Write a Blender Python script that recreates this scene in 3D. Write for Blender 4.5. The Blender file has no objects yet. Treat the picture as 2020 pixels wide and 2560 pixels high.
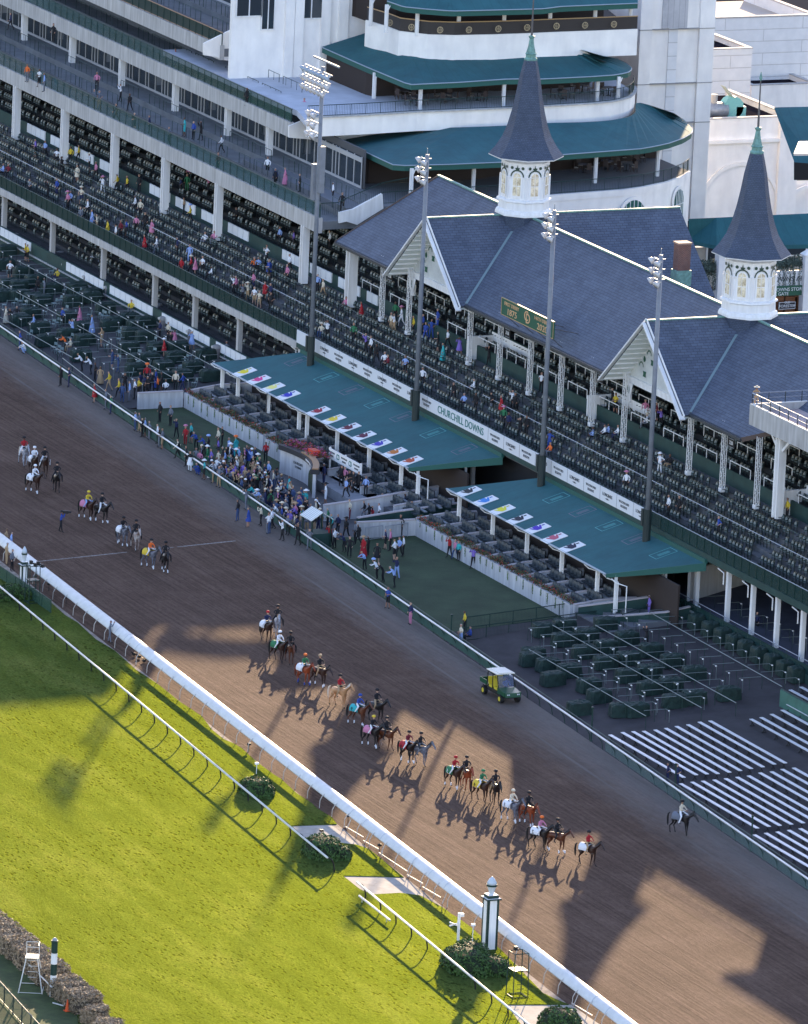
import bpy, bmesh, math, random
from mathutils import Vector, Matrix
random.seed(7)
S = bpy.context.scene
COL = S.collection
PI = math.pi
R = math.radians

# ---------------------------------------------------------------- camera
F_PX = 19821.5
CX, CY = 1010.0, 1280.0
_p, _r, _a = 0.22834035, 0.04508088, -0.43096165
_f = Vector((0, math.cos(_p), -math.sin(_p)))
_u = Vector((0, math.sin(_p), math.cos(_p)))
_x = Vector((1, 0, 0))
_x2 = _x * math.cos(_r) + _u * math.sin(_r)
_u2 = -_x * math.sin(_r) + _u * math.cos(_r)
def _w(v):
    return Vector((-math.sin(_a) * v.x - math.cos(_a) * v.y, math.cos(_a) * v.x - math.sin(_a) * v.y, v.z))
RT, UP, FW = _w(_x2), _w(_u2), _w(_f)
CAM = Vector((532.23, -245.04, 143.0))
cd = bpy.data.cameras.new('camera')
cam = bpy.data.objects.new('camera', cd)
COL.objects.link(cam)
cd.sensor_fit = 'HORIZONTAL'
cd.sensor_width = 36.0
cd.lens = F_PX / 2020 * 36
cd.clip_start = 10
cd.clip_end = 9000
mw = Matrix.Identity(4)
for i in range(3):
    mw[i][0], mw[i][1], mw[i][2], mw[i][3] = RT[i], UP[i], -FW[i], CAM[i]
cam.matrix_world = mw
S.camera = cam

# ---------------------------------------------------------------- sky, sun, exposure
SUN_EL, SUN_AZ = 14.0, 148.6        # degrees; azimuth counted from +X towards +Y
W = bpy.data.worlds.new('World')
S.world = W
W.use_nodes = True
nt = W.node_tree
sky = nt.nodes.new('ShaderNodeTexSky')
sky.sky_type = 'NISHITA'
sky.sun_disc = False
sky.sun_elevation = R(SUN_EL)
sky.sun_rotation = R(90 - SUN_AZ)
sky.air_density = 1.0
sky.dust_density = 0.3
sky.ozone_density = 1.3
bg = nt.nodes['Background']
tint = nt.nodes.new('ShaderNodeMixRGB'); tint.blend_type = 'MULTIPLY'; tint.inputs[0].default_value = 1.0
tint.inputs[2].default_value = (1.06, .94, 1.02, 1)          # white balance of the evening sky light
nt.links.new(sky.outputs[0], tint.inputs[1]); nt.links.new(tint.outputs[0], bg.inputs[0])
bg.inputs[1].default_value = 0.15
sd = bpy.data.lights.new('sun', 'SUN')
sd.energy = 3.95
sd.angle = R(0.5)
sd.color = (1.0, 0.75, 0.47)
so = bpy.data.objects.new('sun', sd)
COL.objects.link(so)
_sv = Vector((math.cos(R(SUN_AZ)) * math.cos(R(SUN_EL)), math.sin(R(SUN_AZ)) * math.cos(R(SUN_EL)), math.sin(R(SUN_EL))))
so.rotation_euler = _sv.to_track_quat('Z', 'Y').to_euler()
so.location = (-200, 150, 120)
S.view_settings.view_transform = 'Standard'
S.view_settings.look = 'None'
S.view_settings.exposure = 1.85
S.view_settings.gamma = 1.0

# ---------------------------------------------------------------- pixel rays of the measured photograph -> world points on real planes
def ray(px, py):
    return RT * ((px - CX) / F_PX) - UP * ((py - CY) / F_PX) + FW
def atz(px, py, z=0.0):
    d = ray(px, py)
    return CAM + d * ((z - CAM.z) / d.z)
def aty(px, py, y):
    d = ray(px, py)
    return CAM + d * ((y - CAM.y) / d.y)
def atx(px, py, x):
    d = ray(px, py)
    return CAM + d * ((x - CAM.x) / d.x)
def on(px, py, h):
    """point where the ray meets the height function h(x, y)"""
    z = 0.0
    for _ in range(40):
        p = atz(px, py, z)
        z = z * 0.5 + h(p.x, p.y) * 0.5
    return atz(px, py, z)
def proj(v):
    d = Vector(v) - CAM
    w = d.dot(FW)
    return CX + F_PX * d.dot(RT) / w, CY - F_PX * d.dot(UP) / w
def inframe(v, m=40):
    a, b = proj(v)
    return -m < a < 2020 + m and -m < b < 2560 + m

# ---------------------------------------------------------------- materials
MATS = {}
def lin(c):
    return tuple(((v / 255) / 12.92 if v / 255 <= .04045 else ((v / 255 + .055) / 1.055) ** 2.4) for v in c)
def mat(name, col, rough=.7, var=.0, vs=3.0, bump=0., bs=20., metal=0., spec=.4, kind=None, col2=None, **k):
    if name in MATS:
        return MATS[name]
    m = bpy.data.materials.new(name)
    m.use_nodes = True
    n, l = m.node_tree.nodes, m.node_tree.links
    b = n['Principled BSDF']
    b.inputs['Roughness'].default_value = rough
    b.inputs['Metallic'].default_value = metal
    b.inputs['Specular IOR Level'].default_value = spec
    tc = n.new('ShaderNodeTexCoord')
    base = None
    c4 = (*col, 1)
    b.inputs['Base Color'].default_value = c4
    def noise(scale, detail=5, src='Object', rough_=.6):
        t = n.new('ShaderNodeTexNoise')
        t.inputs['Scale'].default_value = scale
        t.inputs['Detail'].default_value = detail
        t.inputs['Roughness'].default_value = rough_
        l.new(tc.outputs[src], t.inputs['Vector'])
        return t.outputs[0]
    def ramp(inp, lo, hi, c0, c1):
        r = n.new('ShaderNodeValToRGB')
        r.color_ramp.elements[0].position = lo
        r.color_ramp.elements[1].position = hi
        r.color_ramp.elements[0].color = (*c0, 1)
        r.color_ramp.elements[1].color = (*c1, 1)
        l.new(inp, r.inputs[0])
        return r.outputs[0]
    out = None
    if var > 0 or col2:
        c0 = tuple(v * (1 - var) for v in col)
        c1 = col2 if col2 else tuple(min(1, v * (1 + var)) for v in col)
        out = ramp(noise(vs), .32, .68, c0, c1)
    if kind == 'brick':      # slates / tiles / bricks in metres along the face
        t = n.new('ShaderNodeTexBrick')
        l.new(tc.outputs['UV'], t.inputs['Vector'])
        t.inputs['Scale'].default_value = 1.0
        t.inputs['Brick Width'].default_value = k.get('bw', .5)
        t.inputs['Row Height'].default_value = k.get('rh', .25)
        t.inputs['Mortar Size'].default_value = k.get('ms', .02)
        t.inputs['Bias'].default_value = 0.0
        t.inputs['Color1'].default_value = (*col, 1)
        t.inputs['Color2'].default_value = (*k.get('c2', tuple(v * .72 for v in col)), 1)
        t.inputs['Mortar'].default_value = (*k.get('mc', tuple(v * .35 for v in col)), 1)
        mx = n.new('ShaderNodeMixRGB'); mx.blend_type = 'MULTIPLY'; mx.inputs[0].default_value = k.get('vm', .8)
        l.new(t.outputs[0], mx.inputs[1])
        l.new(ramp(noise(k.get('ns', .8), 6), .25, .75, (.62, .62, .62), (1.25, 1.22, 1.2)), mx.inputs[2])
        out = mx.outputs[0]
        bp = n.new('ShaderNodeBump'); bp.inputs['Strength'].default_value = .7; bp.inputs['Distance'].default_value = .03
        iv = n.new('ShaderNodeMath'); iv.operation = 'SUBTRACT'; iv.inputs[0].default_value = 1
        l.new(t.outputs['Fac'], iv.inputs[1]); l.new(iv.outputs[0], bp.inputs['Height'])
        l.new(bp.outputs[0], b.inputs['Normal'])
    if kind == 'wave':
        t = n.new('ShaderNodeTexWave'); t.bands_direction = k.get('dir', 'X')
        t.inputs['Scale'].default_value = k.get('ws', 1.0); t.inputs['Distortion'].default_value = k.get('wd', 0.)
        l.new(tc.outputs[k.get('wsrc', 'UV')], t.inputs['Vector'])
        out = ramp(t.outputs[0], k.get('w0', .0), k.get('w1', .2), k.get('c2', tuple(v * .75 for v in col)), col)
        mx = n.new('ShaderNodeMixRGB'); mx.blend_type = 'MULTIPLY'; mx.inputs[0].default_value = 1.
        l.new(out, mx.inputs[1]); l.new(ramp(noise(.45, 7, rough_=.7), .3, .7, (.78, .78, .80), (1.18, 1.16, 1.14)), mx.inputs[2]); out = mx.outputs[0]
    if kind == 'weather':    # rain streaks and grime on walls: noise stretched down the face
        mp = n.new('ShaderNodeMapping'); mp.inputs['Scale'].default_value = (k.get('sx', 2.5), k.get('sy', .25), 1)
        l.new(tc.outputs['UV'], mp.inputs[0])
        t = n.new('ShaderNodeTexNoise'); t.inputs['Scale'].default_value = 1; t.inputs['Detail'].default_value = 6
        l.new(mp.outputs[0], t.inputs['Vector'])
        r1 = ramp(t.outputs[0], .35, .72, tuple(min(1, v * 1.05) for v in col), k.get('c2', tuple(v * .7 for v in col)))
        mx = n.new('ShaderNodeMixRGB'); mx.blend_type = 'MULTIPLY'; mx.inputs[0].default_value = .7
        l.new(r1, mx.inputs[1]); l.new(ramp(noise(.35, 4), .3, .7, (.85, .85, .87), (1.08, 1.07, 1.05)), mx.inputs[2])
        out = mx.outputs[0]
    if out:
        l.new(out, b.inputs['Base Color'])
    if bump > 0:
        bp = n.new('ShaderNodeBump'); bp.inputs['Strength'].default_value = bump
        bp.inputs['Distance'].default_value = k.get('bd', .05)
        l.new(noise(bs, 6), bp.inputs['Height'])
        l.new(bp.outputs[0], b.inputs['Normal'])
    if 'alpha' in k:
        b.inputs['Alpha'].default_value = k['alpha']
    if 'trans' in k:
        b.inputs['Transmission Weight'].default_value = k['trans']
    if 'emit' in k:
        b.inputs['Emission Color'].default_value = (*k['emit'], 1)
        b.inputs['Emission Strength'].default_value = k.get('es', 1)
    MATS[name] = m
    return m
def cm(c, rough=.75):
    """plain cloth/paint of an sRGB colour"""
    q = tuple(int(v) for v in c)
    return mat('paint_%d_%d_%d' % q, lin(q), rough)

WHITE = mat('white_paint', (.82, .82, .82), .55, kind='weather', c2=(.70, .69, .67))
WALL = mat('pale_render', (.88, .85, .81), .9, kind='weather', c2=(.83, .80, .76), spec=.1, sx=1.2, sy=.3)
WALL2 = mat('white_panel', (.78, .78, .78), .7, kind='brick', bw=9., rh=1.25, ms=.035, c2=(.76, .76, .76), mc=(.55, .54, .53), vm=.25)
CONC = mat('concrete', (.25, .245, .245), .9, var=.22, vs=.9, bump=.2, bs=8)
CONC2 = mat('pale_concrete', (.50, .49, .48), .85, kind='weather', c2=(.33, .32, .30))
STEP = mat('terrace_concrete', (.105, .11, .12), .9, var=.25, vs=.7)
APRON = mat('apron_concrete', (.050, .050, .056), .9, var=.25, vs=.5, bump=.15, bs=5)
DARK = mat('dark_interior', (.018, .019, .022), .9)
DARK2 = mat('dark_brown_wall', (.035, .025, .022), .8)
GREEN = mat('dark_green_paint', (.010, .036, .030), .5)
GREENW = mat('green_wall', (.018, .052, .046), .7, var=.2, vs=1)
CANOPY = mat('green_canopy', (.020, .104, .122), .85, kind='wave', ws=.35, dir='X', w0=.0, w1=.06, c2=(.016, .095, .11))
CANEDGE = mat('canopy_edge_green', (.018, .095, .078), .6)
SLATE = mat('grey_slate', (.112, .135, .185), .65, kind='brick', bw=.55, rh=.27, ms=.016, c2=(.088, .106, .150), mc=(.042, .05, .07), ns=.5, vm=.6, spec=.25)
SLATES = mat('spire_slate', (.085, .110, .165), .65, kind='brick', bw=.22, rh=.14, ms=.010, c2=(.068, .088, .135), mc=(.035, .045, .065), ns=1.2, vm=.5, spec=.2)
COPPER = mat('green_copper', (.15, .29, .255), .6, var=.3, vs=4)
STEEL = mat('galvanised_steel', (.30, .32, .36), .45, var=.15, vs=3, metal=.3)
POLEM = mat('pole_paint', (.20, .215, .245), .5, var=.12, vs=2)
BLACKG = mat('dark_green_sleeve', (.02, .032, .032), .5)
GLASS = mat('tinted_glass', (.05, .14, .13), .12, alpha=.34, spec=.6)
WIN = mat('window_glass', (.03, .04, .05), .06, spec=.8)
GOLD = mat('gold_trim', (.62, .40, .20), .4, metal=.3)
WOOD = mat('orange_wood', (.36, .20, .10), .5)
RED = mat('red_brick', (.22, .075, .05), .8, kind='brick', bw=.22, rh=.08, ms=.012, c2=(.15, .05, .035), mc=(.22, .2, .19))
TARP = mat('green_tarpaulin', (.009, .028, .024), .7, var=.3, vs=3, bump=.6, bs=5, bd=.12)
SEATG = mat('seat_green', (.012, .026, .026), .45, var=.2, vs=2)
ALU = mat('bleacher_aluminium', (.66, .67, .70), .4, metal=.15, var=.08, vs=2)
BLACK = mat('black_matt', (.012, .012, .013), .6)
SIGNG = mat('sign_green', (.02, .10, .06), .5)

# ---------------------------------------------------------------- mesh builder
class MB:
    def __init__(s):
        s.v, s.f, s.m = [], [], []
    def add(s, vs, fs, mi=0):
        o = len(s.v)
        s.v += [tuple(v) for v in vs]
        for f in fs:
            s.f.append(tuple(i + o for i in f)); s.m.append(mi)
        return s
    def box(s, x0, x1, y0, y1, z0, z1, mi=0):
        vs = [(x0, y0, z0), (x1, y0, z0), (x1, y1, z0), (x0, y1, z0), (x0, y0, z1), (x1, y0, z1), (x1, y1, z1), (x0, y1, z1)]
        return s.add(vs, [(0, 3, 2, 1), (4, 5, 6, 7), (0, 1, 5, 4), (1, 2, 6, 5), (2, 3, 7, 6), (3, 0, 4, 7)], mi)
    def beam(s, a, b, w, h=None, mi=0, up=(0, 0, 1)):
        a, b = Vector(a), Vector(b)
        h = w if h is None else h
        d = (b - a).normalized()
        u = Vector(up)
        if abs(d.dot(u)) > .98: u = Vector((0, 1, 0))
        r = d.cross(u).normalized() * (w / 2)
        t = r.cross(d).normalized() * (h / 2)
        vs = [a - r - t, a + r - t, a + r + t, a - r + t, b - r - t, b + r - t, b + r + t, b - r + t]
        return s.add(vs, [(0, 1, 2, 3), (7, 6, 5, 4), (0, 4, 5, 1), (1, 5, 6, 2), (2, 6, 7, 3), (3, 7, 4, 0)], mi)
    def tube(s, pts, rad, n=6, mi=0, cap=True):
        pts = [Vector(p) for p in pts]
        rs = rad if isinstance(rad, (list, tuple)) else [rad] * len(pts)
        o = len(s.v)
        pr = None
        for i, p in enumerate(pts):
            d = (pts[min(i + 1, len(pts) - 1)] - pts[max(i - 1, 0)]).normalized()
            if pr is None:
                u = Vector((0, 0, 1)) if abs(d.z) < .9 else Vector((1, 0, 0))
                pr = d.cross(u).normalized()
            pr = (pr - d * pr.dot(d)).normalized()
            q = d.cross(pr)
            for k in range(n):
                t = 2 * PI * k / n
                s.v.append(tuple(p + (pr * math.cos(t) + q * math.sin(t)) * rs[i]))
        for i in range(len(pts) - 1):
            for k in range(n):
                a = o + i * n + k; b = o + i * n + (k + 1) % n
                s.f.append((a, b, b + n, a + n)); s.m.append(mi)
        if cap:
            s.f.append(tuple(o + k for k in reversed(range(n)))); s.m.append(mi)
            e = o + (len(pts) - 1) * n
            s.f.append(tuple(e + k for k in range(n))); s.m.append(mi)
        return s
    def lathe(s, prof, n=12, c=(0, 0, 0), mi=0, rot=0., sx=1., sy=1.):
        o = len(s.v)
        for (r, z) in prof:
            for k in range(n):
                t = 2 * PI * k / n + rot
                s.v.append((c[0] + r * math.cos(t) * sx, c[1] + r * math.sin(t) * sy, c[2] + z))
        for i in range(len(prof) - 1):
            for k in range(n):
                a = o + i * n + k; b = o + i * n + (k + 1) % n
                s.f.append((a, b, b + n, a + n)); s.m.append(mi)
        s.f.append(tuple(o + k for k in reversed(range(n)))); s.m.append(mi)
        e = o + (len(prof) - 1) * n
        s.f.append(tuple(e + k for k in range(n))); s.m.append(mi)
        return s
    def prism(s, pts, z0, z1, mi=0):
        """plan polygon (x, y) raised from z0 to z1"""
        n = len(pts)
        ar = sum(pts[i][0] * pts[(i + 1) % n][1] - pts[(i + 1) % n][0] * pts[i][1] for i in range(n))
        if ar < 0: pts = pts[::-1]
        vs = [(p[0], p[1], z0) for p in pts] + [(p[0], p[1], z1) for p in pts]
        fs = [tuple(reversed(range(n))), tuple(range(n, 2 * n))] + [(i, (i + 1) % n, n + (i + 1) % n, n + i) for i in range(n)]
        return s.add(vs, fs, mi)
    def slab(s, quad, t, mi=0):
        """any planar polygon given thickness t along its normal"""
        q = [Vector(p) for p in quad]
        nrm = (q[1] - q[0]).cross(q[2] - q[0]).normalized() * t
        n = len(q)
        vs = q + [p - nrm for p in q]
        fs = [tuple(range(n)), tuple(reversed(range(n, 2 * n)))] + [((i + 1) % n, i, n + i, n + (i + 1) % n) for i in range(n)]
        return s.add(vs, fs, mi)
    def wallpath(s, pts, z0, z1, t=.25, mi=0):
        """wall of thickness t along an open plan path, joined at the bends"""
        P = [Vector((p[0], p[1])) for p in pts]
        off = []
        for i in range(len(P)):
            a = P[max(i - 1, 0)]; b = P[min(i + 1, len(P) - 1)]
            d = (b - a).normalized(); off.append(Vector((-d.y, d.x)) * t / 2)
        L = [P[i] + off[i] for i in range(len(P))]
        Q = [P[i] - off[i] for i in range(len(P))]
        o = len(s.v)
        zz0 = z0 if isinstance(z0, (list, tuple)) else [z0] * len(P)
        zz1 = z1 if isinstance(z1, (list, tuple)) else [z1] * len(P)
        for i in range(len(P)):
            s.v += [(L[i].x, L[i].y, zz0[i]), (Q[i].x, Q[i].y, zz0[i]), (Q[i].x, Q[i].y, zz1[i]), (L[i].x, L[i].y, zz1[i])]
        for i in range(len(P) - 1):
            a = o + 4 * i; b = a + 4
            for k in range(4):
                s.f.append((a + k, a + (k + 1) % 4, b + (k + 1) % 4, b + k)); s.m.append(mi)
        s.f.append((o + 3, o + 2, o + 1, o)); s.m.append(mi)
        e = o + 4 * (len(P) - 1)
        s.f.append((e, e + 1, e + 2, e + 3)); s.m.append(mi)
        return s
    def mesh(s, name, mats, smooth=False):
        me = bpy.data.meshes.new(name)
        me.from_pydata(s.v, [], s.f)
        if not isinstance(mats, (list, tuple)): mats = [mats]
        for m in mats: me.materials.append(m)
        me.polygons.foreach_set('material_index', s.m)
        if smooth: me.polygons.foreach_set('use_smooth', [True] * len(s.f))
        autouv(me)
        me.update()
        return me
    def build(s, name, mats, parent=None, smooth=False, loc=None):
        me = s.mesh(name, mats, smooth)
        o = bpy.data.objects.new(name, me)
        COL.objects.link(o)
        if loc: o.location = loc
        if parent: o.parent = parent
        return o
def autouv(me):
    """face-aligned coordinates in metres: u runs level along the face, v up its slope"""
    uv = me.uv_layers.new(name='UVMap')
    vs = me.vertices
    for p in me.polygons:
        n = p.normal
        if abs(n.z) > .995: u, v = Vector((1, 0, 0)), Vector((0, 1, 0))
        else:
            u = Vector((-n.y, n.x, 0)).normalized(); v = n.cross(u)
        for li in p.loop_indices:
            c = vs[me.loops[li].vertex_index].co
            uv.data[li].uv = (c.dot(u), c.dot(v))
def thing(name, label, cat, loc=(0, 0, 0), rz=0, group=None):
    o = bpy.data.objects.new(name, None)
    COL.objects.link(o)
    o.empty_display_size = .3
    o.location = loc
    o.rotation_euler = (0, 0, rz)
    return tag(o, label, cat, group)
def tag(o, label, cat, group=None, kind=None):
    o['label'] = label; o['category'] = cat
    if group: o['group'] = group
    if kind: o['kind'] = kind
    return o
def struct(o):
    o['kind'] = 'structure'
    return o
def kids(o):
    return [c for c in ALLCH.get(o.name, [])]
def dup(root, loc, rz=0, label=None, group=None, s=1.0):
    r = root.copy(); COL.objects.link(r)
    r.location = loc; r.rotation_euler = (0, 0, rz); r.scale = (s, s, s)
    if label: r['label'] = label
    if group: r['group'] = group
    def rec(a, b):
        for ch in a.children:
            c = ch.copy(); COL.objects.link(c); c.parent = b
            rec(ch, c)
    rec(root, r)
    return r
_txt = {}
def letters(txt, size, mtl, parent, loc, rot, ext=.012, name='lettering', sx=1.0, sp=1.0):
    """solid lettering as mesh; rot = matrix whose columns are text right, text up, text normal"""
    key = (txt, size, sp)
    if key not in _txt:
        c = bpy.data.curves.new('letters', 'FONT')
        c.body = txt; c.size = size; c.extrude = ext; c.align_x = 'CENTER'; c.align_y = 'CENTER'; c.resolution_u = 3; c.space_character = sp
        o = bpy.data.objects.new('letters', c); COL.objects.link(o)
        dg = bpy.context.evaluated_depsgraph_get()
        me = bpy.data.meshes.new_from_object(o.evaluated_get(dg))
        bpy.data.objects.remove(o); bpy.data.curves.remove(c)
        _txt[key] = me
    me = _txt[key].copy()
    me.materials.clear(); me.materials.append(mtl)
    o = bpy.data.objects.new(name, me); COL.objects.link(o)
    m4 = rot.to_4x4(); m4.translation = Vector(loc)
    o.matrix_world = m4 @ Matrix.Diagonal((sx, 1, 1, 1))
    if parent:
        o.parent = parent
        pm = Matrix.LocRotScale(parent.location, parent.rotation_euler, parent.scale)
        o.matrix_parent_inverse = pm.inverted()
    return o
def basis(r, u):
    r = Vector(r).normalized(); u = Vector(u).normalized(); n = r.cross(u)
    return Matrix((r, u, n)).transposed()
FACE_Y = basis((1, 0, 0), (0, 0, 1))      # reads from -Y
FACE_X = basis((0, 1, 0), (0, 0, 1))      # reads from +X

# ---------------------------------------------------------------- ground, track, turf
def yo(x): return 4.38 - .0658 * (x + 96.02)          # outer rail line
def yi(x): return -24.33 - .0689 * (x + 22.25)        # inner rail line
def yt(x): return -30.31 - .0819 * (x + 6.89)         # turf rail line
def apron(x, y):
    if y < yo(x) + 1.2: return 0.0
    return .125 * (y - yo(x) - 1.2) if x > 8 else max(0.0, .125 * (y - yo(x) - 1.8))

def node_mat(name, build):
    m = bpy.data.materials.new(name); m.use_nodes = True
    n, l = m.node_tree.nodes, m.node_tree.links
    build(n, l, n['Principled BSDF'])
    MATS[name] = m
    return m
def _noise(n, l, vec, sc, det=6, ro=.6):
    t = n.new('ShaderNodeTexNoise'); t.inputs['Scale'].default_value = sc; t.inputs['Detail'].default_value = det; t.inputs['Roughness'].default_value = ro
    l.new(vec, t.inputs['Vector']); return t.outputs[0]
def _map(n, l, vec, sc=(1, 1, 1), rz=0.):
    m = n.new('ShaderNodeMapping'); m.inputs['Scale'].default_value = sc; m.inputs['Rotation'].default_value = (0, 0, rz)
    l.new(vec, m.inputs[0]); return m.outputs[0]
def _ramp(n, l, v, st):
    r = n.new('ShaderNodeValToRGB'); e = r.color_ramp.elements
    while len(e) < len(st): e.new(.5)
    for i, (p, c) in enumerate(st):
        e[i].position = p; e[i].color = (*c, 1) if isinstance(c, tuple) else (c, c, c, 1)
    l.new(v, r.inputs[0]); return r.outputs[0]
def _mix(n, l, f, a, b, mode='MIX'):
    m = n.new('ShaderNodeMixRGB'); m.blend_type = mode
    for i, q in enumerate((f, a, b)):
        if isinstance(q, (int, float)): m.inputs[i].default_value = q
        elif isinstance(q, tuple): m.inputs[i].default_value = (*q, 1)
        else: l.new(q, m.inputs[i])
    return m.outputs[0]
def _math(n, l, op, a, b=0.):
    m = n.new('ShaderNodeMath'); m.operation = op
    for i, q in enumerate((a, b)):
        if isinstance(q, (int, float)): m.inputs[i].default_value = q
        else: l.new(q, m.inputs[i])
    return m.outputs[0]
def dirt(n, l, b):
    tc = n.new('ShaderNodeTexCoord').outputs['Object']
    col = _ramp(n, l, _noise(n, l, tc, .22, 8, .65), [(.3, (.136, .086, .066)), (.5, (.166, .106, .080)), (.72, (.208, .136, .104))])
    # drag lines left by the harrow, along the straight
    lines = _noise(n, l, _map(n, l, tc, (.05, 3.4, 1), R(.3)), 1.0, 3, .8)
    col = _mix(n, l, .5, col, _ramp(n, l, lines, [(.38, .55), (.62, 1.35)]), 'MULTIPLY')
    # hoof-churned clods
    clod = _noise(n, l, _map(n, l, tc, (1.0, 2.6, 1)), 1.7, 8, .9)
    col = _mix(n, l, .5, col, _ramp(n, l, clod, [(.38, .35), (.5, 1.0), (.64, 1.5)]), 'MULTIPLY')
    # paler dry sand beside the outer rail and in the gutter by the inner rail
    sp = n.new('ShaderNodeSeparateXYZ'); l.new(tc, sp.inputs[0])
    d = _math(n, l, 'ADD', sp.outputs[1], _math(n, l, 'MULTIPLY', sp.outputs[0], .0658))
    d = _math(n, l, 'ADD', d, _math(n, l, 'MULTIPLY', _math(n, l, 'SUBTRACT', _noise(n, l, _map(n, l, tc, (.5, 1.3, 1)), 1, 6, .8), .5), 5.0))
    edge = _ramp(n, l, _math(n, l, 'MULTIPLY', _math(n, l, 'ADD', d, 8.0), .1), [(.10, 0.), (.62, 1.)])
    col = _mix(n, l, _math(n, l, 'MULTIPLY', edge, .75), col, (.30, .27, .255))
    # wheel marks running beside the rail
    w = _math(n, l, 'ADD', sp.outputs[1], _math(n, l, 'MULTIPLY', sp.outputs[0], .060))
    t1 = _ramp(n, l, _math(n, l, 'ABSOLUTE', _math(n, l, 'ADD', w, 2.9)), [(.05, 1.), (.17, 0.)])
    t2 = _ramp(n, l, _math(n, l, 'ABSOLUTE', _math(n, l, 'ADD', w, 5.0)), [(.05, 1.), (.17, 0.)])
    tr = _math(n, l, 'MULTIPLY', _math(n, l, 'ADD', t1, t2), _ramp(n, l, _noise(n, l, _map(n, l, tc, (.06, .1, 1)), 1, 3), [(.4, 0.), (.6, .8)]))
    col = _mix(n, l, tr, col, (.25, .215, .195))
    l.new(col, b.inputs['Base Color'])
    b.inputs['Roughness'].default_value = .9; b.inputs['Specular IOR Level'].default_value = .06
    h = _math(n, l, 'ADD', _math(n, l, 'MULTIPLY', lines, 1.0), _math(n, l, 'MULTIPLY', clod, .9))
    h = _math(n, l, 'ADD', h, _math(n, l, 'MULTIPLY', _noise(n, l, tc, 6, 4, .7), .35))
    bp = n.new('ShaderNodeBump'); bp.inputs['Strength'].default_value = 1.; bp.inputs['Distance'].default_value = .30
    l.new(h, bp.inputs['Height']); l.new(bp.outputs[0], b.inputs['Normal'])
DIRT = node_mat('harrowed_dirt', dirt)
def grass(n, l, b):
    tc = n.new('ShaderNodeTexCoord').outputs['Object']
    col = _ramp(n, l, _noise(n, l, _map(n, l, tc, (.35, 1, 1), R(4)), .25, 7, .7), [(.3, (.044, .070, .022)), (.5, (.074, .102, .028)), (.72, (.132, .148, .048))])
    tuft = _noise(n, l, _map(n, l, tc, (1.2, 2.2, 1)), 3.0, 6, .8)
    col = _mix(n, l, .75, col, _ramp(n, l, tuft, [(.33, .4), (.5, 1.), (.68, 1.5)]), 'MULTIPLY')
    # mowing bands
    w = n.new('ShaderNodeTexWave'); w.bands_direction = 'Y'; w.inputs['Scale'].default_value = .16; w.inputs['Distortion'].default_value = .6
    l.new(_map(n, l, tc, (1, 1, 1), R(4)), w.inputs['Vector'])
    col = _mix(n, l, .16, col, _ramp(n, l, w.outputs[0], [(.2, .7), (.8, 1.2)]), 'MULTIPLY')
    # divots: torn-up turf showing soil, thickest in the middle of the course
    v = n.new('ShaderNodeTexVoronoi'); v.inputs['Scale'].default_value = 1.35; v.inputs['Randomness'].default_value = 1.
    l.new(_map(n, l, tc, (1.0, 2.3, 1)), v.inputs['Vector'])
    amt = _ramp(n, l, _noise(n, l, tc, .09, 4), [(.35, 0.), (.6, 1.)])
    dv = _math(n, l, 'MULTIPLY', _ramp(n, l, _math(n, l, 'ADD', v.outputs['Distance'], _math(n, l, 'MULTIPLY', tuft, .25)), [(.30, 1.), (.46, 0.)]), amt)
    col = _mix(n, l, _math(n, l, 'MULTIPLY', dv, .85), col, (.030, .038, .012))
    l.new(col, b.inputs['Base Color'])
    b.inputs['Roughness'].default_value = .55; b.inputs['Specular IOR Level'].default_value = .0; b.inputs['Metallic'].default_value = .13; b.inputs['Specular Tint'].default_value = (.9, 1., .3, 1)
    h = _math(n, l, 'SUBTRACT', _math(n, l, 'MULTIPLY', tuft, .8), _math(n, l, 'MULTIPLY', dv, 1.0))
    h = _math(n, l, 'ADD', h, _math(n, l, 'MULTIPLY', _noise(n, l, tc, 14, 3, .8), .35))
    bp = n.new('ShaderNodeBump'); bp.inputs['Strength'].default_value = 1.; bp.inputs['Distance'].default_value = .11
    l.new(h, bp.inputs['Height']); l.new(bp.outputs[0], b.inputs['Normal'])
GRASS = node_mat('turf_grass', grass)
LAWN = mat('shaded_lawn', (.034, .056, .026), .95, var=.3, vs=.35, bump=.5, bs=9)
SAND = mat('gutter_sand', (.30, .245, .20), .95, var=.35, vs=1.6, bump=.8, bs=7, bd=.1)
CRACKC = mat('weathered_path', (.34, .31, .275), .9, var=.18, vs=1.2, bump=.3, bs=6)

def strip(name, f0, f1, x0, x1, z, m, n=1):
    mb = MB(); vs = []; fs = []
    for i in range(n + 1):
        x = x0 + (x1 - x0) * i / n
        vs += [(x, f0(x), z), (x, f1(x), z)]
    for i in range(n): fs.append((2 * i, 2 * i + 2, 2 * i + 3, 2 * i + 1))
    mb.add(vs, fs)
    return mb.build(name, m)
g = MB(); g.add([(-3000, -3000, -.03), (3000, -3000, -.03), (3000, 3000, -.03), (-3000, 3000, -.03)], [(0, 1, 2, 3)])
struct(g.build('ground', mat('far_ground', (.04, .04, .045), .95, var=.2, vs=.01, spec=0.)))
X0, X1 = -260, 330
struct(strip('dirt_track', lambda x: yi(x) - 1.0, lambda x: yo(x) + .6, X0, X1, 0.0, DIRT, 1))
struct(strip('gutter', lambda x: yi(x) - 6.5, lambda x: yi(x) - .95, X0, X1, .004, SAND, 1))
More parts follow.
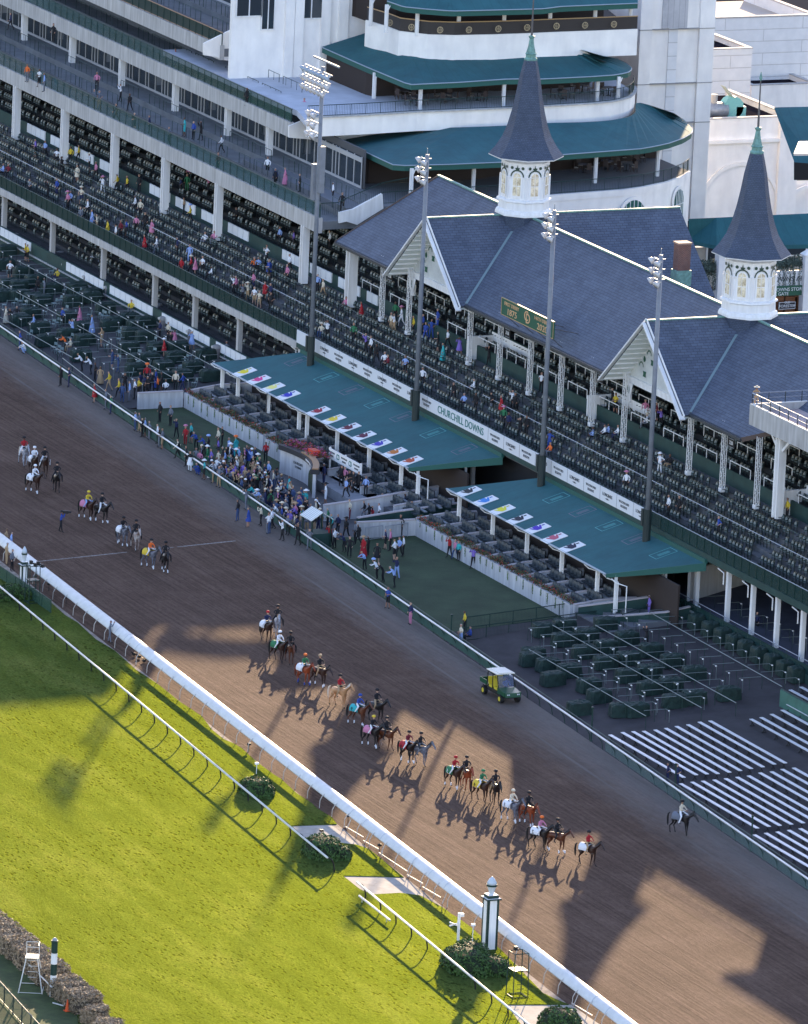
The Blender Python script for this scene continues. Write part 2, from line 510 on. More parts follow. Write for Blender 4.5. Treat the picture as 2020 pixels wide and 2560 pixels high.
# turf course with its cut edges and notches for the paths
def gp(pts, z=0): return [tuple(atz(a, b, z))[:2] for a, b in pts]
e1 = gp([(0, 1420), (70, 1478), (129, 1509), (164, 1540), (193, 1557), (240, 1600), (287, 1628), (300, 1640), (340, 1676), (383, 1704), (400, 1716), (450, 1756), (486, 1780),
         (505, 1793), (530, 1826), (560, 1850), (586, 1861), (604, 1872), (640, 1905), (686, 1939), (700, 1947), (742, 1985), (780, 2010), (793, 2023), (830, 2045), (842, 2062)])
e2 = gp([(728, 2066), (760, 2095), (869, 2111), (890, 2113), (922, 2124), (955, 2150), (985, 2175), (1009, 2194)])
e3 = gp([(857, 2191), (900, 2225), (930, 2238), (1000, 2234), (1049, 2240), (1080, 2256), (1110, 2272), (1131, 2288), (1150, 2300), (1180, 2322), (1205, 2345), (1235, 2362), (1254, 2378),
         (1300, 2425), (1357, 2484), (1390, 2500), (1422, 2513)])
e4 = gp([(1266, 2513), (1300, 2560), (1340, 2600)])
x_l = [(-200, yi(-200) - 2.0)]
poly = x_l + e1 + e2 + e3 + e4 + [(250, yi(250) - 3.5), (250, -420), (-200, -420)]
mb = MB()
bm = bmesh.new()
f = bm.faces.new([bm.verts.new((p[0], p[1], .06)) for p in poly])
bmesh.ops.triangulate(bm, faces=[f])
me = bpy.data.meshes.new('turf_course'); bm.normal_update()
for fc in bm.faces:
    if fc.normal.z < 0: fc.normal_flip()
bm.to_mesh(me); bm.free(); me.materials.append(GRASS)
o = bpy.data.objects.new('turf_course', me); COL.objects.link(o); struct(o)
eg = MB()
for i in range(len(poly) - 4):
    a, b = poly[i], poly[i + 1]
    eg.add([(a[0], a[1], 0), (b[0], b[1], 0), (b[0], b[1], .06), (a[0], a[1], .06)], [(0, 1, 2, 3)])
struct(eg.build('turf_edge', GRASS))
for nm, q in (('path', [(701, 2055), (828, 2063), (905, 2118), (860, 2116), (750, 2100)]), ('path', [(850, 2187), (1012, 2196), (1062, 2240), (925, 2243), (890, 2222)]),
              ('path', [(1255, 2509), (1428, 2512), (1500, 2562), (1500, 2640), (1310, 2640)])):
    pb = MB(); c = gp(q); pb.add([(x, y, .012) for x, y in c], [tuple(range(len(c)))])
    me_ = pb.build(nm, CRACKC); struct(me_)
    if me_.data.polygons[0].normal.z < 0: me_.data.flip_normals()
# faded chalk finish line across the dirt
fl = MB(); a = atz(92, 1404); b = atz(590, 1352)
for i in range(60):
    if i in (27, 28, 29, 30, 31, 36, 37, 41): continue
    p = a.lerp(b, i / 60); q = a.lerp(b, (i + .93) / 60); w = .07 + .05 * random.random()
    fl.add([(p.x - w, p.y, .005), (q.x - w, q.y, .005), (q.x + w, q.y, .005), (p.x + w, p.y, .005)], [(0, 3, 2, 1)])
struct(fl.build('finish_line', mat('worn_chalk', (.28, .25, .23), .9, var=.3, vs=6)))

# ---------------------------------------------------------------- rails
RAILW = mat('rail_white', (.60, .60, .58), .5, var=.08, vs=1.5, spec=.3)
RAILM = mat('rail_silver', (.55, .55, .56), .3, var=.1, vs=2, metal=.2)
POSTW = mat('rail_post', (.50, .46, .42), .5)
def rail_thing(name, label, fy, x0, x1):
    return thing(name, label, 'rail', (x0, fy(x0), 0))
def local(o, mb):  # shift a builder's world coordinates to the thing's origin
    ox, oy, oz = o.location
    mb.v = [(x - ox, y - oy, z - oz) for x, y, z in mb.v]
    return mb
xs0, xs1 = -45.0, 190.0
ir = rail_thing('inner_rail', 'long white inside rail with a broad sloping cover between the dirt track and the turf', yi, xs0, xs1)
mb = MB()
prof = [(.34, 1.12), (.33, 1.20), (.24, 1.27), (.08, 1.29), (-.10, 1.25), (-.30, 1.08), (-.46, .86), (-.48, .80), (-.44, .82), (-.27, 1.04), (-.08, 1.20), (.08, 1.24), (.26, 1.16)]
n = len(prof); N = 94
for i in range(N + 1):
    x = xs0 + (xs1 - xs0) * i / N
    for dy, z in prof: mb.v.append((x, yi(x) + dy, z))
for i in range(N):
    for k in range(n):
        a = i * n + k; b = i * n + (k + 1) % n
        mb.f.append((a, a + n, b + n, b)); mb.m.append(0)
local(ir, mb).build('rail_cover', RAILW, ir, smooth=True)
x = xs0 + 1
cnt = 0
while x < xs1:
    vis = inframe((x, yi(x), .5), 60)
    if vis and cnt < 98:
        cnt += 1
        pb = MB(); pb.tube([(x, yi(x) - .75, 0), (x, yi(x) - .72, .55), (x, yi(x) - .55, .85), (x, yi(x) - .2, 1.08)], .028, 5)
        local(ir, pb).build('post', POSTW, ir)
    x += 2.5
# double braced gate sections of the inner rail (bands and extra posts)
for px in (1130 / 1.0,):
    pass
band = MB()
for bx, by in ((293, 1572), (308, 1590), (322, 1596), (340, 1612), (877, 2026), (910, 2051), (958, 2086), (1034, 2147), (1078, 2178), (1115, 2209), (1495, 2493), (1533, 2520)):
    p = atz(bx - 8, by, 1.2); xx = p.x
    for i in range(6):
        dy, z = prof[i]; dy2, z2 = prof[i + 1]
        band.beam((xx, yi(xx) + dy, z + .006), (xx, yi(xx) + dy2, z2 + .006), .06, .012)
local(ir, band).build('joint_band', mat('joint_grey', (.42, .44, .47), .5), ir)
gx = [atz(q[0], q[1], .3).x for q in ((862, 2060), (905, 2095), (945, 2125), (1020, 2180), (1065, 2210), (1110, 2245), (1440, 2500), (1490, 2540))]
gb = MB()
for a_, b_ in zip(gx[:-1], gx[1:]):
    if b_ - a_ < 8: gb.beam((a_, yi(a_) - .75, .12), (b_, yi(b_) - .75, .35), .05)
for a_ in gx: gb.tube([(a_ + .25, yi(a_) - .75, 0), (a_ + .25, yi(a_) - .3, 1.05)], .03, 5)
local(ir, gb).build('brace', POSTW, ir)

# outer rail: thin white pipe on green posts with a green mesh screen behind it
outr = rail_thing('outer_rail', 'white pipe outside rail with a green windscreen between the dirt and the spectators', yo, -125, 160)
mb = MB(); mb.tube([(x, yo(x), 1.1) for x in range(-125, 161, 5)], .075, 8)
local(outr, mb).build('rail_pipe', RAILM, outr, smooth=True)
mb = MB(); mb.wallpath([(x, yo(x) + .38) for x in range(-125, 46, 19)], .18, 1.02, .03)
local(outr, mb).build('screen', mat('green_windscreen', (.018, .07, .058), .7, var=.2, vs=2), outr)
mb = MB(); mb.wallpath([(x, yo(x) + .38) for x in range(45, 161, 23)], .12, .98, .02)
local(outr, mb).build('wire_mesh', mat('wire_mesh', (.10, .17, .17), .5, alpha=.45), outr)
mb = MB(); mb.tube([(x, yo(x) + .40, 1.12) for x in (-125, 0, 160)], .035, 5)
local(outr, mb).build('top_rail', GREEN, outr)
x = -124; k = 0
while x < 158 and k < 98:
    if inframe((x, yo(x), .5), 30):
        pb = MB(); pb.tube([(x, yo(x) + .45, 0), (x, yo(x) + .36, .55), (x, yo(x) + .12, .9), (x, yo(x), 1.06)], .035, 5)
        local(outr, pb).build('post', GREEN, outr); k += 1
    x += 2.44

# turf rail in two runs, on curved black goosenecks that lean over the turf
def turf_rail(x0, x1, label, step, start):
    t = thing('turf_rail', label, 'rail', (x0, yt(x0), 0), group='turf rails')
    mb = MB(); mb.tube([(x, yt(x), 1.16) for x in (x0, (x0 + x1) / 2, x1)], .072, 8)
    local(t, mb).build('rail_pipe', RAILW, t, smooth=True)
    x = start
    while x < x1:
        if inframe((x, yt(x), .5), 60):
            pb = MB(); pts = []
            for i in range(8):
                u = i / 7
                pts.append((x + .10 * u, yt(x) + .62 * math.cos(u * PI / 2) ** .8 * (1 - u * .0), 1.1 * math.sin(u * PI / 2) ** 1.0))
            pb.tube(pts, .052, 6)
            local(t, pb).build('gooseneck_post', BLACK, t)
        x += step
    return t
xa = atz(0, 1468.4, 1.16).x; xb = atz(815.7, 2144.3, 1.16).x
turf_rail(xa - 8, xb, 'white turf rail on black goosenecks running from the left edge of the photo', 3.02, xb - .2 - 3.02 * 25)
xc = atz(887.5, 2205.7, 1.16).x
turf_rail(xc, xc + 60, 'white turf rail on black goosenecks running off the bottom of the photo', 3.02, xc + .15)
sr = MB(); p = atz(660 + 580 / 2.44, 1800 + 1072 / 2.44, .35); q = atz(660 + 768 / 2.44, 1800 + 1222 / 2.44, .35)
sr.tube([p, q], .07, 8)
for t_ in (.1, .9):
    s_ = p.lerp(q, t_); sr.tube([(s_.x, s_.y, .0), (s_.x, s_.y, .35)], .03, 5)
tag(sr.build('low_rail', RAILM), 'short low white pipe beside the start of the turf rail by the path', 'rail')

# ---------------------------------------------------------------- shrubs and hedges
LEAFD = mat('shrub_leaf', (.045, .095, .020), .7, var=.5, vs=5)
LEAFB = mat('hedge_leaf', (.30, .225, .145), .75, var=.45, vs=6)
CORE = mat('shrub_core', (.012, .02, .008), .9)
COREB = mat('hedge_twigs', (.09, .07, .055), .9)
def leaf(mb, c, nrm, s, mi=0):
    t = Vector((random.gauss(0, 1), random.gauss(0, 1), random.gauss(0, 1)))
    nn = (Vector(nrm) + t * .55).normalized()
    a = nn.orthogonal().normalized(); a.rotate(Matrix.Rotation(random.random() * 6.28, 3, nn)); b = nn.cross(a)
    c = Vector(c)
    mb.add([c - a * s, c - b * s * .6, c + a * s, c + b * s * .6], [(0, 1, 2, 3)], mi)
def shrub(px, py, rx, ry, h, label, n=2600, lobes=(), s=.085, cat='shrub', grp='clipped shrubs beside the rails'):
    c = atz(px, py)
    t = thing('shrub', label, cat, (c.x, c.y, .03), group=grp)
    mb = MB(); co = MB()
    parts = [(0, 0, rx, ry, h, n)] + list(lobes)
    for (dx, dy, ax, ay, ah, nn) in parts:
        co.lathe([(.15, 0), (.8, .02), (.97, .35), (.86, .62), (.55, .86), (.1, .96)], 14, (dx, dy, 0)) if False else None
        prof_ = [(.75, 0), (.93, .3), (.86, .58), (.6, .8), (.1, .9)]
        o_ = len(co.v)
        co.lathe([(r_, z_ * ah) for r_, z_ in prof_], 14, (0, 0, 0))
        for i in range(o_, len(co.v)):
            x_, y_, z_ = co.v[i]; co.v[i] = (x_ * ax + dx, y_ * ay + dy, z_)
        for _ in range(nn):
            th = random.random() * 2 * PI; ph = math.asin(random.random() ** .8) if random.random() < .75 else random.random() * .4
            bump_ = 1 + .05 * math.sin(th * 5 + dx) + .04 * math.sin(th * 9 + ph * 7)
            rr = math.cos(ph) ** .62
            k_ = bump_ * (1 - .10 * random.random() ** 2)
            pz = ah * math.sin(ph) * k_
            nr = (math.cos(th) * rr / ax, math.sin(th) * rr / ay, math.sin(ph) / ah)
            leaf(mb, (dx + ax * rr * math.cos(th) * k_, dy + ay * rr * math.sin(th) * k_, max(.03, pz)), Vector(nr).normalized(), s * (.7 + .6 * random.random()))
    mb.build('foliage', LEAFD, t); co.build('branches', CORE, t)
    return t
shrub(642, 1986, 1.55, 1.2, 1.15, 'flat-topped clipped shrub under the turf rail, the farthest up the rail of the big three')
shrub(808, 2140, 1.75, 1.35, 1.35, 'domed clipped shrub at the end of the first turf rail, beside the concrete path', lobes=[(.9, .9, .9, .7, .9, 700)])
shrub(1165, 2425, 2.2, 1.5, 1.5, 'largest spreading shrub at the foot of the green and white furlong post', 3400, lobes=[(-1.2, 1.0, 2.0, 1.1, 1.45, 1800), (1.2, 1.5, 1.3, 1.0, 1.1, 900)])
shrub(1400, 2572, 1.6, 1.3, 1.3, 'round clipped shrub cut by the bottom edge beside the pale path')
shrub(2, 1498, 1.2, 1.0, 1.0, 'small dark shrub cut off by the left edge beside the furlong post', 1500)
shrub(28, 1492, 1.0, .9, .95, 'pair of small dark shrubs between the finish post and the turf rail', 1500, lobes=[(.9, .8, .8, .7, .85, 700)])
def hedge(pts, w, h, label, n):
    P = [atz(a, b, h) for a, b in pts]
    c = P[0]
    t = thing('hedge', label, 'hedge', (c.x, c.y, 0), group='brown clipped hedge at the lower left')
    mb = MB(); co = MB()
    pl = [(p.x - c.x, p.y - c.y) for p in P]
    co.wallpath(pl, 0, h * .9, w * .86)
    tot = sum((P[i + 1] - P[i]).length for i in range(len(P) - 1))
    for _ in range(n):
        u = random.random() * tot; i = 0
        while i < len(P) - 2 and u > (P[i + 1] - P[i]).length: u -= (P[i + 1] - P[i]).length; i += 1
        d = (P[i + 1] - P[i]); L = d.length; d.z = 0; d.normalize(); s_ = Vector((-d.y, d.x, 0))
        base = P[i] + d * min(u, L); base.z = 0
        r_ = random.random()
        if random.random() < .10:      # rounded ends
            sg = random.choice((0, 1)); en = P[0] if sg == 0 else P[-1]; dd = (P[1] - P[0]) if sg == 0 else (P[-1] - P[-2]); dd.z = 0; dd.normalize()
            s2 = Vector((-dd.y, dd.x, 0)); q = Vector((en.x, en.y, 0)) + s2 * random.uniform(-w / 2, w / 2) + dd * ((-1 if sg == 0 else 1) * random.uniform(0, .18)) + Vector((0, 0, random.uniform(.03, h)))
            leaf(mb, q - Vector((c.x, c.y, 0)), tuple(dd * (-1 if sg == 0 else 1)), .07); continue
        wob = .06 * math.sin(base.x * 2.1) + .05 * math.sin(base.x * 5.3)
        if r_ < .5: q = base + s_ * random.uniform(-w / 2, w / 2) + Vector((0, 0, h + wob)); nr = (0, 0, 1)
        else:
            sg = 1 if r_ < .75 else -1
            q = base + s_ * (sg * (w / 2 + wob)) + Vector((0, 0, random.uniform(.05, h))); nr = tuple(s_ * sg)
        q = q + Vector((random.gauss(0, .03), random.gauss(0, .03), random.gauss(0, .03)))
        leaf(mb, q - Vector((c.x, c.y, 0)), nr, .065 * (.7 + .7 * random.random()))
    mb.build('foliage', LEAFB, t); co.build('branches', COREB, t)
hedge([(-60, 2262), (0, 2305), (60, 2352), (138, 2420)], 2.0, 1.25, 'long brown clipped hedge along the lower left corner of the turf', 15000)
hedge([(150, 2436), (185, 2462), (222, 2492)], 1.9, 1.15, 'block of brown hedge just right of the black and white banded pole', 7000)
hedge([(212, 2518), (262, 2524)], 1.5, .9, 'small square block of brown hedge beside the orange cone', 3600)
hedge([(238, 2550), (300, 2556)], 1.5, .9, 'small square block of brown hedge cut by the bottom edge', 3600)
# mower-worn verge under the hedge
vb = MB(); c = gp([(-40, 2360), (0, 2375), (130, 2490), (190, 2520), (200, 2600), (-40, 2600)])
vb.add([(x, y, .066) for x, y in c], [tuple(range(len(c)))]); o = vb.build('infield_grass', mat('verge_grass', (.05, .072, .02), .95, var=.35, vs=.8, bump=.6, bs=8)); struct(o)
if o.data.polygons[0].normal.z < 0: o.data.flip_normals()

# ---------------------------------------------------------------- posts and stands on the infield
def furlong_post(px, py, h, w, label, ncol=4):
    c = atz(px, py)
    t = thing('furlong_post', label, 'post', (c.x, c.y, 0), R(0), 'green and white furlong posts')
    a = w / 2
    mb = MB(); mb.box(-a, a, -a, a, 0, h); mb.build('panel_shaft', WHITE, t)
    g_ = MB(); e = .11 * w / .62
    for sx in (-1, 1):
        for sy in (-1, 1): g_.box(sx * a - e if sx > 0 else -a - .012, sx * a + .012 if sx > 0 else -a + e, sy * a - e if sy > 0 else -a - .012, sy * a + .012 if sy > 0 else -a + e, 0, h + .01)
    g_.build('corner_trim', GREEN, t)
    cp = MB(); cp.box(-a - .13, a + .13, -a - .13, a + .13, h + .012, h + .10, 0); cp.box(-a + .02, a - .02, -a + .02, a - .02, h + .102, h + .30, 1)
    cp.build('cap', [GREEN, GREEN], t)
    tp = MB(); tp.box(-a - .10, a + .10, -a - .10, a + .10, h + .103, h + .112); tp.box(-a + .04, a - .04, -a + .04, a - .04, h + .302, h + .325)
    tp.build('cap_flashing', WHITE, t)
    r_ = w * .40
    f_ = MB(); f_.lathe([(r_ * .5, h + .32), (r_ * .62, h + .55), (r_ * 1.0, h + .86)], 8, rot=.3); f_.build('urn', mat('urn_grey', (.55, .58, .60), .5), t)
    f_ = MB(); f_.lathe([(r_ * 1.12, h + .86), (r_ * 1.14, h + .98)], 12); f_.build('urn_band', GREEN, t)
    f_ = MB(); f_.lathe([(r_ * 1.06, h + .98), (r_ * .98, h + 1.12), (r_ * .55, h + 1.36), (r_ * .25, h + 1.43), (r_ * .12, h + 1.5)], 12); f_.build('acorn_finial', mat('finial_grey', (.50, .56, .62), .45), t, smooth=True)
    return t
furlong_post(1222, 2372, 3.35, .78, 'tall square green and white furlong post with acorn finial at lower right')
furlong_post(58, 1478, 2.0, .50, 'square finish-line post, white with dark green corners and an acorn finial, at the left edge')
def banded_pole(px, py, label):
    c = atz(px, py); t = thing('banded_pole', label, 'pole', (c.x, c.y, 0))
    for i in range(5):
        z0 = i * .72; mb = MB(); mb.lathe([(.20, z0), (.20, z0 + .70)], 14); mb.build('band', (GREEN if i % 2 == 0 else WHITE), t, smooth=False)
    mb = MB(); mb.lathe([(.225, 3.60), (.225, 3.68)], 14); mb.build('cap', GREEN, t)
    mb = MB(); mb.lathe([(.16, 3.68), (.15, 3.76), (.05, 3.86)], 12); mb.build('finial', STEEL, t)
banded_pole(132, 2492, 'round pole banded black-green and white standing in the hedge gap at lower left')
# high pipe chair of the course steward
c = atz(78, 2475); t = thing('lookout_chair', 'tall white pipe lookout chair with a pale seat behind the brown hedge', 'chair', (c.x, c.y, .07), R(-25))
W3 = mat('pipe_white', (.62, .60, .56), .45)
mb = MB(); B = [(-1.05, -.75), (1.05, -.75), (1.05, .75), (-1.05, .75)]; T = [(-.42, -.36), (.42, -.36), (.42, .36), (-.42, .36)]
for i in range(4):
    pb = MB(); pb.tube([(*B[i], 0), (*T[i], 2.1)], .035, 6); pb.build('leg', W3, t)
    mb.tube([(*B[i], .05), (*B[(i + 1) % 4], .05)], .025, 5)
for z in (.5, .9, 1.3, 1.7):
    k_ = z / 2.1; mb.tube([(-1.05 + .63 * k_, -.3, z), (-1.05 + .63 * k_, .3, z)], .02, 5)
mb.build('brace', W3, t)
mb = MB(); mb.box(-.48, .48, -.42, .42, 2.1, 2.16); mb.build('seat', mat('seat_cream', (.72, .66, .52), .6), t)
mb = MB(); mb.tube([(-.46, .40, 2.16), (-.46, .40, 2.95)], .025, 5); mb.tube([(-.46, -.40, 2.16), (-.46, -.40, 2.95)], .025, 5); mb.tube([(-.46, -.40, 2.95), (-.46, .40, 2.95)], .025, 5)
mb.tube([(-.46, .40, 2.95), (.3, .40, 2.95)], .022, 5); mb.tube([(-.46, -.4, 2.6), (-.46, .4, 2.6)], .022, 5); mb.build('backrest', W3, t)
# green ladder towers for cameras
def tower(px, py, h, w, label, cams):
    c = atz(px, py); t = thing('camera_tower', label, 'stand', (c.x, c.y, .05), 0, 'green pipe camera towers')
    a = w / 2; br = MB()
    for sx, sy in ((-1, -1), (1, -1), (1, 1), (-1, 1)):
        pb = MB(); pb.tube([(sx * a * 1.1, sy * a * 1.1, 0), (sx * a, sy * a, h)], .035, 6); pb.build('leg', GREEN, t)
    Q = [(-a, -a), (a, -a), (a, a), (-a, a)]
    for z in (.05, h):
        for i in range(4): br.tube([(*Q[i], z), (*Q[(i + 1) % 4], z)], .03, 5)
    for k_ in range(7): br.tube([(a, -a * .5, .3 + k_ * .3), (a, a * .5, .3 + k_ * .3)], .022, 5)
    br.build('rungs', GREEN, t)
    mb = MB(); mb.box(-a, a, -a, a, h * .60, h * .60 + .05); mb.build('platform', GREEN, t)
    for k_ in range(cams):
        mb = MB(); mb.box(-.14, .14, -.1, .1, .05, .28); mb.lathe([(.07, -.0), (.075, .06)], 8, (0, 0, -.0)); mb.tube([(.14, 0, .16), (.36, 0, .14)], .065, 8)
        q = MB(); mb.build('camera_body', BLACK, t, loc=(-a * .6 + k_ * .42, a * (.8 if k_ % 2 else -.2), h + .02))
    return t
tower(1292, 2492, 2.9, .95, 'green pipe camera tower with a ladder beside the large shrub at lower right', 1)
tower(80, 1508, 2.9, .8, 'green pipe camera tower with a row of cameras beside the finish-line post', 4)
# orange cone
c = atz(168, 2530); t = thing('traffic_cone', 'small orange traffic cone on the grass behind the hedge', 'cone', (c.x, c.y, .07))
ORG = mat('cone_orange', (.75, .10, .02), .5)
mb = MB(); mb.lathe([(.15, .03), (.035, .72), (.03, .74)], 12); mb.build('cone_body', ORG, t, smooth=False)
mb = MB(); mb.box(-.2, .2, -.2, .2, 0, .03); mb.build('base', ORG, t)
# white pipes: rail behind the hedge and loose pipes
p = atz(-10, 2330, .8); q = atz(130, 2468, .8)
t = thing('pipe_rail', 'thin white pipe rail running behind the brown hedge past the lookout chair', 'rail', (p.x, p.y, 0))
mb = MB(); mb.tube([(0, 0, .8), (q.x - p.x, q.y - p.y, .8)], .045, 6); mb.build('rail_pipe', W3, t)
for k_ in range(5):
    s_ = Vector((q.x - p.x, q.y - p.y, 0)) * (k_ / 4.2 + .02); mb = MB(); mb.tube([(s_.x, s_.y, 0), (s_.x, s_.y, .8)], .03, 5); mb.build('post', W3, t)
mb = MB(); mb.tube([atz(132, 2507, .12), atz(160, 2515, .12), atz(163, 2508, .3)], .045, 6); tag(mb.build('loose_pipe', W3), 'bent white pipe lying left of the orange cone', 'pipe', 'loose pipes by the cone')
mb = MB(); mb.tube([atz(172, 2518, .12), atz(190, 2530, .12)], .045, 6); tag(mb.build('loose_pipe', W3), 'straight white pipe lying right of the orange cone', 'pipe', 'loose pipes by the cone')
# green wire fence in the corner
t0 = atz(-10, 2445, 1.2); t1 = atz(100, 2565, 1.2)
t = thing('mesh_fence', 'dark green mesh fence crossing the lower left corner', 'fence', (t0.x, t0.y, 0))
v = Vector((t1.x - t0.x, t1.y - t0.y, 0))
mb = MB(); mb.tube([(0, 0, 1.25), (v.x, v.y, 1.25)], .04, 6); mb.tube([(0, 0, .15), (v.x, v.y, .15)], .03, 5); mb.build('rail_pipe', GREEN, t)
for k_ in range(6):
    s_ = v * (k_ / 5); mb = MB(); mb.tube([(s_.x, s_.y, 0), (s_.x, s_.y, 1.3)], .045, 6); mb.build('post', BLACKG, t)
mb = MB(); mb.wallpath([(0, 0), (v.x, v.y)], .15, 1.2, .015); mb.build('mesh_panel', mat('fence_mesh', (.05, .09, .06), .7, alpha=.35), t)
# green screen fence by the finish post
t0 = atz(-5, 1418, .8); t1 = atz(128, 1508, .8)
t = thing('mesh_fence', 'low green screen fence between the finish-line post and the inside rail', 'fence', (t0.x, t0.y, 0))
v = Vector((t1.x - t0.x, t1.y - t0.y, 0))
mb = MB(); mb.wallpath([(0, 0), (v.x, v.y)], .05, 1.0, .02); mb.build('screen_panel', mat('fence_screen', (.03, .09, .06), .7, alpha=.7), t)
mb = MB(); mb.tube([(0, 0, 1.03), (v.x, v.y, 1.03)], .025, 5); mb.build('top_rail', GREEN, t)
for k_ in range(7):
    s_ = v * (k_ / 6); mb = MB(); mb.tube([(s_.x, s_.y, 0), (s_.x, s_.y, 1.03)], .03, 5); mb.build('post', GREEN, t)
# white direction post
c = atz(1145, 2353); t = thing('marker_post', 'slim white marker post with arms and a lamp box beside the furlong post', 'post', (c.x, c.y, .05))
mb = MB(); mb.box(-.07, .07, -.07, .07, 0, 1.85); mb.build('post', WHITE, t)
mb = MB(); mb.beam((0, -.07, 1.0), (-.1, -.62, 1.25), .08); mb.beam((0, -.07, 1.15), (-.1, -.62, 1.0), .08); mb.build('arm', WHITE, t)
mb = MB(); mb.box(-.14, .14, .0, .30, 1.62, 1.82); mb.build('lamp_box', WHITE, t)
# little box lamps in the shrubs and on stakes in the gutter
for i, (px, py, hh) in enumerate(((122, 1470, .5), (165, 1503, .5), (622, 1870, .45), (640, 1950, 1.35), (803, 2085, .4), (1180, 2370, 1.7), (870, 2048, .4), (948, 2125, .5))):
    c = atz(px, py + 8); t = thing('ground_lamp', ['small black stake lamp in the gutter right of the finish post camera tower', 'small black stake lamp in the gutter second along from the finish post', 'small stake lamp in the sandy gutter above the flat-topped shrub',
        'white box lamp standing up out of the flat-topped shrub', 'small dark stake lamp behind the domed shrub', 'white box lamp standing up out of the largest shrub', 'small stake lamp under the inside rail near the first path', 'small stake lamp under the inside rail near the second path'][i], 'lamp', (c.x, c.y, 0), group='small lamps along the inside rail')
    wm = WHITE if i in (3, 5) else BLACK
    mb = MB(); mb.tube([(0, 0, 0), (0, 0, hh)], .025, 5); mb.build('stake', wm, t)
    mb = MB(); mb.box(-.09, .09, -.12, .12, hh, hh + .14); mb.build('lamp_head', wm, t)

# ================================================================ grandstand roof with the two spires
def Z2(x, y): return (660 + x / 2.44, y / 2.44)
def Z3(x, y): return (1320 + x / 2.44, y / 2.44)
def Z4(x, y): return (x / 2.44, 600 + y / 2.44)
def Z5(x, y): return (660 + x / 2.44, 600 + y / 2.44)
def Z6(x, y): return (1320 + x / 2.44, 600 + y / 2.44)
def Z1(x, y): return (x / 2.44, y / 2.44)
def Z8(x, y): return (660 + x / 2.44, 1200 + y / 2.44)
def Z9(x, y): return (1320 + x / 2.44, 1200 + y / 2.44)
SPX = (-45.2, -3.9)            # spire centres along the stand
YE, ZE, YR, ZR, HW = 21.9, 14.15, 30.0, 19.9, 7.0
XL = -64.5
XRt = aty(1854.8, 1093.8, 21.9).x
ROOF_R = XRt
gs = thing('grandstand_roof', 'long grey slate roof of the grandstand with twin spires, two front gables and white bargeboards', 'roof', ((XL + XRt) / 2, 30, 14))
TH = .22
def zf(y): return ZR - (ZR - ZE) * abs(y - YR) / (YR - YE)
E0, E1 = SPX
front = MB()
for (xa_, xb_, ta, tb) in ((XL, E0 - HW, XL + 2.6, E0), (E0 + HW, E1 - HW, E0, E1), (E1 + HW, XRt, E1, 26.0)):
    front.slab([(xa_, YE, ZE), (xb_, YE, ZE), (tb, YR, ZR), (ta, YR, ZR)], TH)
local(gs, front).build('front_slope', SLATE, gs)
YB = 2 * YR - YE
back = MB()
for (xa_, xb_, ta, tb) in ((XL, E0 - HW, XL + 2.6, E0), (E0 + HW, E1 - HW, E0, E1), (E1 + HW, XRt, E1, 26.0)):
    back.slab([(xb_, YB, ZE), (xa_, YB, ZE), (ta, YR, ZR), (tb, YR, ZR)], TH)
local(gs, back).build('rear_slope', SLATE, gs)
YG = 21.2
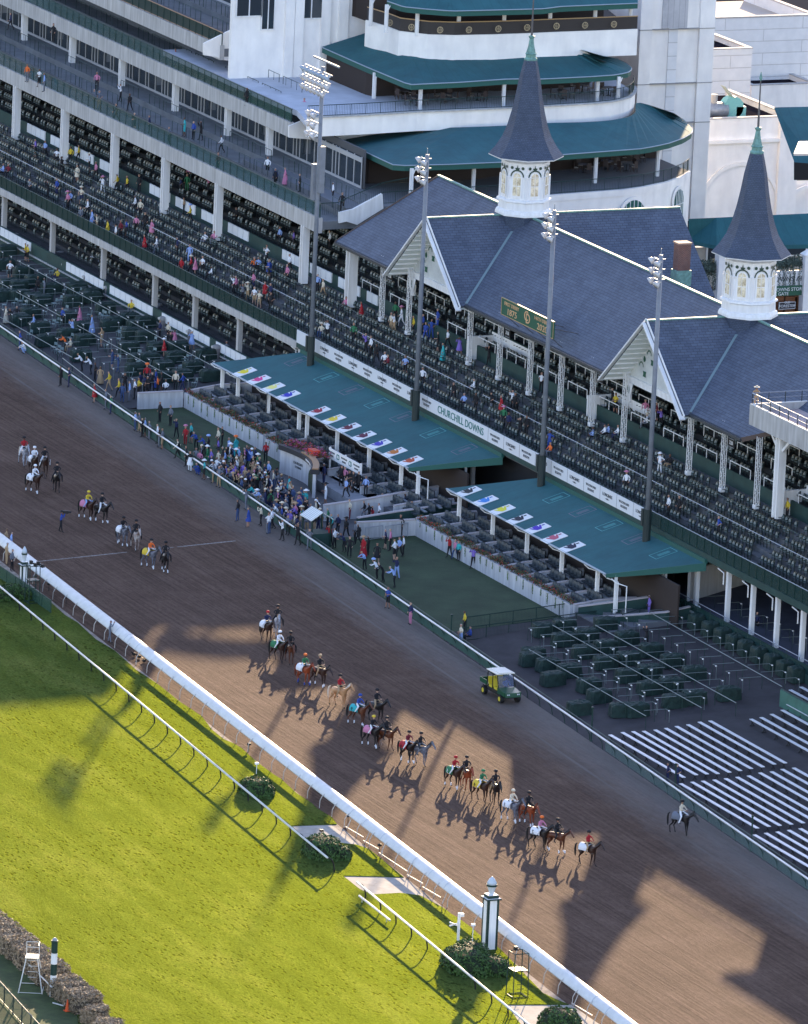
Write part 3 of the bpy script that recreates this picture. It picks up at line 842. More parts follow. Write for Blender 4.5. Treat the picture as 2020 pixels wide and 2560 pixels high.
for xc in SPX:
    w = MB()
    w.slab([(xc + HW + .15, YG, ZE - .12), (xc + HW + .15, YR, ZE - .12), (xc, YR, ZR), (xc, YG, ZR)], TH)
    w.slab([(xc - HW - .15, YR, ZE - .12), (xc - HW - .15, YG, ZE - .12), (xc, YG, ZR), (xc, YR, ZR)], TH)
    local(gs, w).build('gable_roof', SLATE, gs)
    w = MB(); ye = 44.3
    w.slab([(xc + HW + .3, YR, ZE - .25), (xc + HW + .3, ye, ZE - .25), (xc, ye, ZR), (xc, YR, ZR)], TH)
    w.slab([(xc - HW - .3, ye, ZE - .25), (xc - HW - .3, YR, ZE - .25), (xc, YR, ZR), (xc, ye, ZR)], TH)
    local(gs, w).build('rear_wing_roof', SLATE, gs)
    # copper ridge capping and valley flashings
    c = MB(); c.beam((xc, YG + .02, ZR + .05), (xc, YR - 1.6, ZR + .05), .24, .12); c.beam((xc, YR + 1.6, ZR + .05), (xc, ye, ZR + .05), .24, .12)
    local(gs, c).build('ridge_cap', COPPER, gs)
    c = MB()
    for sg in (-1, 1): c.beam((xc + sg * (HW + .05), YE + .02, ZE + .06), (xc + sg * 1.4, YR - 1.6, ZR - 1.10), .22, .05)
    local(gs, c).build('valley_flashing', mat('lead_flashing', (.17, .24, .26), .6), gs)
    # white bargeboards
    for sg in (-1, 1):
        c = MB(); c.beam((xc + sg * (HW + .32), YG - .06, ZE - .46), (xc, YG - .06, ZR - .16), .12, .46, up=(0, 1, 0))
        c.beam((xc + sg * (HW + .32), YG + .06, ZE - .26), (xc, YG + .06, ZR + .06), .34, .05, up=(0, 1, 0))
        local(gs, c).build('bargeboard', WHITE, gs)
    # boarded gable wall and slatted soffit
    yt_ = 23.1; c = MB()
    hw2 = HW - .55
    c.add([(xc - hw2, yt_, ZE + .02), (xc + hw2, yt_, ZE + .02), (xc, yt_, ZR - .35), (xc - hw2, yt_ + .15, ZE + .02), (xc + hw2, yt_ + .15, ZE + .02), (xc, yt_ + .15, ZR - .35)],
          [(0, 1, 2), (5, 4, 3), (0, 3, 4, 1), (1, 4, 5, 2), (2, 5, 3, 0)])
    local(gs, c).build('gable_wall', mat('gable_boards', (.62, .64, .62), .6, kind='wave', ws=2.2, dir='X', w0=0., w1=.1, c2=(.45, .48, .46)), gs)
    c = MB(); c.box(xc - hw2 - .2, xc + hw2 + .2, yt_ - .12, yt_ - .003, ZE - .45, ZE + .12); c.box(xc - hw2, xc + hw2, yt_ - .2, yt_ - .123, ZE - .05, ZE + .10)
    local(gs, c).build('gable_beam', WHITE, gs)
    c = MB()
    for k_ in range(11):
        for sg in (-1, 1):
            u = (k_ + .5) / 11; xx = xc + sg * (HW - HW * u * .98); zz = ZE + (ZR - ZE) * u - .47
            c.beam((xx, YG, zz), (xx, yt_, zz), .09, .12)
    local(gs, c).build('soffit_rafter', WHITE, gs)
    c = MB()
    for sg in (-1, 1): c.slab([(xc + sg * HW, YG, ZE - .42), (xc + sg * HW, yt_, ZE - .42), (xc, yt_, ZR - .40), (xc, YG, ZR - .40)], .02)
    local(gs, c).build('soffit', mat('soffit_boards', (.80, .84, .80), .7), gs)
    # green ornaments on the gable wall: arcs, discs and flared pots following the slope
    for sg in (-1, 1):
        c = MB()
        for k_ in range(3):
            u = .22 + .2 * k_; ox = xc + sg * (hw2 * (1 - u) - .9); oz = ZE + (ZR - ZE) * u - .05
            for j in range(8):
                a0, a1 = PI * j / 8, PI * (j + 1) / 8; r0, r1 = .30, .40
                c.add([(ox + r0 * math.cos(a0), yt_ - .03, oz + r0 * math.sin(a0)), (ox + r1 * math.cos(a0), yt_ - .03, oz + r1 * math.sin(a0)), (ox + r1 * math.cos(a1), yt_ - .03, oz + r1 * math.sin(a1)), (ox + r0 * math.cos(a1), yt_ - .03, oz + r0 * math.sin(a1))], [(0, 3, 2, 1)] )
            ox2, oz2 = ox - sg * .62, oz - .28
            c.add([(ox2 - .30, yt_ - .03, oz2), (ox2 + .30, yt_ - .03, oz2), (ox2 + .2, yt_ - .03, oz2 - .22), (ox2 + .28, yt_ - .03, oz2 - .44), (ox2 - .28, yt_ - .03, oz2 - .44), (ox2 - .2, yt_ - .03, oz2 - .22)], [(5, 4, 3, 2, 1, 0)])
            if k_ < 2:
                ox3, oz3 = xc + sg * (hw2 * (1 - u - .1) - .75), ZE + (ZR - ZE) * (u + .1) + .05
                c.add([(ox3 + .19 * math.cos(a), yt_ - .03, oz3 + .24 * math.sin(a)) for a in [PI * q / 6 for q in range(12)]], [tuple(range(12))])
        local(gs, c).build('gable_ornament', SIGNG, gs)
    # carved column head with a green oval
    xx = xc - 5.7
    c = MB(); c.prism([(xx - .3, 22.9), (xx + .3, 22.9), (xx + .3, 23.02), (xx - .3, 23.02)], ZE - 1.9, ZE - .4)
    c.add([(xx - .75, 22.85, ZE - .4), (xx + .75, 22.85, ZE - .4), (xx + .3, 22.85, ZE - 1.5), (xx - .3, 22.85, ZE - 1.5)], [(0, 3, 2, 1)])
    local(gs, c).build('column_bracket', WHITE, gs)
    c = MB(); c.add([(xx + .2 * math.cos(a), 22.82, ZE - .95 + .36 * math.sin(a)) for a in [PI * q / 8 for q in range(16)]], [tuple(range(16))]); local(gs, c).build('bracket_oval', SIGNG, gs)
for (xa_, xb_) in ((XL + 2.4, E0 - 1.6), (E0 + 1.6, E1 - 1.6), (E1 + 1.6, 26.0)):
    c = MB(); c.beam((xa_, YR, ZR + .05), (xb_, YR, ZR + .05), .26, .12); local(gs, c).build('ridge_cap', COPPER, gs)
for (xa_, xb_) in ((XL, E0 - HW), (E0 + HW, E1 - HW), (E1 + HW, XRt)):
    c = MB(); c.beam((xa_, YE - .08, ZE - .16), (xb_, YE - .08, ZE - .16), .16, .22); local(gs, c).build('gutter', mat('dark_gutter', (.05, .055, .06), .5), gs)
c = MB(); c.beam((XL - .05, YE, ZE - .12), (XL + 2.5, YR, ZR - .05), .12, .3); c.beam((XRt + .05, YE, ZE - .12), (26.05, YR, ZR - .05), .14, .34)
local(gs, c).build('verge_board', mat('brown_verge', (.10, .07, .06), .7), gs)
# closed underside ceiling so that no light leaks into the stand
c = MB()
for (x0, x1) in ((XL + .3, XRt)[:2],): c.box(x0, x1, YE + 2.0, YB - .4, ZE - .30 + 1.0, ZE - .12 + 1.0)
local(gs, c).build('ceiling', DARK2, gs)

def spire(xc, lab):
    t = thing('spire', lab, 'spire', (xc, YR, 16.5), group='twin spires')
    r8 = R(-22.5); k = 16.5
    def L(prof, name, m, n=8, sm=False):
        mb = MB(); mb.lathe([(r_, z_ - k) for r_, z_ in prof], n, rot=r8); return mb.build(name, m, t, smooth=sm)
    L([(1.9, 16.6), (1.98, 18.6), (2.16, 20.05)], 'slate_skirt', SLATES)
    L([(2.34, 20.02), (2.34, 20.2), (2.24, 20.42), (2.12, 20.5), (2.10, 21.12), (2.28, 21.2), (2.25, 21.33), (2.06, 21.42)], 'cornice_base', WHITE)
    L([(2.0, 21.40), (2.0, 23.22)], 'lantern_body', WHITE)
    L([(2.08, 23.20), (2.10, 23.30), (2.0, 23.34)], 'string_course', WHITE)
    L([(1.99, 23.33), (1.99, 24.42), (2.12, 24.5), (2.9, 24.84)], 'frieze', WHITE)
    L([(3.08, 24.80), (3.10, 24.88)], 'eaves_board', WHITE)
    L([(3.10, 24.89), (2.55, 25.55), (2.02, 26.4), (1.66, 27.35), (1.36, 28.5), (1.12, 29.7), (.90, 31.1), (.66, 32.2), (.52, 32.75)], 'slate_spire', SLATES)
    L([(.54, 32.74), (.56, 32.86), (.42, 32.98), (.42, 33.2), (.50, 33.28), (.40, 33.38), (.26, 33.9), (.17, 34.5), (.26, 34.66), (.28, 34.74), (.1, 34.8)], 'copper_cap', COPPER, 10)
    L([(.10, 34.78), (.09, 36.2), (.07, 36.25), (.055, 38.3), (.05, 38.4)], 'flagpole', mat('needle_grey', (.11, .10, .10), .5), 6)
    L([(.03, 38.36), (.13, 38.6), (.02, 39.1)], 'finial', COPPER, 8)
    ap = 2.0 * math.cos(PI / 8)
    GL = mat('sunglow_glass', (.48, .46, .38), .12, var=.6, vs=3.5, spec=.7, emit=(1.0, .82, .48), es=.05)  # cream tone and faint glow imitate sun showing through the panes
    for i in range(8):
        a = i * PI / 4; n_ = Vector((math.cos(a), math.sin(a), 0)); h_ = Vector((-math.sin(a), math.cos(a), 0))
        def P(u, z, d=0.): return n_ * (ap + d) + h_ * u + Vector((0, 0, z - k))
        w2 = .33; zb, zs = 21.75, 23.30
        arch = [(w2 * math.cos(q), zs + w2 * math.sin(q)) for q in [PI * j / 10 for j in range(11)]]
        fr = MB(); o2 = [(-.45, 21.55), (.45, 21.55)] + [(.45 * math.cos(q), zs + .45 * math.sin(q)) for q in [PI * j / 10 for j in range(11)]]
        fr.add([P(u, z, .02) for u, z in o2] + [P(u, z, .07) for u, z in o2], [tuple(range(len(o2), 2 * len(o2)))] + [(j, (j + 1) % len(o2), len(o2) + (j + 1) % len(o2), len(o2) + j) for j in range(len(o2))])
        f_ = fr.build('window', WHITE, t)
        gl = MB(); o3 = [(-w2, zb), (w2, zb)] + arch; gl.add([P(u, z, .085) for u, z in o3], [tuple(range(len(o3)))]); gl.build('pane', GL, f_)
        mu = MB(); mu.beam(P(0, zb, .10), P(0, zs + w2, .10), .03); mu.beam(P(-w2, 22.55, .10), P(w2, 22.55, .10), .05); mu.beam(P(-w2, zs, .10), P(w2, zs, .10), .03); mu.build('glazing_bar', WHITE, f_)
        orn = MB()
        for j in range(10):
            q0, q1 = PI * j / 10, PI * (j + 1) / 10
            orn.add([P(.50 * math.cos(q0), zs + .50 * math.sin(q0), .055), P(.60 * math.cos(q0), zs + .62 * math.sin(q0), .055), P(.60 * math.cos(q1), zs + .62 * math.sin(q1), .055), P(.50 * math.cos(q1), zs + .50 * math.sin(q1), .055)], [(0, 1, 2, 3)])
        fl_ = [(-.10, 23.88), (-.20, 24.0), (-.16, 24.08), (-.06, 24.05), (0, 24.32), (.06, 24.05), (.16, 24.08), (.20, 24.0), (.10, 23.88)]
        orn.add([P(u, z, .056) for u, z in fl_], [tuple(reversed(range(len(fl_))))])
        for u in (-.47, .47):
            orn.add([P(u + .13 * math.cos(q), 24.05 + .13 * math.sin(q), .055) for q in [PI * j / 8 for j in range(16)]], [tuple(range(16))])
        orn.build('green_ornament', mat('ornament_green', (.035, .065, .045), .6), t)
        if True:
            co_ = MB(); a2 = a + PI / 8; v = Vector((math.cos(a2), math.sin(a2), 0)) * 2.0
            co_.beam((v.x, v.y, 21.42 - k), (v.x, v.y, 23.2 - k), .16); co_.build('corner_pilaster', WHITE, t)
spire(SPX[0], 'left of the twin spires, slate cone over a white eight-sided lantern with arched windows')
spire(SPX[1], 'right of the twin spires, slate cone over a white eight-sided lantern with arched windows')
# brick chimney on the rear roof
p = aty(*Z6(935, 185), 36.5)
t = thing('chimney', 'square red brick chimney on the rear slope of the slate roof between the spires', 'chimney', (p.x, 36.5, p.z))
mb = MB(); mb.box(-.45, .45, -.55, .55, -1.2, 2.2); mb.build('stack', RED, t)
mb = MB(); mb.box(-.52, .52, -.62, .62, 2.2, 2.34); mb.build('cap', mat('chimney_cap', (.30, .2, .16), .8), t)
mb = MB(); mb.box(-.56, .56, -.66, .66, -1.2, .06); mb.build('flashing', COPPER, t)

# ================================================================ seating decks
DX0, DX1 = -158.0, 62.0
rows_f = [(17.75 + .78 * i, 6.42 + .37 * i) for i in range(7)]
rows_r = [(24.6 + .86 * i, 9.95 + .43 * i) for i in range(13)]
dk = thing('seating_deck', 'long stepped concrete deck of green seats behind the white banner', 'grandstand', ((DX0 + DX1) / 2, 20, 6))
mb = MB()
for (y, z) in rows_f: mb.box(DX0, DX1, y - .12, y + .655, z - .5, z)
mb.box(DX0, DX1, 23.09, 24.5, 8.2, 8.95)
local(dk, mb).build('front_tier', STEP, dk)
mb = MB(); mb.box(DX0, DX1, 24.2, 24.35, 8.952, 10.15); local(dk, mb).build('rear_parapet', GREENW, dk)
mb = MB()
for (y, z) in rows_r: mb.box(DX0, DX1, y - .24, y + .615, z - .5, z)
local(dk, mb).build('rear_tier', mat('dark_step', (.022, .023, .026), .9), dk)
mb = MB(); mb.box(DX0, DX1, 36.0, 36.2, 9, 15.6); mb.box(-166, -88, 36.0, 36.2, 15.61, 20.3); mb.box(DX0, DX1, 25.2, 25.4, 0, 6.2)  # raised strip behind the balconies is added, unseen, to block sun leaks
local(dk, mb).build('back_wall_with_sun_block', DARK2, dk)
mb = MB(); mb.box(DX0, DX1, 17.6, 25.1, 5.72, 5.92); local(dk, mb).build('soffit_slab', mat('slab_underside', (.10, .105, .11), .9), dk)

SRK = []      # everything that seats are collected into
def fascia(x0, x1): pass
fa = thing('lower_balcony', 'white concrete edge beam and tinted glass rail of the lower balcony at left', 'balcony', (-110, 17.5, 5.7))
mb = MB(); mb.box(DX0, -61.6, 17.35, 17.58, 5.75, 6.38); local(fa, mb).build('edge_beam', CONC2, fa)
mb = MB(); mb.box(DX0, -61.6, 17.44, 17.47, 6.40, 7.42); local(fa, mb).build('glass_rail', mat('mesh_rail', (.012, .045, .042), .4, alpha=.72), fa)
mb = MB(); mb.tube([(DX0, 17.45, 7.46), (-61.6, 17.45, 7.46)], .035, 5); local(fa, mb).build('hand_rail', GREEN, fa)
x = -156; k = 0
while x < -62:
    if inframe((x, 17.4, 7), 10): mb = MB(); mb.box(x - .03, x + .03, 17.40, 17.46, 6.3, 7.45); local(fa, mb).build('rail_post', GREEN, fa)
    x += 1.25
fb = thing('deck_rail', 'dark green edge and mesh rail of the deck right of the white banner', 'balcony', (30, 17.5, 5.7))
mb = MB(); mb.box(6.4, DX1, 17.35, 17.58, 5.85, 6.38); local(fb, mb).build('edge_beam', GREENW, fb)
mb = MB(); mb.box(6.4, DX1, 17.44, 17.47, 6.40, 7.42); local(fb, mb).build('mesh_rail', MATS['mesh_rail'], fb)
mb = MB(); mb.tube([(6.4, 17.45, 7.46), (DX1, 17.45, 7.46)], .035, 5); local(fb, mb).build('hand_rail', STEEL, fb)
x = 8
while x < 60:
    if inframe((x, 17.4, 7), 10): mb = MB(); mb.box(x - .03, x + .03, 17.40, 17.46, 6.3, 7.45); local(fb, mb).build('rail_post', GREEN, fb)
    x += 1.25

# the long white banner
XB0, XB1 = -61.3, 6.3
bn = thing('banner', 'long white banner along the deck front printed CHURCHILL DOWNS between sponsor names', 'banner', ((XB0 + XB1) / 2, 17.3, 6.3))
BW = mat('banner_white', (.66, .67, .69), .7)
mb = MB(); mb.box(XB0, XB1, 17.26, 17.34, 6.36, 7.44); local(bn, mb).build('cloth', BW, bn)
mb = MB(); mb.box(XB0, XB1, 17.28, 17.58, 5.95, 6.355); local(bn, mb).build('edge_beam', GREENW, bn)
mb = MB(); mb.box(XB0, XB1, 17.36, 17.42, 7.442, 7.49); local(bn, mb).build('top_rail', GREEN, bn)
INK = mat('ink_grey', (.09, .10, .11), .8); TEAL = mat('ink_teal', (.02, .16, .14), .8)
cdx = aty(*Z5(1200, 1060), 17.25).x
W_ = 3.0
letters('CHURCHILL DOWNS', .86, TEAL, bn, (cdx, 17.245, 6.88), FACE_Y, sx=1.08, name='lettering')
xs_ = []
k = 0; x = cdx - 6.6
while x > XB0 + 1: xs_.append((x, k % 2)); x -= 2.95; k += 1
k = 0; x = cdx + 6.6
while x < XB1 - .6: xs_.append((x, k % 2)); x += 2.95; k += 1
for x, kk in xs_:
    if kk == 0:
        letters('WOODFORD', .27, INK, bn, (x, 17.245, 7.04), FACE_Y, sp=1.15); letters('RESERVE', .27, INK, bn, (x, 17.245, 6.72), FACE_Y, sp=1.15)
    else:
        letters('LONGINES', .36, INK, bn, (x, 17.245, 6.96), FACE_Y)
        mb = MB(); mb.add([(x - .4, 17.25, 6.66), (x, 17.25, 6.60), (x + .4, 17.25, 6.66), (x, 17.25, 6.74)], [(0, 1, 2, 3)]); local(bn, mb).build('wing_mark', INK, bn)
for i in range(1, 23):
    x = XB0 + i * 2.95
    if x < XB1 and abs(x - cdx) > 5: mb = MB(); mb.box(x - .012, x + .012, 17.245, 17.262, 6.37, 7.43); local(bn, mb).build('seam', CONC, bn)

# ---- columns
def lattice(x, y, z0, z1, label, grp):
    t = thing('column', label, 'column', (x, y, z0), group=grp)
    mb = MB()
    for sx in (-.15, .15):
        for sy in (-.15, .15): mb.box(sx - .025, sx + .025, sy - .025, sy + .025, 0, z1 - z0)
    mb.build('corner_angles', WHITE, t)
    mb = MB(); n_ = int((z1 - z0) / .34)
    for i in range(n_):
        za, zb = i * .34, (i + 1) * .34; s_ = 1 if i % 2 else -1
        mb.beam((-.15 * s_, -.165, za), (.15 * s_, -.165, zb), .03, .02); mb.beam((.165, -.15 * s_, za), (.165, .15 * s_, zb), .03, .02)
    mb.build('lacing', WHITE, t)
    mb = MB(); mb.box(-.21, .21, -.21, .21, 0, .3); mb.build('base', WHITE, t)
    return t
colx = [-56.1, -50.7, -38.6, -32.8, -27.0, -21.2, -15.4, -9.6, 2.0, 7.8, 13.6]
ordn = ['first', 'second', 'third', 'fourth', 'fifth', 'sixth', 'seventh', 'eighth', 'ninth', 'tenth', 'eleventh', 'twelfth']
for i, x in enumerate(colx): lattice(x, 22.6, 9.0, ZE + .4, 'white latticed iron column under the slate eave, %s from the left' % ordn[i], 'latticed columns of the grandstand')
def hcol(x, y, z0, z1, w, label, grp, two=True):
    t = thing('column', label, 'column', (x, y, z0), group=grp)
    h = z1 - z0
    mb = MB(); mb.box(-w / 2, -w / 2 + .14, -w / 2, w / 2, 0, h); mb.box(w / 2 - .12, w / 2, -w / 2, w / 2, 0, h); mb.build('flange', WHITE, t)
    mb = MB(); mb.box(-w / 2 + .14, w / 2 - .12, -.06, .06, 0, h); mb.build('web', CONC2, t)
    mb = MB(); mb.box(-.06, .2, -.2, -.062, h * .62, h * .62 + .28); mb.build('speaker_box', CONC2, t)
for i, (q, nm) in enumerate(((Z5(525, 400), 1), (Z5(240, 215), 1), (Z1(1325, 1450), 1), (Z1(1000, 1310), 1), (Z1(692, 1150), 1), (Z1(388, 985), 1), (Z1(95, 850), 1), )):
    p = aty(*q, 22.6); hcol(p.x, 22.6, 8.9, 13.9 if i else 14.3, .62 if i else .8, 'pale steel column between the second deck and the balcony above, %s from the slate roof' % ordn[i], 'steel columns under the middle balcony')
for i, q in enumerate((Z1(325, 1345), Z1(635, 1510), Z4(950, 190), Z4(1195, 330), Z4(1465, 475), Z1(30, 1195))):
    p = aty(*q, 18.0)
    t = thing('column', ['second', 'third', 'fourth', 'fifth', 'sixth', 'first'][i] + ' pale square column from the left under the lower balcony', 'column', (p.x, 18.0, 1.4), group='square columns under the lower balcony')
    mb = MB(); mb.box(-.22, .22, -.2, .2, 0, 4.30); mb.build('shaft', CONC2, t); mb = MB(); mb.box(-.34, .34, -.28, .3, 4.0, 4.34); mb.build('capital', CONC2, t)
# short white posts under the banner
for i, q in enumerate((Z5(225, 640), Z5(397, 725), Z5(567, 810), Z5(740, 915), Z5(1098, 1095), Z5(1283, 1190), Z9(435, 100), Z9(630, 205), Z9(838, 325), Z9(1042, 420), Z9(1230, 530), Z9(1380, 600), Z9(1530, 670), Z9(1685, 760))):
    p = aty(*q, 17.9)
    t = thing('post', 'short white post with a drainpipe holding up the deck edge, %s from the left' % (ordn + ['thirteenth', 'fourteenth'])[i], 'post', (p.x, 17.9, 1.2), group='white posts under the deck edge')
    mb = MB(); mb.box(-.16, .16, -.16, .16, 0, 4.6); mb.build('shaft', WHITE, t)
    mb = MB(); mb.tube([(-.3, -.3, 3.4), (-.3, -.3, 4.3), (-1.2, -.35, 4.45)], .055, 6); mb.build('drainpipe', WHITE, t)

# ================================================================ the clubhouse balconies at upper left
XE3, XE2, XE1 = -69.3, -87.5, -106.0
def level(name, y0, zb, xe, ztop, label, lamps=False, brown=False, xw=None, xt=None):
    t = thing('balcony', label, 'balcony', (xe - 30, y0, zb))
    x0 = -190; xw = xw or xe; xt = xt or xe
    mb = MB(); mb.box(x0, xe, y0 - .15, y0 + .25, zb, zb + 1.32); local(t, mb).build('edge_beam', CONC2, t)
    zf_ = zb + 1.0
    mb = MB()
    for k_, (ya, yb_, dz) in enumerate(((.25, 2.4, 0), (2.4, 4.4, .55), (4.4, 7.2, 1.1))): mb.box(x0, xe if k_ == 0 else xt, y0 + ya, y0 + yb_, zb + .3, zf_ + dz)
    local(t, mb).build('terrace_floor', mat('terrace_floor', (.15, .158, .168), .9, var=.18, vs=.6), t)
    mb = MB(); mb.box(x0, xe, y0 + .02, y0 + .05, zb + 1.34, zb + 2.42)
    local(t, mb).build('glass_rail', (MATS['mesh_rail'] if brown else GLASS), t)
    mb = MB(); mb.tube([(x0, y0 + .03, zb + 2.46), (xe, y0 + .03, zb + 2.46)], .045, 6); mb.tube([(x0, y0 + .03, zb + 1.38), (xe, y0 + .03, zb + 1.38)], .03, 5)
    local(t, mb).build('hand_rail', (WOOD if brown else GREEN), t)
    x = xe - .1; k_ = 0
    while x > x0 and k_ < 95:
        if inframe((x, y0, zb + 2), 5): mb = MB(); mb.box(x - .03, x + .03, y0 - .02, y0 + .02, zb + 1.0, zb + 2.45); local(t, mb).build('rail_post', GREEN, t); k_ += 1
        x -= 1.5
    for j, (yy, dz) in enumerate(((2.45, .55), (4.45, 1.1))):
        x = xt - .6; k_ = 0
        while x > x0 and k_ < 45:
            if inframe((x, y0 + yy, zf_ + dz), 30):
                L_ = 4.2 if (int(x) + j) % 3 else 2.4; k_ += 1
                mb = MB(); mb.tube([(x, y0 + yy, zf_ + dz - .02), (x, y0 + yy, zf_ + dz + .95), (x - L_, y0 + yy, zf_ + dz + .95), (x - L_, y0 + yy, zf_ + dz - .02)], .028, 4)
                xx = x - 1.2
                while xx > x - L_ + .4: mb.tube([(xx, y0 + yy, zf_ + dz), (xx, y0 + yy, zf_ + dz + .95)], .02, 4); xx -= 1.2
                local(t, mb).build('tier_rail', GREEN, t)
            x -= 5.1
    # glazed rear wall in white frames
    yw = y0 + 7.2
    mb = MB(); mb.box(x0, xw, yw + .1, yw + .3, zf_ + .9, ztop + .6); local(t, mb).build('rear_wall', mat('inside_grey', (.09, .092, .10), .9), t)
    mb = MB(); mb.box(x0, xw - .1, yw, yw + .04, zf_ + 1.15, ztop); local(t, mb).build('window_band', WIN, t)
    mb = MB(); x = xw - .1
    while x > x0:
        if inframe((x, yw, ztop - 1), 20): mb.box(x - .05, x + .05, yw - .06, yw - .002, zf_ + 1.1, ztop)
        x -= (1.6 if int(x * .7) % 3 else .7)
    mb.box(x0, xw - .1, yw - .07, yw - .003, zf_ + 1.1, zf_ + 1.3); mb.box(x0, xw - .1, yw - .075, yw - .004, ztop - .5, ztop - .1)
    local(t, mb).build('window_frame', mat('frame_grey_white', (.40, .40, .41), .6), t)
    return t
level('b3', 22.5, 13.85, XE3, 18.7, 'middle balcony at upper left, white edge beam, tinted glass rail and stepped terrace', xw=-77)
level('b2', 27.5, 18.55, XE2, 23.0, 'second balcony from the top at upper left, white edge beam and tinted glass rail', xw=-108, xt=-95)
level('b1', 28.6, 22.05, XE1, 27.5, 'topmost balcony at upper left with a wooden hand rail', brown=True)
top = thing('upper_stand', 'steps and rails of the highest terrace cut off by the upper left corner', 'grandstand', (-140, 33, 27))
mb = MB(); mb.box(-220, XE1 - 1, 38.2, 38.5, 23, 38); local(top, mb).build('rear_wall', mat('inside_grey', (.09, .092, .10), .9), top)
for i, (px, py) in enumerate(((62, 38), (182, 92), (306, 150), (440, 209), (571, 270), (675, 318))):
    p = aty(px, py, 27.9); hcol(p.x, 27.9, 15.2, 18.6, .5, 'pale column between the middle balcony and the one above, %s from the left' % ordn[i], 'columns between the upper balconies')
# end walls where the balconies stop, stepping up with the terraces
def sidewall(x, pts, m, name, label, cat='wall'):
    t = thing(name, label, cat, (x, pts[0][0], pts[0][1]))
    mb = MB(); n_ = len(pts)
    mb.add([(x + .12, y, z) for y, z in pts] + [(x - .12, y, z) for y, z in pts], [tuple(range(n_)), tuple(reversed(range(n_, 2 * n_)))] + [((i + 1) % n_, i, n_ + i, n_ + (i + 1) % n_) for i in range(n_)])
    local(t, mb).build('panel', m, t); return t
def yz(x, *px): return [(atx(a, b, x).y, atx(a, b, x).z) for a, b in px]
e = sidewall(-69.1, yz(-69.1, Z2(455, 1295), Z2(540, 1275), Z2(715, 1180), Z2(720, 1185), Z2(725, 1270), Z2(565, 1370), Z2(500, 1350), Z2(455, 1360)), WHITE, 'end_wall', 'stepped white end wall of the middle balcony beside the slate roof')
pts = yz(-69.1, Z2(345, 1240), Z2(450, 1235), Z2(490, 1215), Z2(720, 1115), Z2(880, 1085))
mb = MB()
for i in range(len(pts) - 1):
    (ya, za), (yb_, zb_) = pts[i], pts[i + 1]
    mb.tube([(-69.1, ya, za), (-69.1, yb_, zb_)], .035, 5)
    n_ = max(2, int(abs(yb_ - ya) / .18))
    for j in range(n_): q = j / n_; mb.tube([(-69.1, ya + (yb_ - ya) * q, za + (zb_ - za) * q - 1.0), (-69.1, ya + (yb_ - ya) * q, za + (zb_ - za) * q)], .015, 3)
local(e, mb).build('railing', GREEN, e)
e2_ = sidewall(-87.4, yz(-87.4, Z2(150, 768), Z2(265, 720), Z2(380, 700), Z2(930, 680), Z2(930, 775), Z2(480, 850), Z2(370, 890), Z2(290, 850), Z2(150, 838)), WALL, 'end_wall', 'white end wall of the second balcony behind the tallest light mast')
e3_ = sidewall(-106.2, yz(-106.2, Z1(1240, 265), Z1(1410, 180), Z1(1410, 370), Z1(1360, 365), Z1(1310, 345), Z1(1240, 335)), WALL, 'end_wall', 'white end wall of the topmost balcony with a scalloped lower edge')

# ================================================================ curved terraces and green canopies of the clubhouse end
def plan(px, z): return [tuple(atz(q[0], q[1], z)) if len(q) == 2 else tuple(atx(q[0], q[1], q[2])) for q in px]
ct = thing('curved_terraces', 'white curved clubhouse end with three green canopies over terraces of tables', 'building', (-80, 45, 10))
def add(name, mb, m, par=None, smooth=False): return local(ct, mb).build(name, m, par or ct, smooth=smooth)
par3 = [(955, 483.6), (1020, 479.5), (1180, 470), (1344, 461), (1484, 450.8), (1560, 445), (1607, 438.5), (1668, 426), (1705, 412), (1724, 399)]
p3 = plan(par3, 16.9)
mb = MB(); mb.wallpath([(p[0], p[1]) for p in p3], 15.35, 15.9, .3); add('parapet', mb, WALL)
mb = MB(); mb.wallpath([(p[0] - .1, p[1]) for p in p3], 2.0, 15.35, .35); add('curved_wall', mb, WALL)
def rail_on(path, z0, z1, m1=GREEN, dx=0., step=.16, name='railing', big=1.4):
    mb = MB(); mb.tube([(p[0] + dx, p[1], z1) for p in path], .035, 5); mb.tube([(p[0] + dx, p[1], z0 + .1) for p in path], .025, 4)
    acc = 0; last = 0
    for i in range(len(path) - 1):
        a = Vector(path[i][:2]); b = Vector(path[i + 1][:2]); L_ = (b - a).length; n_ = max(1, int(L_ / step))
        for j in range(n_):
            q = a.lerp(b, j / n_); acc += L_ / n_; bigp = acc - last > big
            if bigp: last = acc
            mb.tube([(q.x + dx, q.y, z0), (q.x + dx, q.y, z1)], .03 if bigp else .012, 4 if bigp else 3, cap=False)
    return add(name, mb, m1)
rail_on(p3, 15.95, 17.0)
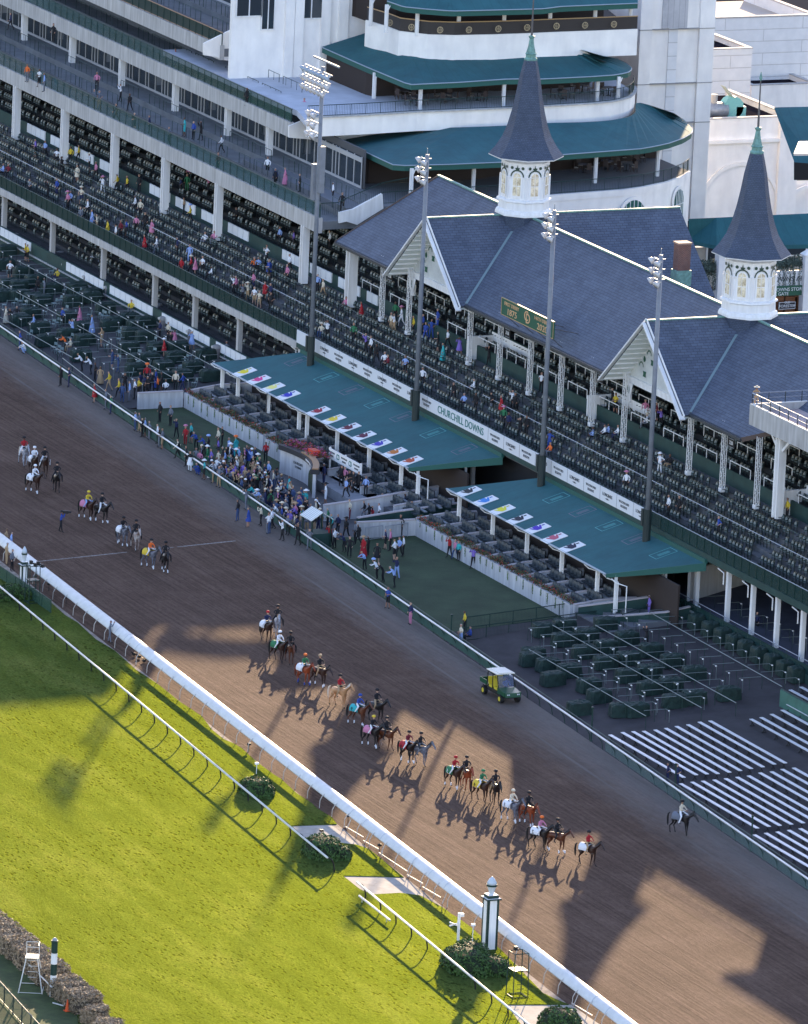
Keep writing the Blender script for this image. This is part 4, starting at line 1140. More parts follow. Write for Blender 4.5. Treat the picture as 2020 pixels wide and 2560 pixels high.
# floors and interiors
def floor_poly(path, back, z0, z1, name, m):
    mb = MB(); pts = [(p[0], p[1]) for p in path] + back
    mb.prism(pts, z0, z1); return add(name, mb, m)
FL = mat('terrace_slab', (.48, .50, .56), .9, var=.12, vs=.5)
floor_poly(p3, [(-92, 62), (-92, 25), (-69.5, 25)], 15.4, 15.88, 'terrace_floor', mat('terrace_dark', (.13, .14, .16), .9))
def canopy(out, zo, inn, zi, name, th=.5):
    O = plan(out, zo); I = plan(inn, zi)
    n_ = 40
    def res(P):
        P = [Vector(p) for p in P]; L_ = [0]
        for i in range(1, len(P)): L_.append(L_[-1] + (P[i] - P[i - 1]).length)
        r_ = []
        for k_ in range(n_ + 1):
            s_ = L_[-1] * k_ / n_; i = 0
            while i < len(P) - 2 and L_[i + 1] < s_: i += 1
            r_.append(P[i].lerp(P[i + 1], (s_ - L_[i]) / (L_[i + 1] - L_[i])))
        return r_
    O, I = res(O), res(I)
    mb = MB(); vs = []
    for a, b in zip(O, I): vs += [a, b]
    mb.add(vs, [(2 * k_, 2 * k_ + 2, 2 * k_ + 3, 2 * k_ + 1) for k_ in range(n_)]); c_ = add(name, mb, CANOPY)
    if c_.data.polygons[n_ // 2].normal.z < 0: c_.data.flip_normals()
    mb = MB(); vs = []
    for a in O: vs += [a, a - Vector((0, 0, th))]
    mb.add(vs, [(2 * k_, 2 * k_ + 2, 2 * k_ + 3, 2 * k_ + 1) for k_ in range(n_)]); add('canopy_fascia', mb, CANEDGE, c_)
    mb = MB(); mb.tube([a + Vector((.05, 0, -.02)) for a in O], .05, 4); add('canopy_gutter', mb, mat('gutter_blue', (.30, .36, .42), .5), c_)
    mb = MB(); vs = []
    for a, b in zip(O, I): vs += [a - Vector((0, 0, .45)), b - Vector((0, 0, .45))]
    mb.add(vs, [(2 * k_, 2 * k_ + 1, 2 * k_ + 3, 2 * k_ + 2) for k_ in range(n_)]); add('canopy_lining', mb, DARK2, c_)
    return O, I
c2o, c2i = canopy([(*Z2(475, 856), -86.6), Z2(660, 945), (987.9, 413.9), (1130, 410), (1278.9, 403.7), Z3(100, 950), Z3(500, 920), Z3(700, 905), Z3(850, 875), Z3(950, 840), Z3(1000, 808), Z3(1003, 785), Z3(980, 757), Z3(940, 722)], 18.9,
       [(*Z2(478, 853), -87.0), (*Z2(930, 785), -86.0), Z2(1250, 775), Z2(1510, 765), Z3(120, 750), Z3(350, 745), Z3(500, 735), Z3(620, 712), Z3(657, 685), Z3(655, 640), Z3(665, 622), Z3(740, 640), Z3(800, 660), Z3(890, 690)], 20.1, 'canopy')
c3o, c3i = canopy([(*Z2(355, 288), -102.2), Z2(620, 405), Z2(885, 515), Z2(1200, 500), Z2(1490, 480), Z3(100, 480), Z3(400, 465), Z3(540, 455), Z3(610, 440), Z3(637, 418), Z3(600, 385), Z3(540, 355)], 23.4,
       [(*Z2(358, 284), -102.7), (*Z2(640, 195), -102.7), Z2(830, 265), Z2(1000, 282), Z2(1160, 290), Z2(1530, 285), Z3(60, 278), Z3(180, 275), Z3(260, 288), Z3(330, 305), Z3(400, 325), Z3(460, 345)], 24.9, 'canopy')
par2 = [Z2(265, 716), Z2(600, 700), Z2(930, 680), Z2(1230, 668), Z2(1530, 655), Z3(100, 645), Z3(400, 628), Z3(500, 618), Z3(560, 606), Z3(610, 590), Z3(638, 568), Z3(645, 550), Z3(640, 525)]
p2 = plan(par2, 21.3)
mb = MB(); mb.wallpath([(p[0], p[1]) for p in p2], 19.6, 21.25, .3); add('parapet', mb, WALL)
mb = MB(); mb.wallpath([(p[0] + .12, p[1]) for p in p2], 21.26, 21.36, .5); add('coping', mb, CONC2)
rail_on(p2, 21.3, 22.3)
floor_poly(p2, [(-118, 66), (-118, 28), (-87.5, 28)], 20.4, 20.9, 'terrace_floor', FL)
# upper parapet, its metal frieze with round gold emblems, and the topmost canopy
par1 = [Z2(628, 118), Z2(760, 158), Z2(830, 185), Z2(1000, 205), Z2(1160, 210), Z2(1400, 205), Z2(1600, 198), Z3(100, 193), Z3(400, 182), Z3(665, 172)]
p1 = plan(par1, 26.6)
mb = MB(); mb.wallpath([(p[0], p[1]) for p in p1], 24.2, 26.55, .3); add('parapet', mb, WALL)
mb = MB(); mb.wallpath([(p[0], p[1]) for p in p1], 26.56, 27.65, .05); add('dark_balustrade', mb, mat('dark_bronze', (.035, .03, .03), .5))
mb = MB(); mb.tube([(p[0] + .04, p[1], 27.7) for p in p1], .05, 5); add('hand_rail', mb, GOLD)
emb = mat('emblem_gold', (.45, .36, .22), .5)
for q in (Z2(765, 138), Z2(897, 165), Z2(1072, 182), Z2(1248, 181), Z2(1427, 175), Z2(1603, 167), Z3(172, 158), Z3(346, 153), Z3(522, 147)):
    c_ = atz(*q, 27.1); mb = MB()
    for j in range(16):
        a0, a1 = 2 * PI * j / 16, 2 * PI * (j + 1) / 16
        mb.add([(c_.x + .08, c_.y + r_ * math.cos(a), c_.z + r_ * math.sin(a)) for r_, a in ((.24, a0), (.30, a0), (.30, a1), (.24, a1))], [(0, 1, 2, 3)])
    mb.beam((c_.x + .08, c_.y, c_.z - .24), (c_.x + .08, c_.y, c_.z + .24), .05, .03); mb.beam((c_.x + .08, c_.y - .14, c_.z - .15), (c_.x + .08, c_.y - .14, c_.z + .15), .05, .03); mb.beam((c_.x + .08, c_.y + .14, c_.z - .15), (c_.x + .08, c_.y + .14, c_.z + .15), .05, .03)
    mb.beam((c_.x + .08, c_.y - .14, c_.z), (c_.x + .08, c_.y + .14, c_.z), .05, .03)
    add('round_emblem', mb, emb)
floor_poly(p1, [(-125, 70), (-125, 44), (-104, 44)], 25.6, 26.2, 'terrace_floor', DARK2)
tc_o = [(900, -30), Z2(750, 5), Z2(850, 40), Z2(1000, 55), Z2(1150, 66), Z2(1400, 60), Z2(1700, 52), Z3(200, 38), Z3(500, 25), Z3(670, 18), Z3(660, -30)]
canopy(tc_o[1:-1], 29.0, [(q[0], q[1] - 100) for q in tc_o[1:-1]], 31.6, 'canopy')
# dark rooms behind the terraces
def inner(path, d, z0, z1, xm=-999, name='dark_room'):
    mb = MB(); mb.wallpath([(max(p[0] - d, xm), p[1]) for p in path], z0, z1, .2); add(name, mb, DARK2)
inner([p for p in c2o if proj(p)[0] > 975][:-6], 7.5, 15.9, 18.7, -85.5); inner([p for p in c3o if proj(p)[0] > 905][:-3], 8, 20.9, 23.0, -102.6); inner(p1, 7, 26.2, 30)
# white canopy posts
for par, zc, pxs, zf_ in ((0, 18.6, (Z2(915, 1040), Z2(1295, 1000), Z3(430, 935), Z3(810, 895)), 15.9), (1, 23.1, (Z2(548, 390), Z2(688, 455), Z2(970, 520), Z2(1478, 500), Z3(440, 475), Z3(568, 480)), 20.9), (2, 28.7, (Z2(668, 0), Z2(762, 40), Z2(950, 60), Z2(1203, 65), Z2(1480, 58), Z3(150, 48), Z3(425, 38), Z3(640, 30)), 26.3)):
    for q in pxs:
        p = atz(*q, zc); mb = MB(); mb.box(p.x - .55, p.x - .3, p.y - .14, p.y + .14, zf_, zc + .1); mb.tube([(p.x - .2, p.y + .22, zc + .05), (p.x - .25, p.y, zc - .5), (p.x - .25, p.y + .0, zf_ + .3)], .05, 5)
        add('canopy_post', mb, WHITE)
# arched green windows in the curved wall
for (cx_, cy_, w_, h_) in ((1320 + 625 / 2.44, 1200 / 2.44, 1.45, 2.3), (1320 + 898 / 2.44, 1135 / 2.44, 1.0, 3.3)):
    # tangent of the curved wall at this place
    top_ = None
    best = min(range(len(p3) - 1), key=lambda i: abs(proj((p3[i][0], p3[i][1], 13))[0] * .5 + proj((p3[i + 1][0], p3[i + 1][1], 13))[0] * .5 - cx_))
    a = Vector(p3[best][:2]); b = Vector(p3[best + 1][:2]); d = (b - a).normalized(); n_ = Vector((d.y, -d.x))
    m_ = a.lerp(b, .5); u0 = 0
    # slide along the wall until it lines up
    for k_ in range(-60, 60):
        q = m_ + d * k_ * .1
        if abs(proj((q.x, q.y, 13))[0] - cx_) < 1.6: u0 = k_ * .1; break
    c_ = m_ + d * u0 + n_ * .16
    ztop = atx(cx_, cy_, c_.x).z
    fr = MB(); gl = MB(); bars = MB()
    def Q(u, z, e=0.): return (c_.x + d.x * u + n_.x * e, c_.y + d.y * u + n_.y * e, z)
    def archpts(w, zt, zb_): return [(-w, zb_), (w, zb_)] + [(w * math.cos(q), zt - w + w * math.sin(q)) for q in [PI * j / 14 for j in range(15)]]
    o_ = archpts(w_ + .28, ztop, ztop - h_ - 1.5); i_ = archpts(w_, ztop - .28, ztop - h_ - 1.5)
    fr.add([Q(u, z, .02) for u, z in o_] + [Q(u, z, .14) for u, z in o_], [tuple(range(17, 34))] + [(j, (j + 1) % 17, 17 + (j + 1) % 17, 17 + j) for j in range(17)])
    f_ = add('arched_window', fr, WALL)
    gl.add([Q(u, z, .17) for u, z in i_], [tuple(range(17))]); add('pane', gl, mat('green_glass', (.03, .12, .10), .12, spec=.7), f_)
    for u in (-.66 * w_, -.33 * w_, 0, .33 * w_, .66 * w_): zt = ztop - .28 - w_ + math.sqrt(max(0, w_ * w_ - u * u)); bars.beam(Q(u, ztop - h_ - 1.5, .2), Q(u, zt, .2), .07, .05)
    bars.beam(Q(-w_, ztop - w_ - .6, .2), Q(w_, ztop - w_ - .6, .2), .07, .05); add('glazing_bar', bars, WHITE, f_)
# wall behind, left of the canopies (big white end wall with pilasters and windows)
WX = -103.0
bw = thing('clubhouse_wall', 'tall white clubhouse end wall with pilasters left of the green canopies', 'building', (-103, 35, 20))
mb = MB(); mb.box(WX - .5, WX - .1, 28.2, 43.2, 20.4, 36.8); local(bw, mb).build('wall', WALL, bw)
for q in (Z2(205, 300), Z2(370, 250), Z2(480, 200), Z2(150, 300)):
    p = atx(*q, WX)
    mb = MB(); mb.box(WX - .098, WX + .15, p.y - .45, p.y + .45, 20.9, 36.8); local(bw, mb).build('pilaster', WALL, bw)
for q, w_, h_, gk in ((Z2(290, 0), 2.0, 3.2, 1), (Z2(25, 60), 1.1, 3.4, 1), (Z1(1520, 20), 2.3, 2.2, 0)):
    p = atx(*q, WX)
    mb = MB(); mb.box(WX - .09, WX + .05, p.y - w_ / 2 - .12, p.y + w_ / 2 + .12, p.z - h_ / 2 - .12, p.z + h_ / 2 + .12); f_ = local(bw, mb).build('window', WHITE, bw)
    mb = MB(); mb.box(WX + .051, WX + .07, p.y - w_ / 2, p.y + w_ / 2, p.z - h_ / 2, p.z + h_ / 2); local(bw, mb).build('pane', WIN, f_)
    mb = MB(); mb.box(WX + .071, WX + .10, p.y - .05, p.y + .05, p.z - h_ / 2, p.z + h_ / 2); local(bw, mb).build('glazing_bar', WHITE, f_)
# tower
tw = thing('tower', 'tall square white tower at the right end of the green canopies', 'tower', (-120, 80, 0))
TX = -105.0
yL, yR_ = atx(*Z3(655, 600), TX).y, atx(*Z3(1100, 740), TX).y
mb = MB(); mb.box(TX - 26, TX, yL, yR_, 0, 37.5); local(tw, mb).build('shaft', WALL, tw)
for a, b in ((0, .16), (.80, 1.0)):
    mb = MB(); mb.box(TX + .003, TX + .3, yL + (yR_ - yL) * a, yL + (yR_ - yL) * b, 0, 37.4); local(tw, mb).build('pilaster', WALL, tw)
mb = MB(); mb.box(TX + .003, TX + .1, yL + (yR_ - yL) * .40, yL + (yR_ - yL) * .52, 0, 27.0); local(tw, mb).build('recessed_panel', WALL2, tw)
for q in (Z3(900, 178), Z3(880, 510), Z3(1040, 745)):
    z = atx(*q, TX + .1).z; mb = MB(); mb.box(TX + .005, TX + .34, yL - .03, yR_ + .03, z, z + .07); local(tw, mb).build('joint_line', mat('tower_joint_grey', (.30, .29, .28), .9), tw)  # grey joint bands across the tower face
p0 = atx(*Z3(825, 25), TX + .1); p1_ = atx(*Z3(970, 175), TX + .1)
mb = MB(); mb.box(TX + .004, TX + .12, p0.y, p1_.y, p1_.z + .1, min(p0.z + 5, 37)); local(tw, mb).build('louvre_panel', mat('louvre_grey', (.50, .50, .51), .8, kind='wave', dir='X', ws=.55, w0=0, w1=.06, c2=(.36, .36, .37)), tw)

# buildings to the right of the tower: arcaded block, panelled blocks, roofs
def facade(name, x, pxs, z0, label, m=WALL, depth=10, cat='building', roofm=None, par=.5):
    """block whose +X face spans two measured upper corners"""
    a = atx(*pxs[0], x); b = atx(*pxs[1], x)
    t = thing(name, label, cat, (x, (a.y + b.y) / 2, z0)); zt = (a.z + b.z) / 2
    mb = MB(); mb.box(x - .4, x, a.y, b.y, z0, zt); mb.box(x - depth, x - .41, a.y, a.y + .4, z0, zt); mb.box(x - depth, x - .41, b.y - .4, b.y, z0, zt)
    local(t, mb).build('wall', m, t)
    mb = MB(); mb.box(x - depth, x - .41, a.y + .41, b.y - .41, z0, zt - par); local(t, mb).build('roof', roofm or mat('black_roofing', (.022, .019, .024), 1., var=.4, vs=.3, spec=0.), t)
    mb = MB(); mb.box(x - .5, x + .06, a.y - .05, b.y + .05, zt + .003, zt + .10); mb.box(x - depth, x - .52, b.y - .46, b.y + .06, zt + .003, zt + .10); mb.box(x - depth, x - .52, a.y - .06, a.y + .46, zt + .003, zt + .10); local(t, mb).build('coping', CONC2, t)
    return t, a, b, zt
t, a, b, zt = facade('arcade_block', -120, (Z3(1085, 745), Z3(1630, 695)), 0, 'white block with a big blind arch and cornice right of the tower', depth=14)
z = atx(*Z3(1300, 860), -120).z
mb = MB(); mb.box(-119.99, -119.6, a.y, b.y, z - .12, z + .18); local(t, mb).build('cornice', WALL, t)
yp = atx(*Z3(1575, 1000), -120).y
mb = MB(); mb.box(-119.985, -119.55, yp - 1.0, yp + 1.0, 0, zt + .35); local(t, mb).build('pier', WALL, t)
for (qx, qy) in (Z3(1300, 1010), Z3(1720, 1150)):
    c_ = atx(qx, qy, -119.9); r_ = 3.9 if qx < 1900 else 2.6; mb = MB()
    for j in range(16):
        a0, a1 = PI * j / 16, PI * (j + 1) / 16
        mb.add([(-119.93 + e_, c_.y + rr * math.cos(q_), c_.z - r_ + rr * math.sin(q_)) for e_, rr, q_ in ((0.1, r_, a0), (0.1, r_ + .35, a0), (.1, r_ + .35, a1), (.1, r_, a1), (-.05, r_, a0), (-.05, r_ + .35, a0), (-.05, r_ + .35, a1), (-.05, r_, a1))], [(0, 1, 2, 3), (0, 3, 7, 4), (1, 5, 6, 2)])
    local(t, mb).build('blind_arch', WALL, t)
facade('arcade_block', -121, (Z3(1634, 1100), Z3(1800, 1096)), 0, 'white wall with a half arch at the right edge below the cream awning', WALL, 3)
facade('panel_block', -150, (Z3(1110, 300), Z3(1368, 300)), 0, 'white panelled block standing just right of the tower', WALL2, 12)
facade('panel_block', -190, (Z3(1125, 112), Z3(1760, 92)), 0, 'long white panelled wall at the top right corner', WALL2, 16, par=1.2, roofm=mat('tan_roofing', (.55, .45, .36), .9, var=.1, vs=.2))
facade('low_block', -184, (Z3(1365, 528), Z3(1760, 505)), 0, 'low white wall with a black roof behind it below the panelled wall', WALL, 5.4)
t, a, b, zt = facade('shop_block', -78, (Z3(985, 1500), Z3(1760, 1500)), 0, 'tan shop front under a green awning behind the right spire', mat('tan_render', (.38, .35, .32), .85, var=.12, vs=1), 14)
O = [atz(*q, 11.0) for q in (Z3(980, 1465), Z3(1150, 1498), Z3(1500, 1496), Z3(1760, 1490))]; I = [atz(*q, 13.0) for q in (Z3(980, 1335), Z3(1150, 1328), Z3(1480, 1312), Z3(1760, 1300))]
mb = MB(); vs = []
for p, q in zip(O, I): vs += [p, q]
mb.add(vs, [(0, 2, 3, 1), (2, 4, 5, 3), (4, 6, 7, 5)]); vs2 = []
for p in O: vs2 += [p, p - Vector((0, 0, .35))]
mb.add(vs2, [(1, 3, 2, 0), (3, 5, 4, 2), (5, 7, 6, 4)])
local(t, mb).build('awning', CANOPY, t)
for (q, w_, h_) in ((Z6(1140, 90), 1.6, 2.6), (Z6(1180, 20), 1.8, 1.6), (Z6(1620, 50), 2.6, 1.4)):
    p = atx(*q, -77.8); mb = MB(); mb.box(-77.99, -77.8, p.y - w_ / 2, p.y + w_ / 2, p.z - h_ / 2, p.z + h_ / 2); f_ = local(t, mb).build('window', WHITE, t)
    mb = MB(); mb.box(-77.799, -77.78, p.y - w_ / 2 + .1, p.y + w_ / 2 - .1, p.z - h_ / 2 + .1, p.z + h_ / 2 - .1); local(t, mb).build('pane', WIN, f_)
# shop signs beside the right spire
sx_ = -60.0
def signbox(name, label, p0, p1, m, x=sx_, th=.15, cat='sign'):
    a = atx(*p0, x); b = atx(*p1, x); t = thing(name, label, cat, (x, (a.y + b.y) / 2, min(a.z, b.z)))
    mb = MB(); mb.box(x - th, x, a.y, b.y, min(a.z, b.z), max(a.z, b.z)); local(t, mb).build('board', m, t); return t, (a + b) / 2
t, c_ = signbox('sign', 'white fascia right of the right spire reading CHURCHILL DOWNS APP', Z6(1330, 200), Z6(1700, 285), WHITE)
q = atx(*Z6(1560, 240), sx_); letters('CHURCHILL DOWNS APP', .62, INK, t, (sx_ + .02, q.y - 1.35, q.z), FACE_X)
t, c_ = signbox('sign', 'dark green awning sign right of the right spire reading CHURCHILL DOWNS STORE', Z6(1330, 292), Z6(1680, 335), SIGNG, sx_ + .2)
q = atx(*Z6(1570, 308), sx_ + .2); letters('CHURCHILL DOWNS STORE', .42, WHITE, t, (sx_ + .22, q.y - .9, q.z + .08), FACE_X)
q = atx(*Z6(1530, 326), sx_ + .2); letters('PADDOCK GATE', .40, WHITE, t, (sx_ + .22, q.y - .6, q.z - .06), FACE_X)
t, c_ = signbox('sign', 'small dark plaque with a pale outline beside the right spire reading OLD FORESTER', Z6(1532, 382), Z6(1628, 418), mat('plaque_dark', (.02, .02, .03), .5), sx_ + .1)
letters('OLD', .28, WHITE, t, (sx_ + .12, c_.y, c_.z + .28), FACE_X); letters('FORESTER', .34, WHITE, t, (sx_ + .12, c_.y, c_.z - .04), FACE_X)
mb = MB(); a_ = atx(*Z6(1532, 382), sx_ + .12); b_ = atx(*Z6(1628, 418), sx_ + .12)
for (y0_, z0_, y1_, z1_) in ((a_.y, a_.z, b_.y, a_.z), (a_.y, b_.z, b_.y, b_.z), (a_.y, a_.z, a_.y, b_.z), (b_.y, a_.z, b_.y, b_.z)): mb.beam((sx_ + .12, y0_, z0_), (sx_ + .12, y1_, z1_), .07, .03)
local(t, mb).build('outline', WHITE, t)
sh = thing('shop_porch', 'dark shop entrance with brown doors under the green sign right of the spire', 'building', (sx_ - 2, 50, 5))
a_ = atx(*Z6(1100, 300), sx_ - 1); b_ = atx(*Z6(1760, 460), sx_ - 1)
mb = MB(); mb.box(sx_ - 1.2, sx_ - 1, a_.y, b_.y + 3, 2, a_.z + .2); local(sh, mb).build('wall', DARK2, sh)
for q in (Z6(1520, 430), Z6(1660, 430), Z6(1600, 430)):
    p = atx(*q, sx_ - .9); mb = MB(); mb.box(sx_ - .99, sx_ - .85, p.y - .55, p.y + .55, p.z - 1.5, p.z + 1.2); local(sh, mb).build('door', mat('shop_door', (.16, .07, .035), .5), sh)
for q in (Z6(1175, 300), Z6(1700, 300)):
    p = atx(*q, sx_ + .3); mb = MB(); mb.box(sx_ - .3, sx_ + .5, p.y - .4, p.y + .4, 0, p.z + 3.0); local(sh, mb).build('pier', WALL, sh)
    mb = MB(); mb.add([(sx_ - .4, p.y - .5, p.z + 3), (sx_ + .6, p.y - .5, p.z + 3), (sx_ + .6, p.y + .5, p.z + 3), (sx_ - .4, p.y + .5, p.z + 3), (sx_ + .1, p.y, p.z + 3.5)], [(0, 1, 4), (1, 2, 4), (2, 3, 4), (3, 0, 4)]); local(sh, mb).build('pier_cap', WALL, sh)
for i, (q0, q1) in enumerate(((Z6(1060, 175), Z6(1160, 200)), (Z6(1510, 150), Z6(1700, 190)))):
    a_ = atx(*q0, sx_ - .2); b_ = atx(*q1, sx_ - .2)
    t = thing('planter', ['planter of dark trailing plants left of the right spire', 'planter of dark trailing plants above the white sign right of the spire'][i], 'plants', (sx_ - .2, (a_.y + b_.y) / 2, a_.z), group='planters on the shop terrace')
    mb = MB()
    for _ in range(900): leaf(mb, (sx_ - .2 + random.uniform(-.5, .3) , random.uniform(a_.y, b_.y), a_.z + random.uniform(-.7, .9) * random.random()), (1, 0, .4), .13)
    for _ in range(7):
        y_ = random.uniform(a_.y, b_.y)
        for k_ in range(40): leaf(mb, (sx_ + .15, y_ + random.gauss(0, .06), a_.z - .5 - k_ * .035), (1, 0, .2), .07)
    local(t, mb).build('foliage', mat('trailing_leaf', (.06, .085, .07), .8, var=.6, vs=3), t)
# blower on the roof
p = atx(*Z3(1180, 720), -124)
t = thing('roof_blower', 'silver duct joined to a turquoise fan housing on the black roof', 'machine', (p.x, p.y, p.z))
mb = MB(); mb.tube([(0, -2.6, .8), (0, .4, .8)], .75, 14); mb.build('duct', STEEL, t, smooth=True)
TQ = mat('turquoise_paint', (.16, .42, .42), .5)
mb = MB(); mb.tube([(-.5, 1.0, 1.05), (.5, 1.0, 1.05)], 1.05, 14); mb.box(-.5, .5, 1.3, 2.3, .1, 1.1); mb.build('fan_housing', TQ, t)
mb = MB(); mb.lathe([(.35, 1.2), (.35, 2.3)], 12, (0, -.9, 0)); mb.build('vent_pipe', CONC2, t)
mb = MB(); mb.slab([(-.5, .0, 3.1), (.5, .0, 3.1), (.5, 1.0, 2.0), (-.5, 1.0, 2.0)], .06); mb.build('hood', mat('hood_grey', (.40, .45, .42), .6), t)
t = thing('right_canopy', 'green canopy with a pale awning at the right edge behind the right spire', 'canopy', (-100, 90, 16))
c4 = [atz(*q, z_) for q, z_ in ((Z3(1500, 655), 17.5), (Z3(1760, 650), 17.5), (Z3(1760, 1000), 14.2), (Z3(1625, 990), 14.2))]
mb = MB(); mb.add(c4, [(0, 3, 2, 1)]); o_ = local(t, mb).build('roof_sheet', CANOPY, t)
c5 = [atz(*q, 17.6) for q in (Z3(1650, 875), Z3(1760, 875), Z3(1760, 950), Z3(1620, 950))]
mb = MB(); mb.slab(c5, .2); local(t, mb).build('awning', mat('cream_awning', (.66, .56, .48), .7), t)
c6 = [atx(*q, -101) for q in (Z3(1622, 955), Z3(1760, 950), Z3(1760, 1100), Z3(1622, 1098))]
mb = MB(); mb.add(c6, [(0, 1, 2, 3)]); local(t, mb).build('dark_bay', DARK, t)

# ================================================================ photographers' platform at the right edge
PY = 21.6
pa = aty(*Z6(1362, 1000), PY)
pf = thing('roof_platform', 'white parapet platform with a pinkish deck on a tall white column at the right edge', 'platform', (pa.x, PY, pa.z))
zt, zb_ = pa.z, pa.z - 1.55
mb = MB(); mb.box(pa.x, 60, PY - .12, PY + .12, zb_, zt); mb.box(pa.x, pa.x + .24, PY + .121, PY + 9, zb_, zt); local(pf, mb).build('parapet', CONC2, pf)
mb = MB(); mb.box(pa.x + .25, 60, PY + .13, PY + 9, zt - .75, zt - .5); local(pf, mb).build('deck', mat('pink_deck', (.42, .33, .31), .9, var=.12, vs=.6), pf)
mb = MB(); mb.box(pa.x + .02, 60, PY - .1, PY + .1, zt + .003, zt + .05); mb.box(pa.x + .02, pa.x + .22, PY + .11, PY + 9, zt + .003, zt + .05); local(pf, mb).build('coping', mat('pale_coping', (.74, .72, .66), .8), pf)  # coping paler and warmer than the parapet
mb = MB(); mb.tube([(pa.x + .1, PY + 9, zt + .85), (pa.x + .1, PY, zt + .85), (60, PY, zt + .85)], .05, 5); mb.tube([(pa.x + .1, PY + 9, zt + .45), (pa.x + .1, PY, zt + .45), (60, PY, zt + .45)], .03, 5); local(pf, mb).build('hand_rail', STEEL, pf)
for k_ in range(14):
    mb = MB(); x = pa.x + .15 + k_ * 1.5; mb.tube([(x, PY, zt + .05), (x, PY, zt + .86)], .035, 5); local(pf, mb).build('rail_post', BLACKG, pf)
for k_ in range(6):
    mb = MB(); mb.tube([(pa.x + .1, PY + 1.4 + k_ * 1.4, zt), (pa.x + .1, PY + 1.4 + k_ * 1.4, zt + .86)], .035, 5); local(pf, mb).build('rail_post', BLACKG, pf)
pc = aty(*Z9(1520, 215), 22.6)
mb = MB(); w = .38; mb.box(pc.x - w, pc.x - w + .2, 22.3, 22.9, 9.1, zb_ - .003); mb.box(pc.x + w - .2, pc.x + w, 22.3, 22.9, 9.1, zb_ - .003); mb.box(pc.x - w + .2, pc.x + w - .2, 22.5, 22.7, 9.1, zb_ - .003)
local(pf, mb).build('column', WHITE, pf)
mb = MB()
for sg in (-1, 1): mb.beam((pc.x + sg * .4, 22.6, zb_ - 1.3), (pc.x + sg * 1.8, 22.6, zb_ - .1), .22)
local(pf, mb).build('bracket', WHITE, pf)

# FIRST DERBY sign on the roof edge
SGY = 20.9
a_ = aty(*Z5(1450, 350), SGY); b_ = aty(*Z6(158, 495), SGY)
t = thing('anniversary_sign', 'green sign on the eave reading FIRST DERBY 1875 and 146TH DERBY 2020', 'sign', ((a_.x + b_.x) / 2, SGY, a_.z - 1.6))
zb2 = aty(*Z5(1445, 455), SGY).z
L_ = b_.x - a_.x; zc = (a_.z + zb2) / 2; H_ = a_.z - zb2; zm = (a_.z + b_.z) / 2 - H_ / 2
mb = MB(); mb.box(a_.x, b_.x, SGY, SGY + .12, zm - H_ / 2, zm + H_ / 2); local(t, mb).build('board', SIGNG, t)
mb = MB()
for (x0, x1, z0, z1) in ((a_.x, b_.x, zm + H_ / 2 - .05, zm + H_ / 2), (a_.x, b_.x, zm - H_ / 2, zm - H_ / 2 + .05), (a_.x, a_.x + .06, zm - H_ / 2 + .051, zm + H_ / 2 - .051), (b_.x - .06, b_.x, zm - H_ / 2 + .051, zm + H_ / 2 - .051)): mb.box(x0, x1, SGY - .02, SGY - .001, z0, z1)
local(t, mb).build('gold_frame', GOLD, t)
GL_ = mat('gold_lettering', (.72, .42, .22), .5)
xm = (a_.x + b_.x) / 2
letters('FIRST DERBY', .42, GL_, t, (xm - L_ * .30, SGY - .012, zm + H_ * .22), FACE_Y, sx=1.15); letters('1875', .72, GL_, t, (xm - L_ * .29, SGY - .012, zm - H_ * .2), FACE_Y, sx=1.35)
letters('146TH DERBY', .42, GL_, t, (xm + L_ * .28, SGY - .012, zm + H_ * .22), FACE_Y, sx=1.15); letters('2020', .72, GL_, t, (xm + L_ * .29, SGY - .012, zm - H_ * .2), FACE_Y, sx=1.35)
letters('C', 1.15, GL_, t, (xm - .18, SGY - .012, zm + .08), FACE_Y); letters('D', 1.15, GL_, t, (xm + .16, SGY - .013, zm - .1), FACE_Y)
mb = MB()
for k_ in range(4): xx = a_.x + L_ * (.08 + .28 * k_); mb.beam((xx, SGY + .13, zm), (xx, YE + 1.6, ZE + 1.2), .06); mb.beam((xx, SGY + .13, zm - H_ / 2), (xx, YE + .3, ZE + .1), .06)
local(t, mb).build('sign_frame', mat('steel_dark', (.08, .08, .09), .5), t)

# ================================================================ light masts
LAMPW = mat('lamp_enamel', (.52, .51, .50), .35, spec=.5); LAMPG = mat('lamp_grey', (.34, .40, .46), .5); LENS = mat('lamp_lens', (.75, .75, .78), .15, spec=.8)
def lamp(t, loc, m, tilt=38, yaw=0):
    mb = MB(); mb.lathe([(.10, -.24), (.24, -.20), (.36, -.08), (.42, .08), (.44, .22), (.44, .26)], 12); me = mb
    h = me.build('lamp_housing', m, t, smooth=True); h.scale = (.66, .66, .66)
    ln = MB(); ln.lathe([(.40, .20), (.40, .235)], 12); lo = ln.build('lens', LENS, h)
    bl = MB(); bl.box(-.13, .13, -.13, .13, -.52, -.26); bl.build('ballast', LAMPW, h)
    # lamp axis (+z of the housing) looks out over the track and down
    ax = Vector((math.sin(R(yaw)) * math.sin(R(90 - tilt)), -math.cos(R(yaw)) * math.sin(R(90 - tilt)), -math.cos(R(90 - tilt))))
    h.rotation_mode = 'QUATERNION'; h.rotation_quaternion = ax.to_track_quat('Z', 'Y'); h.location = loc
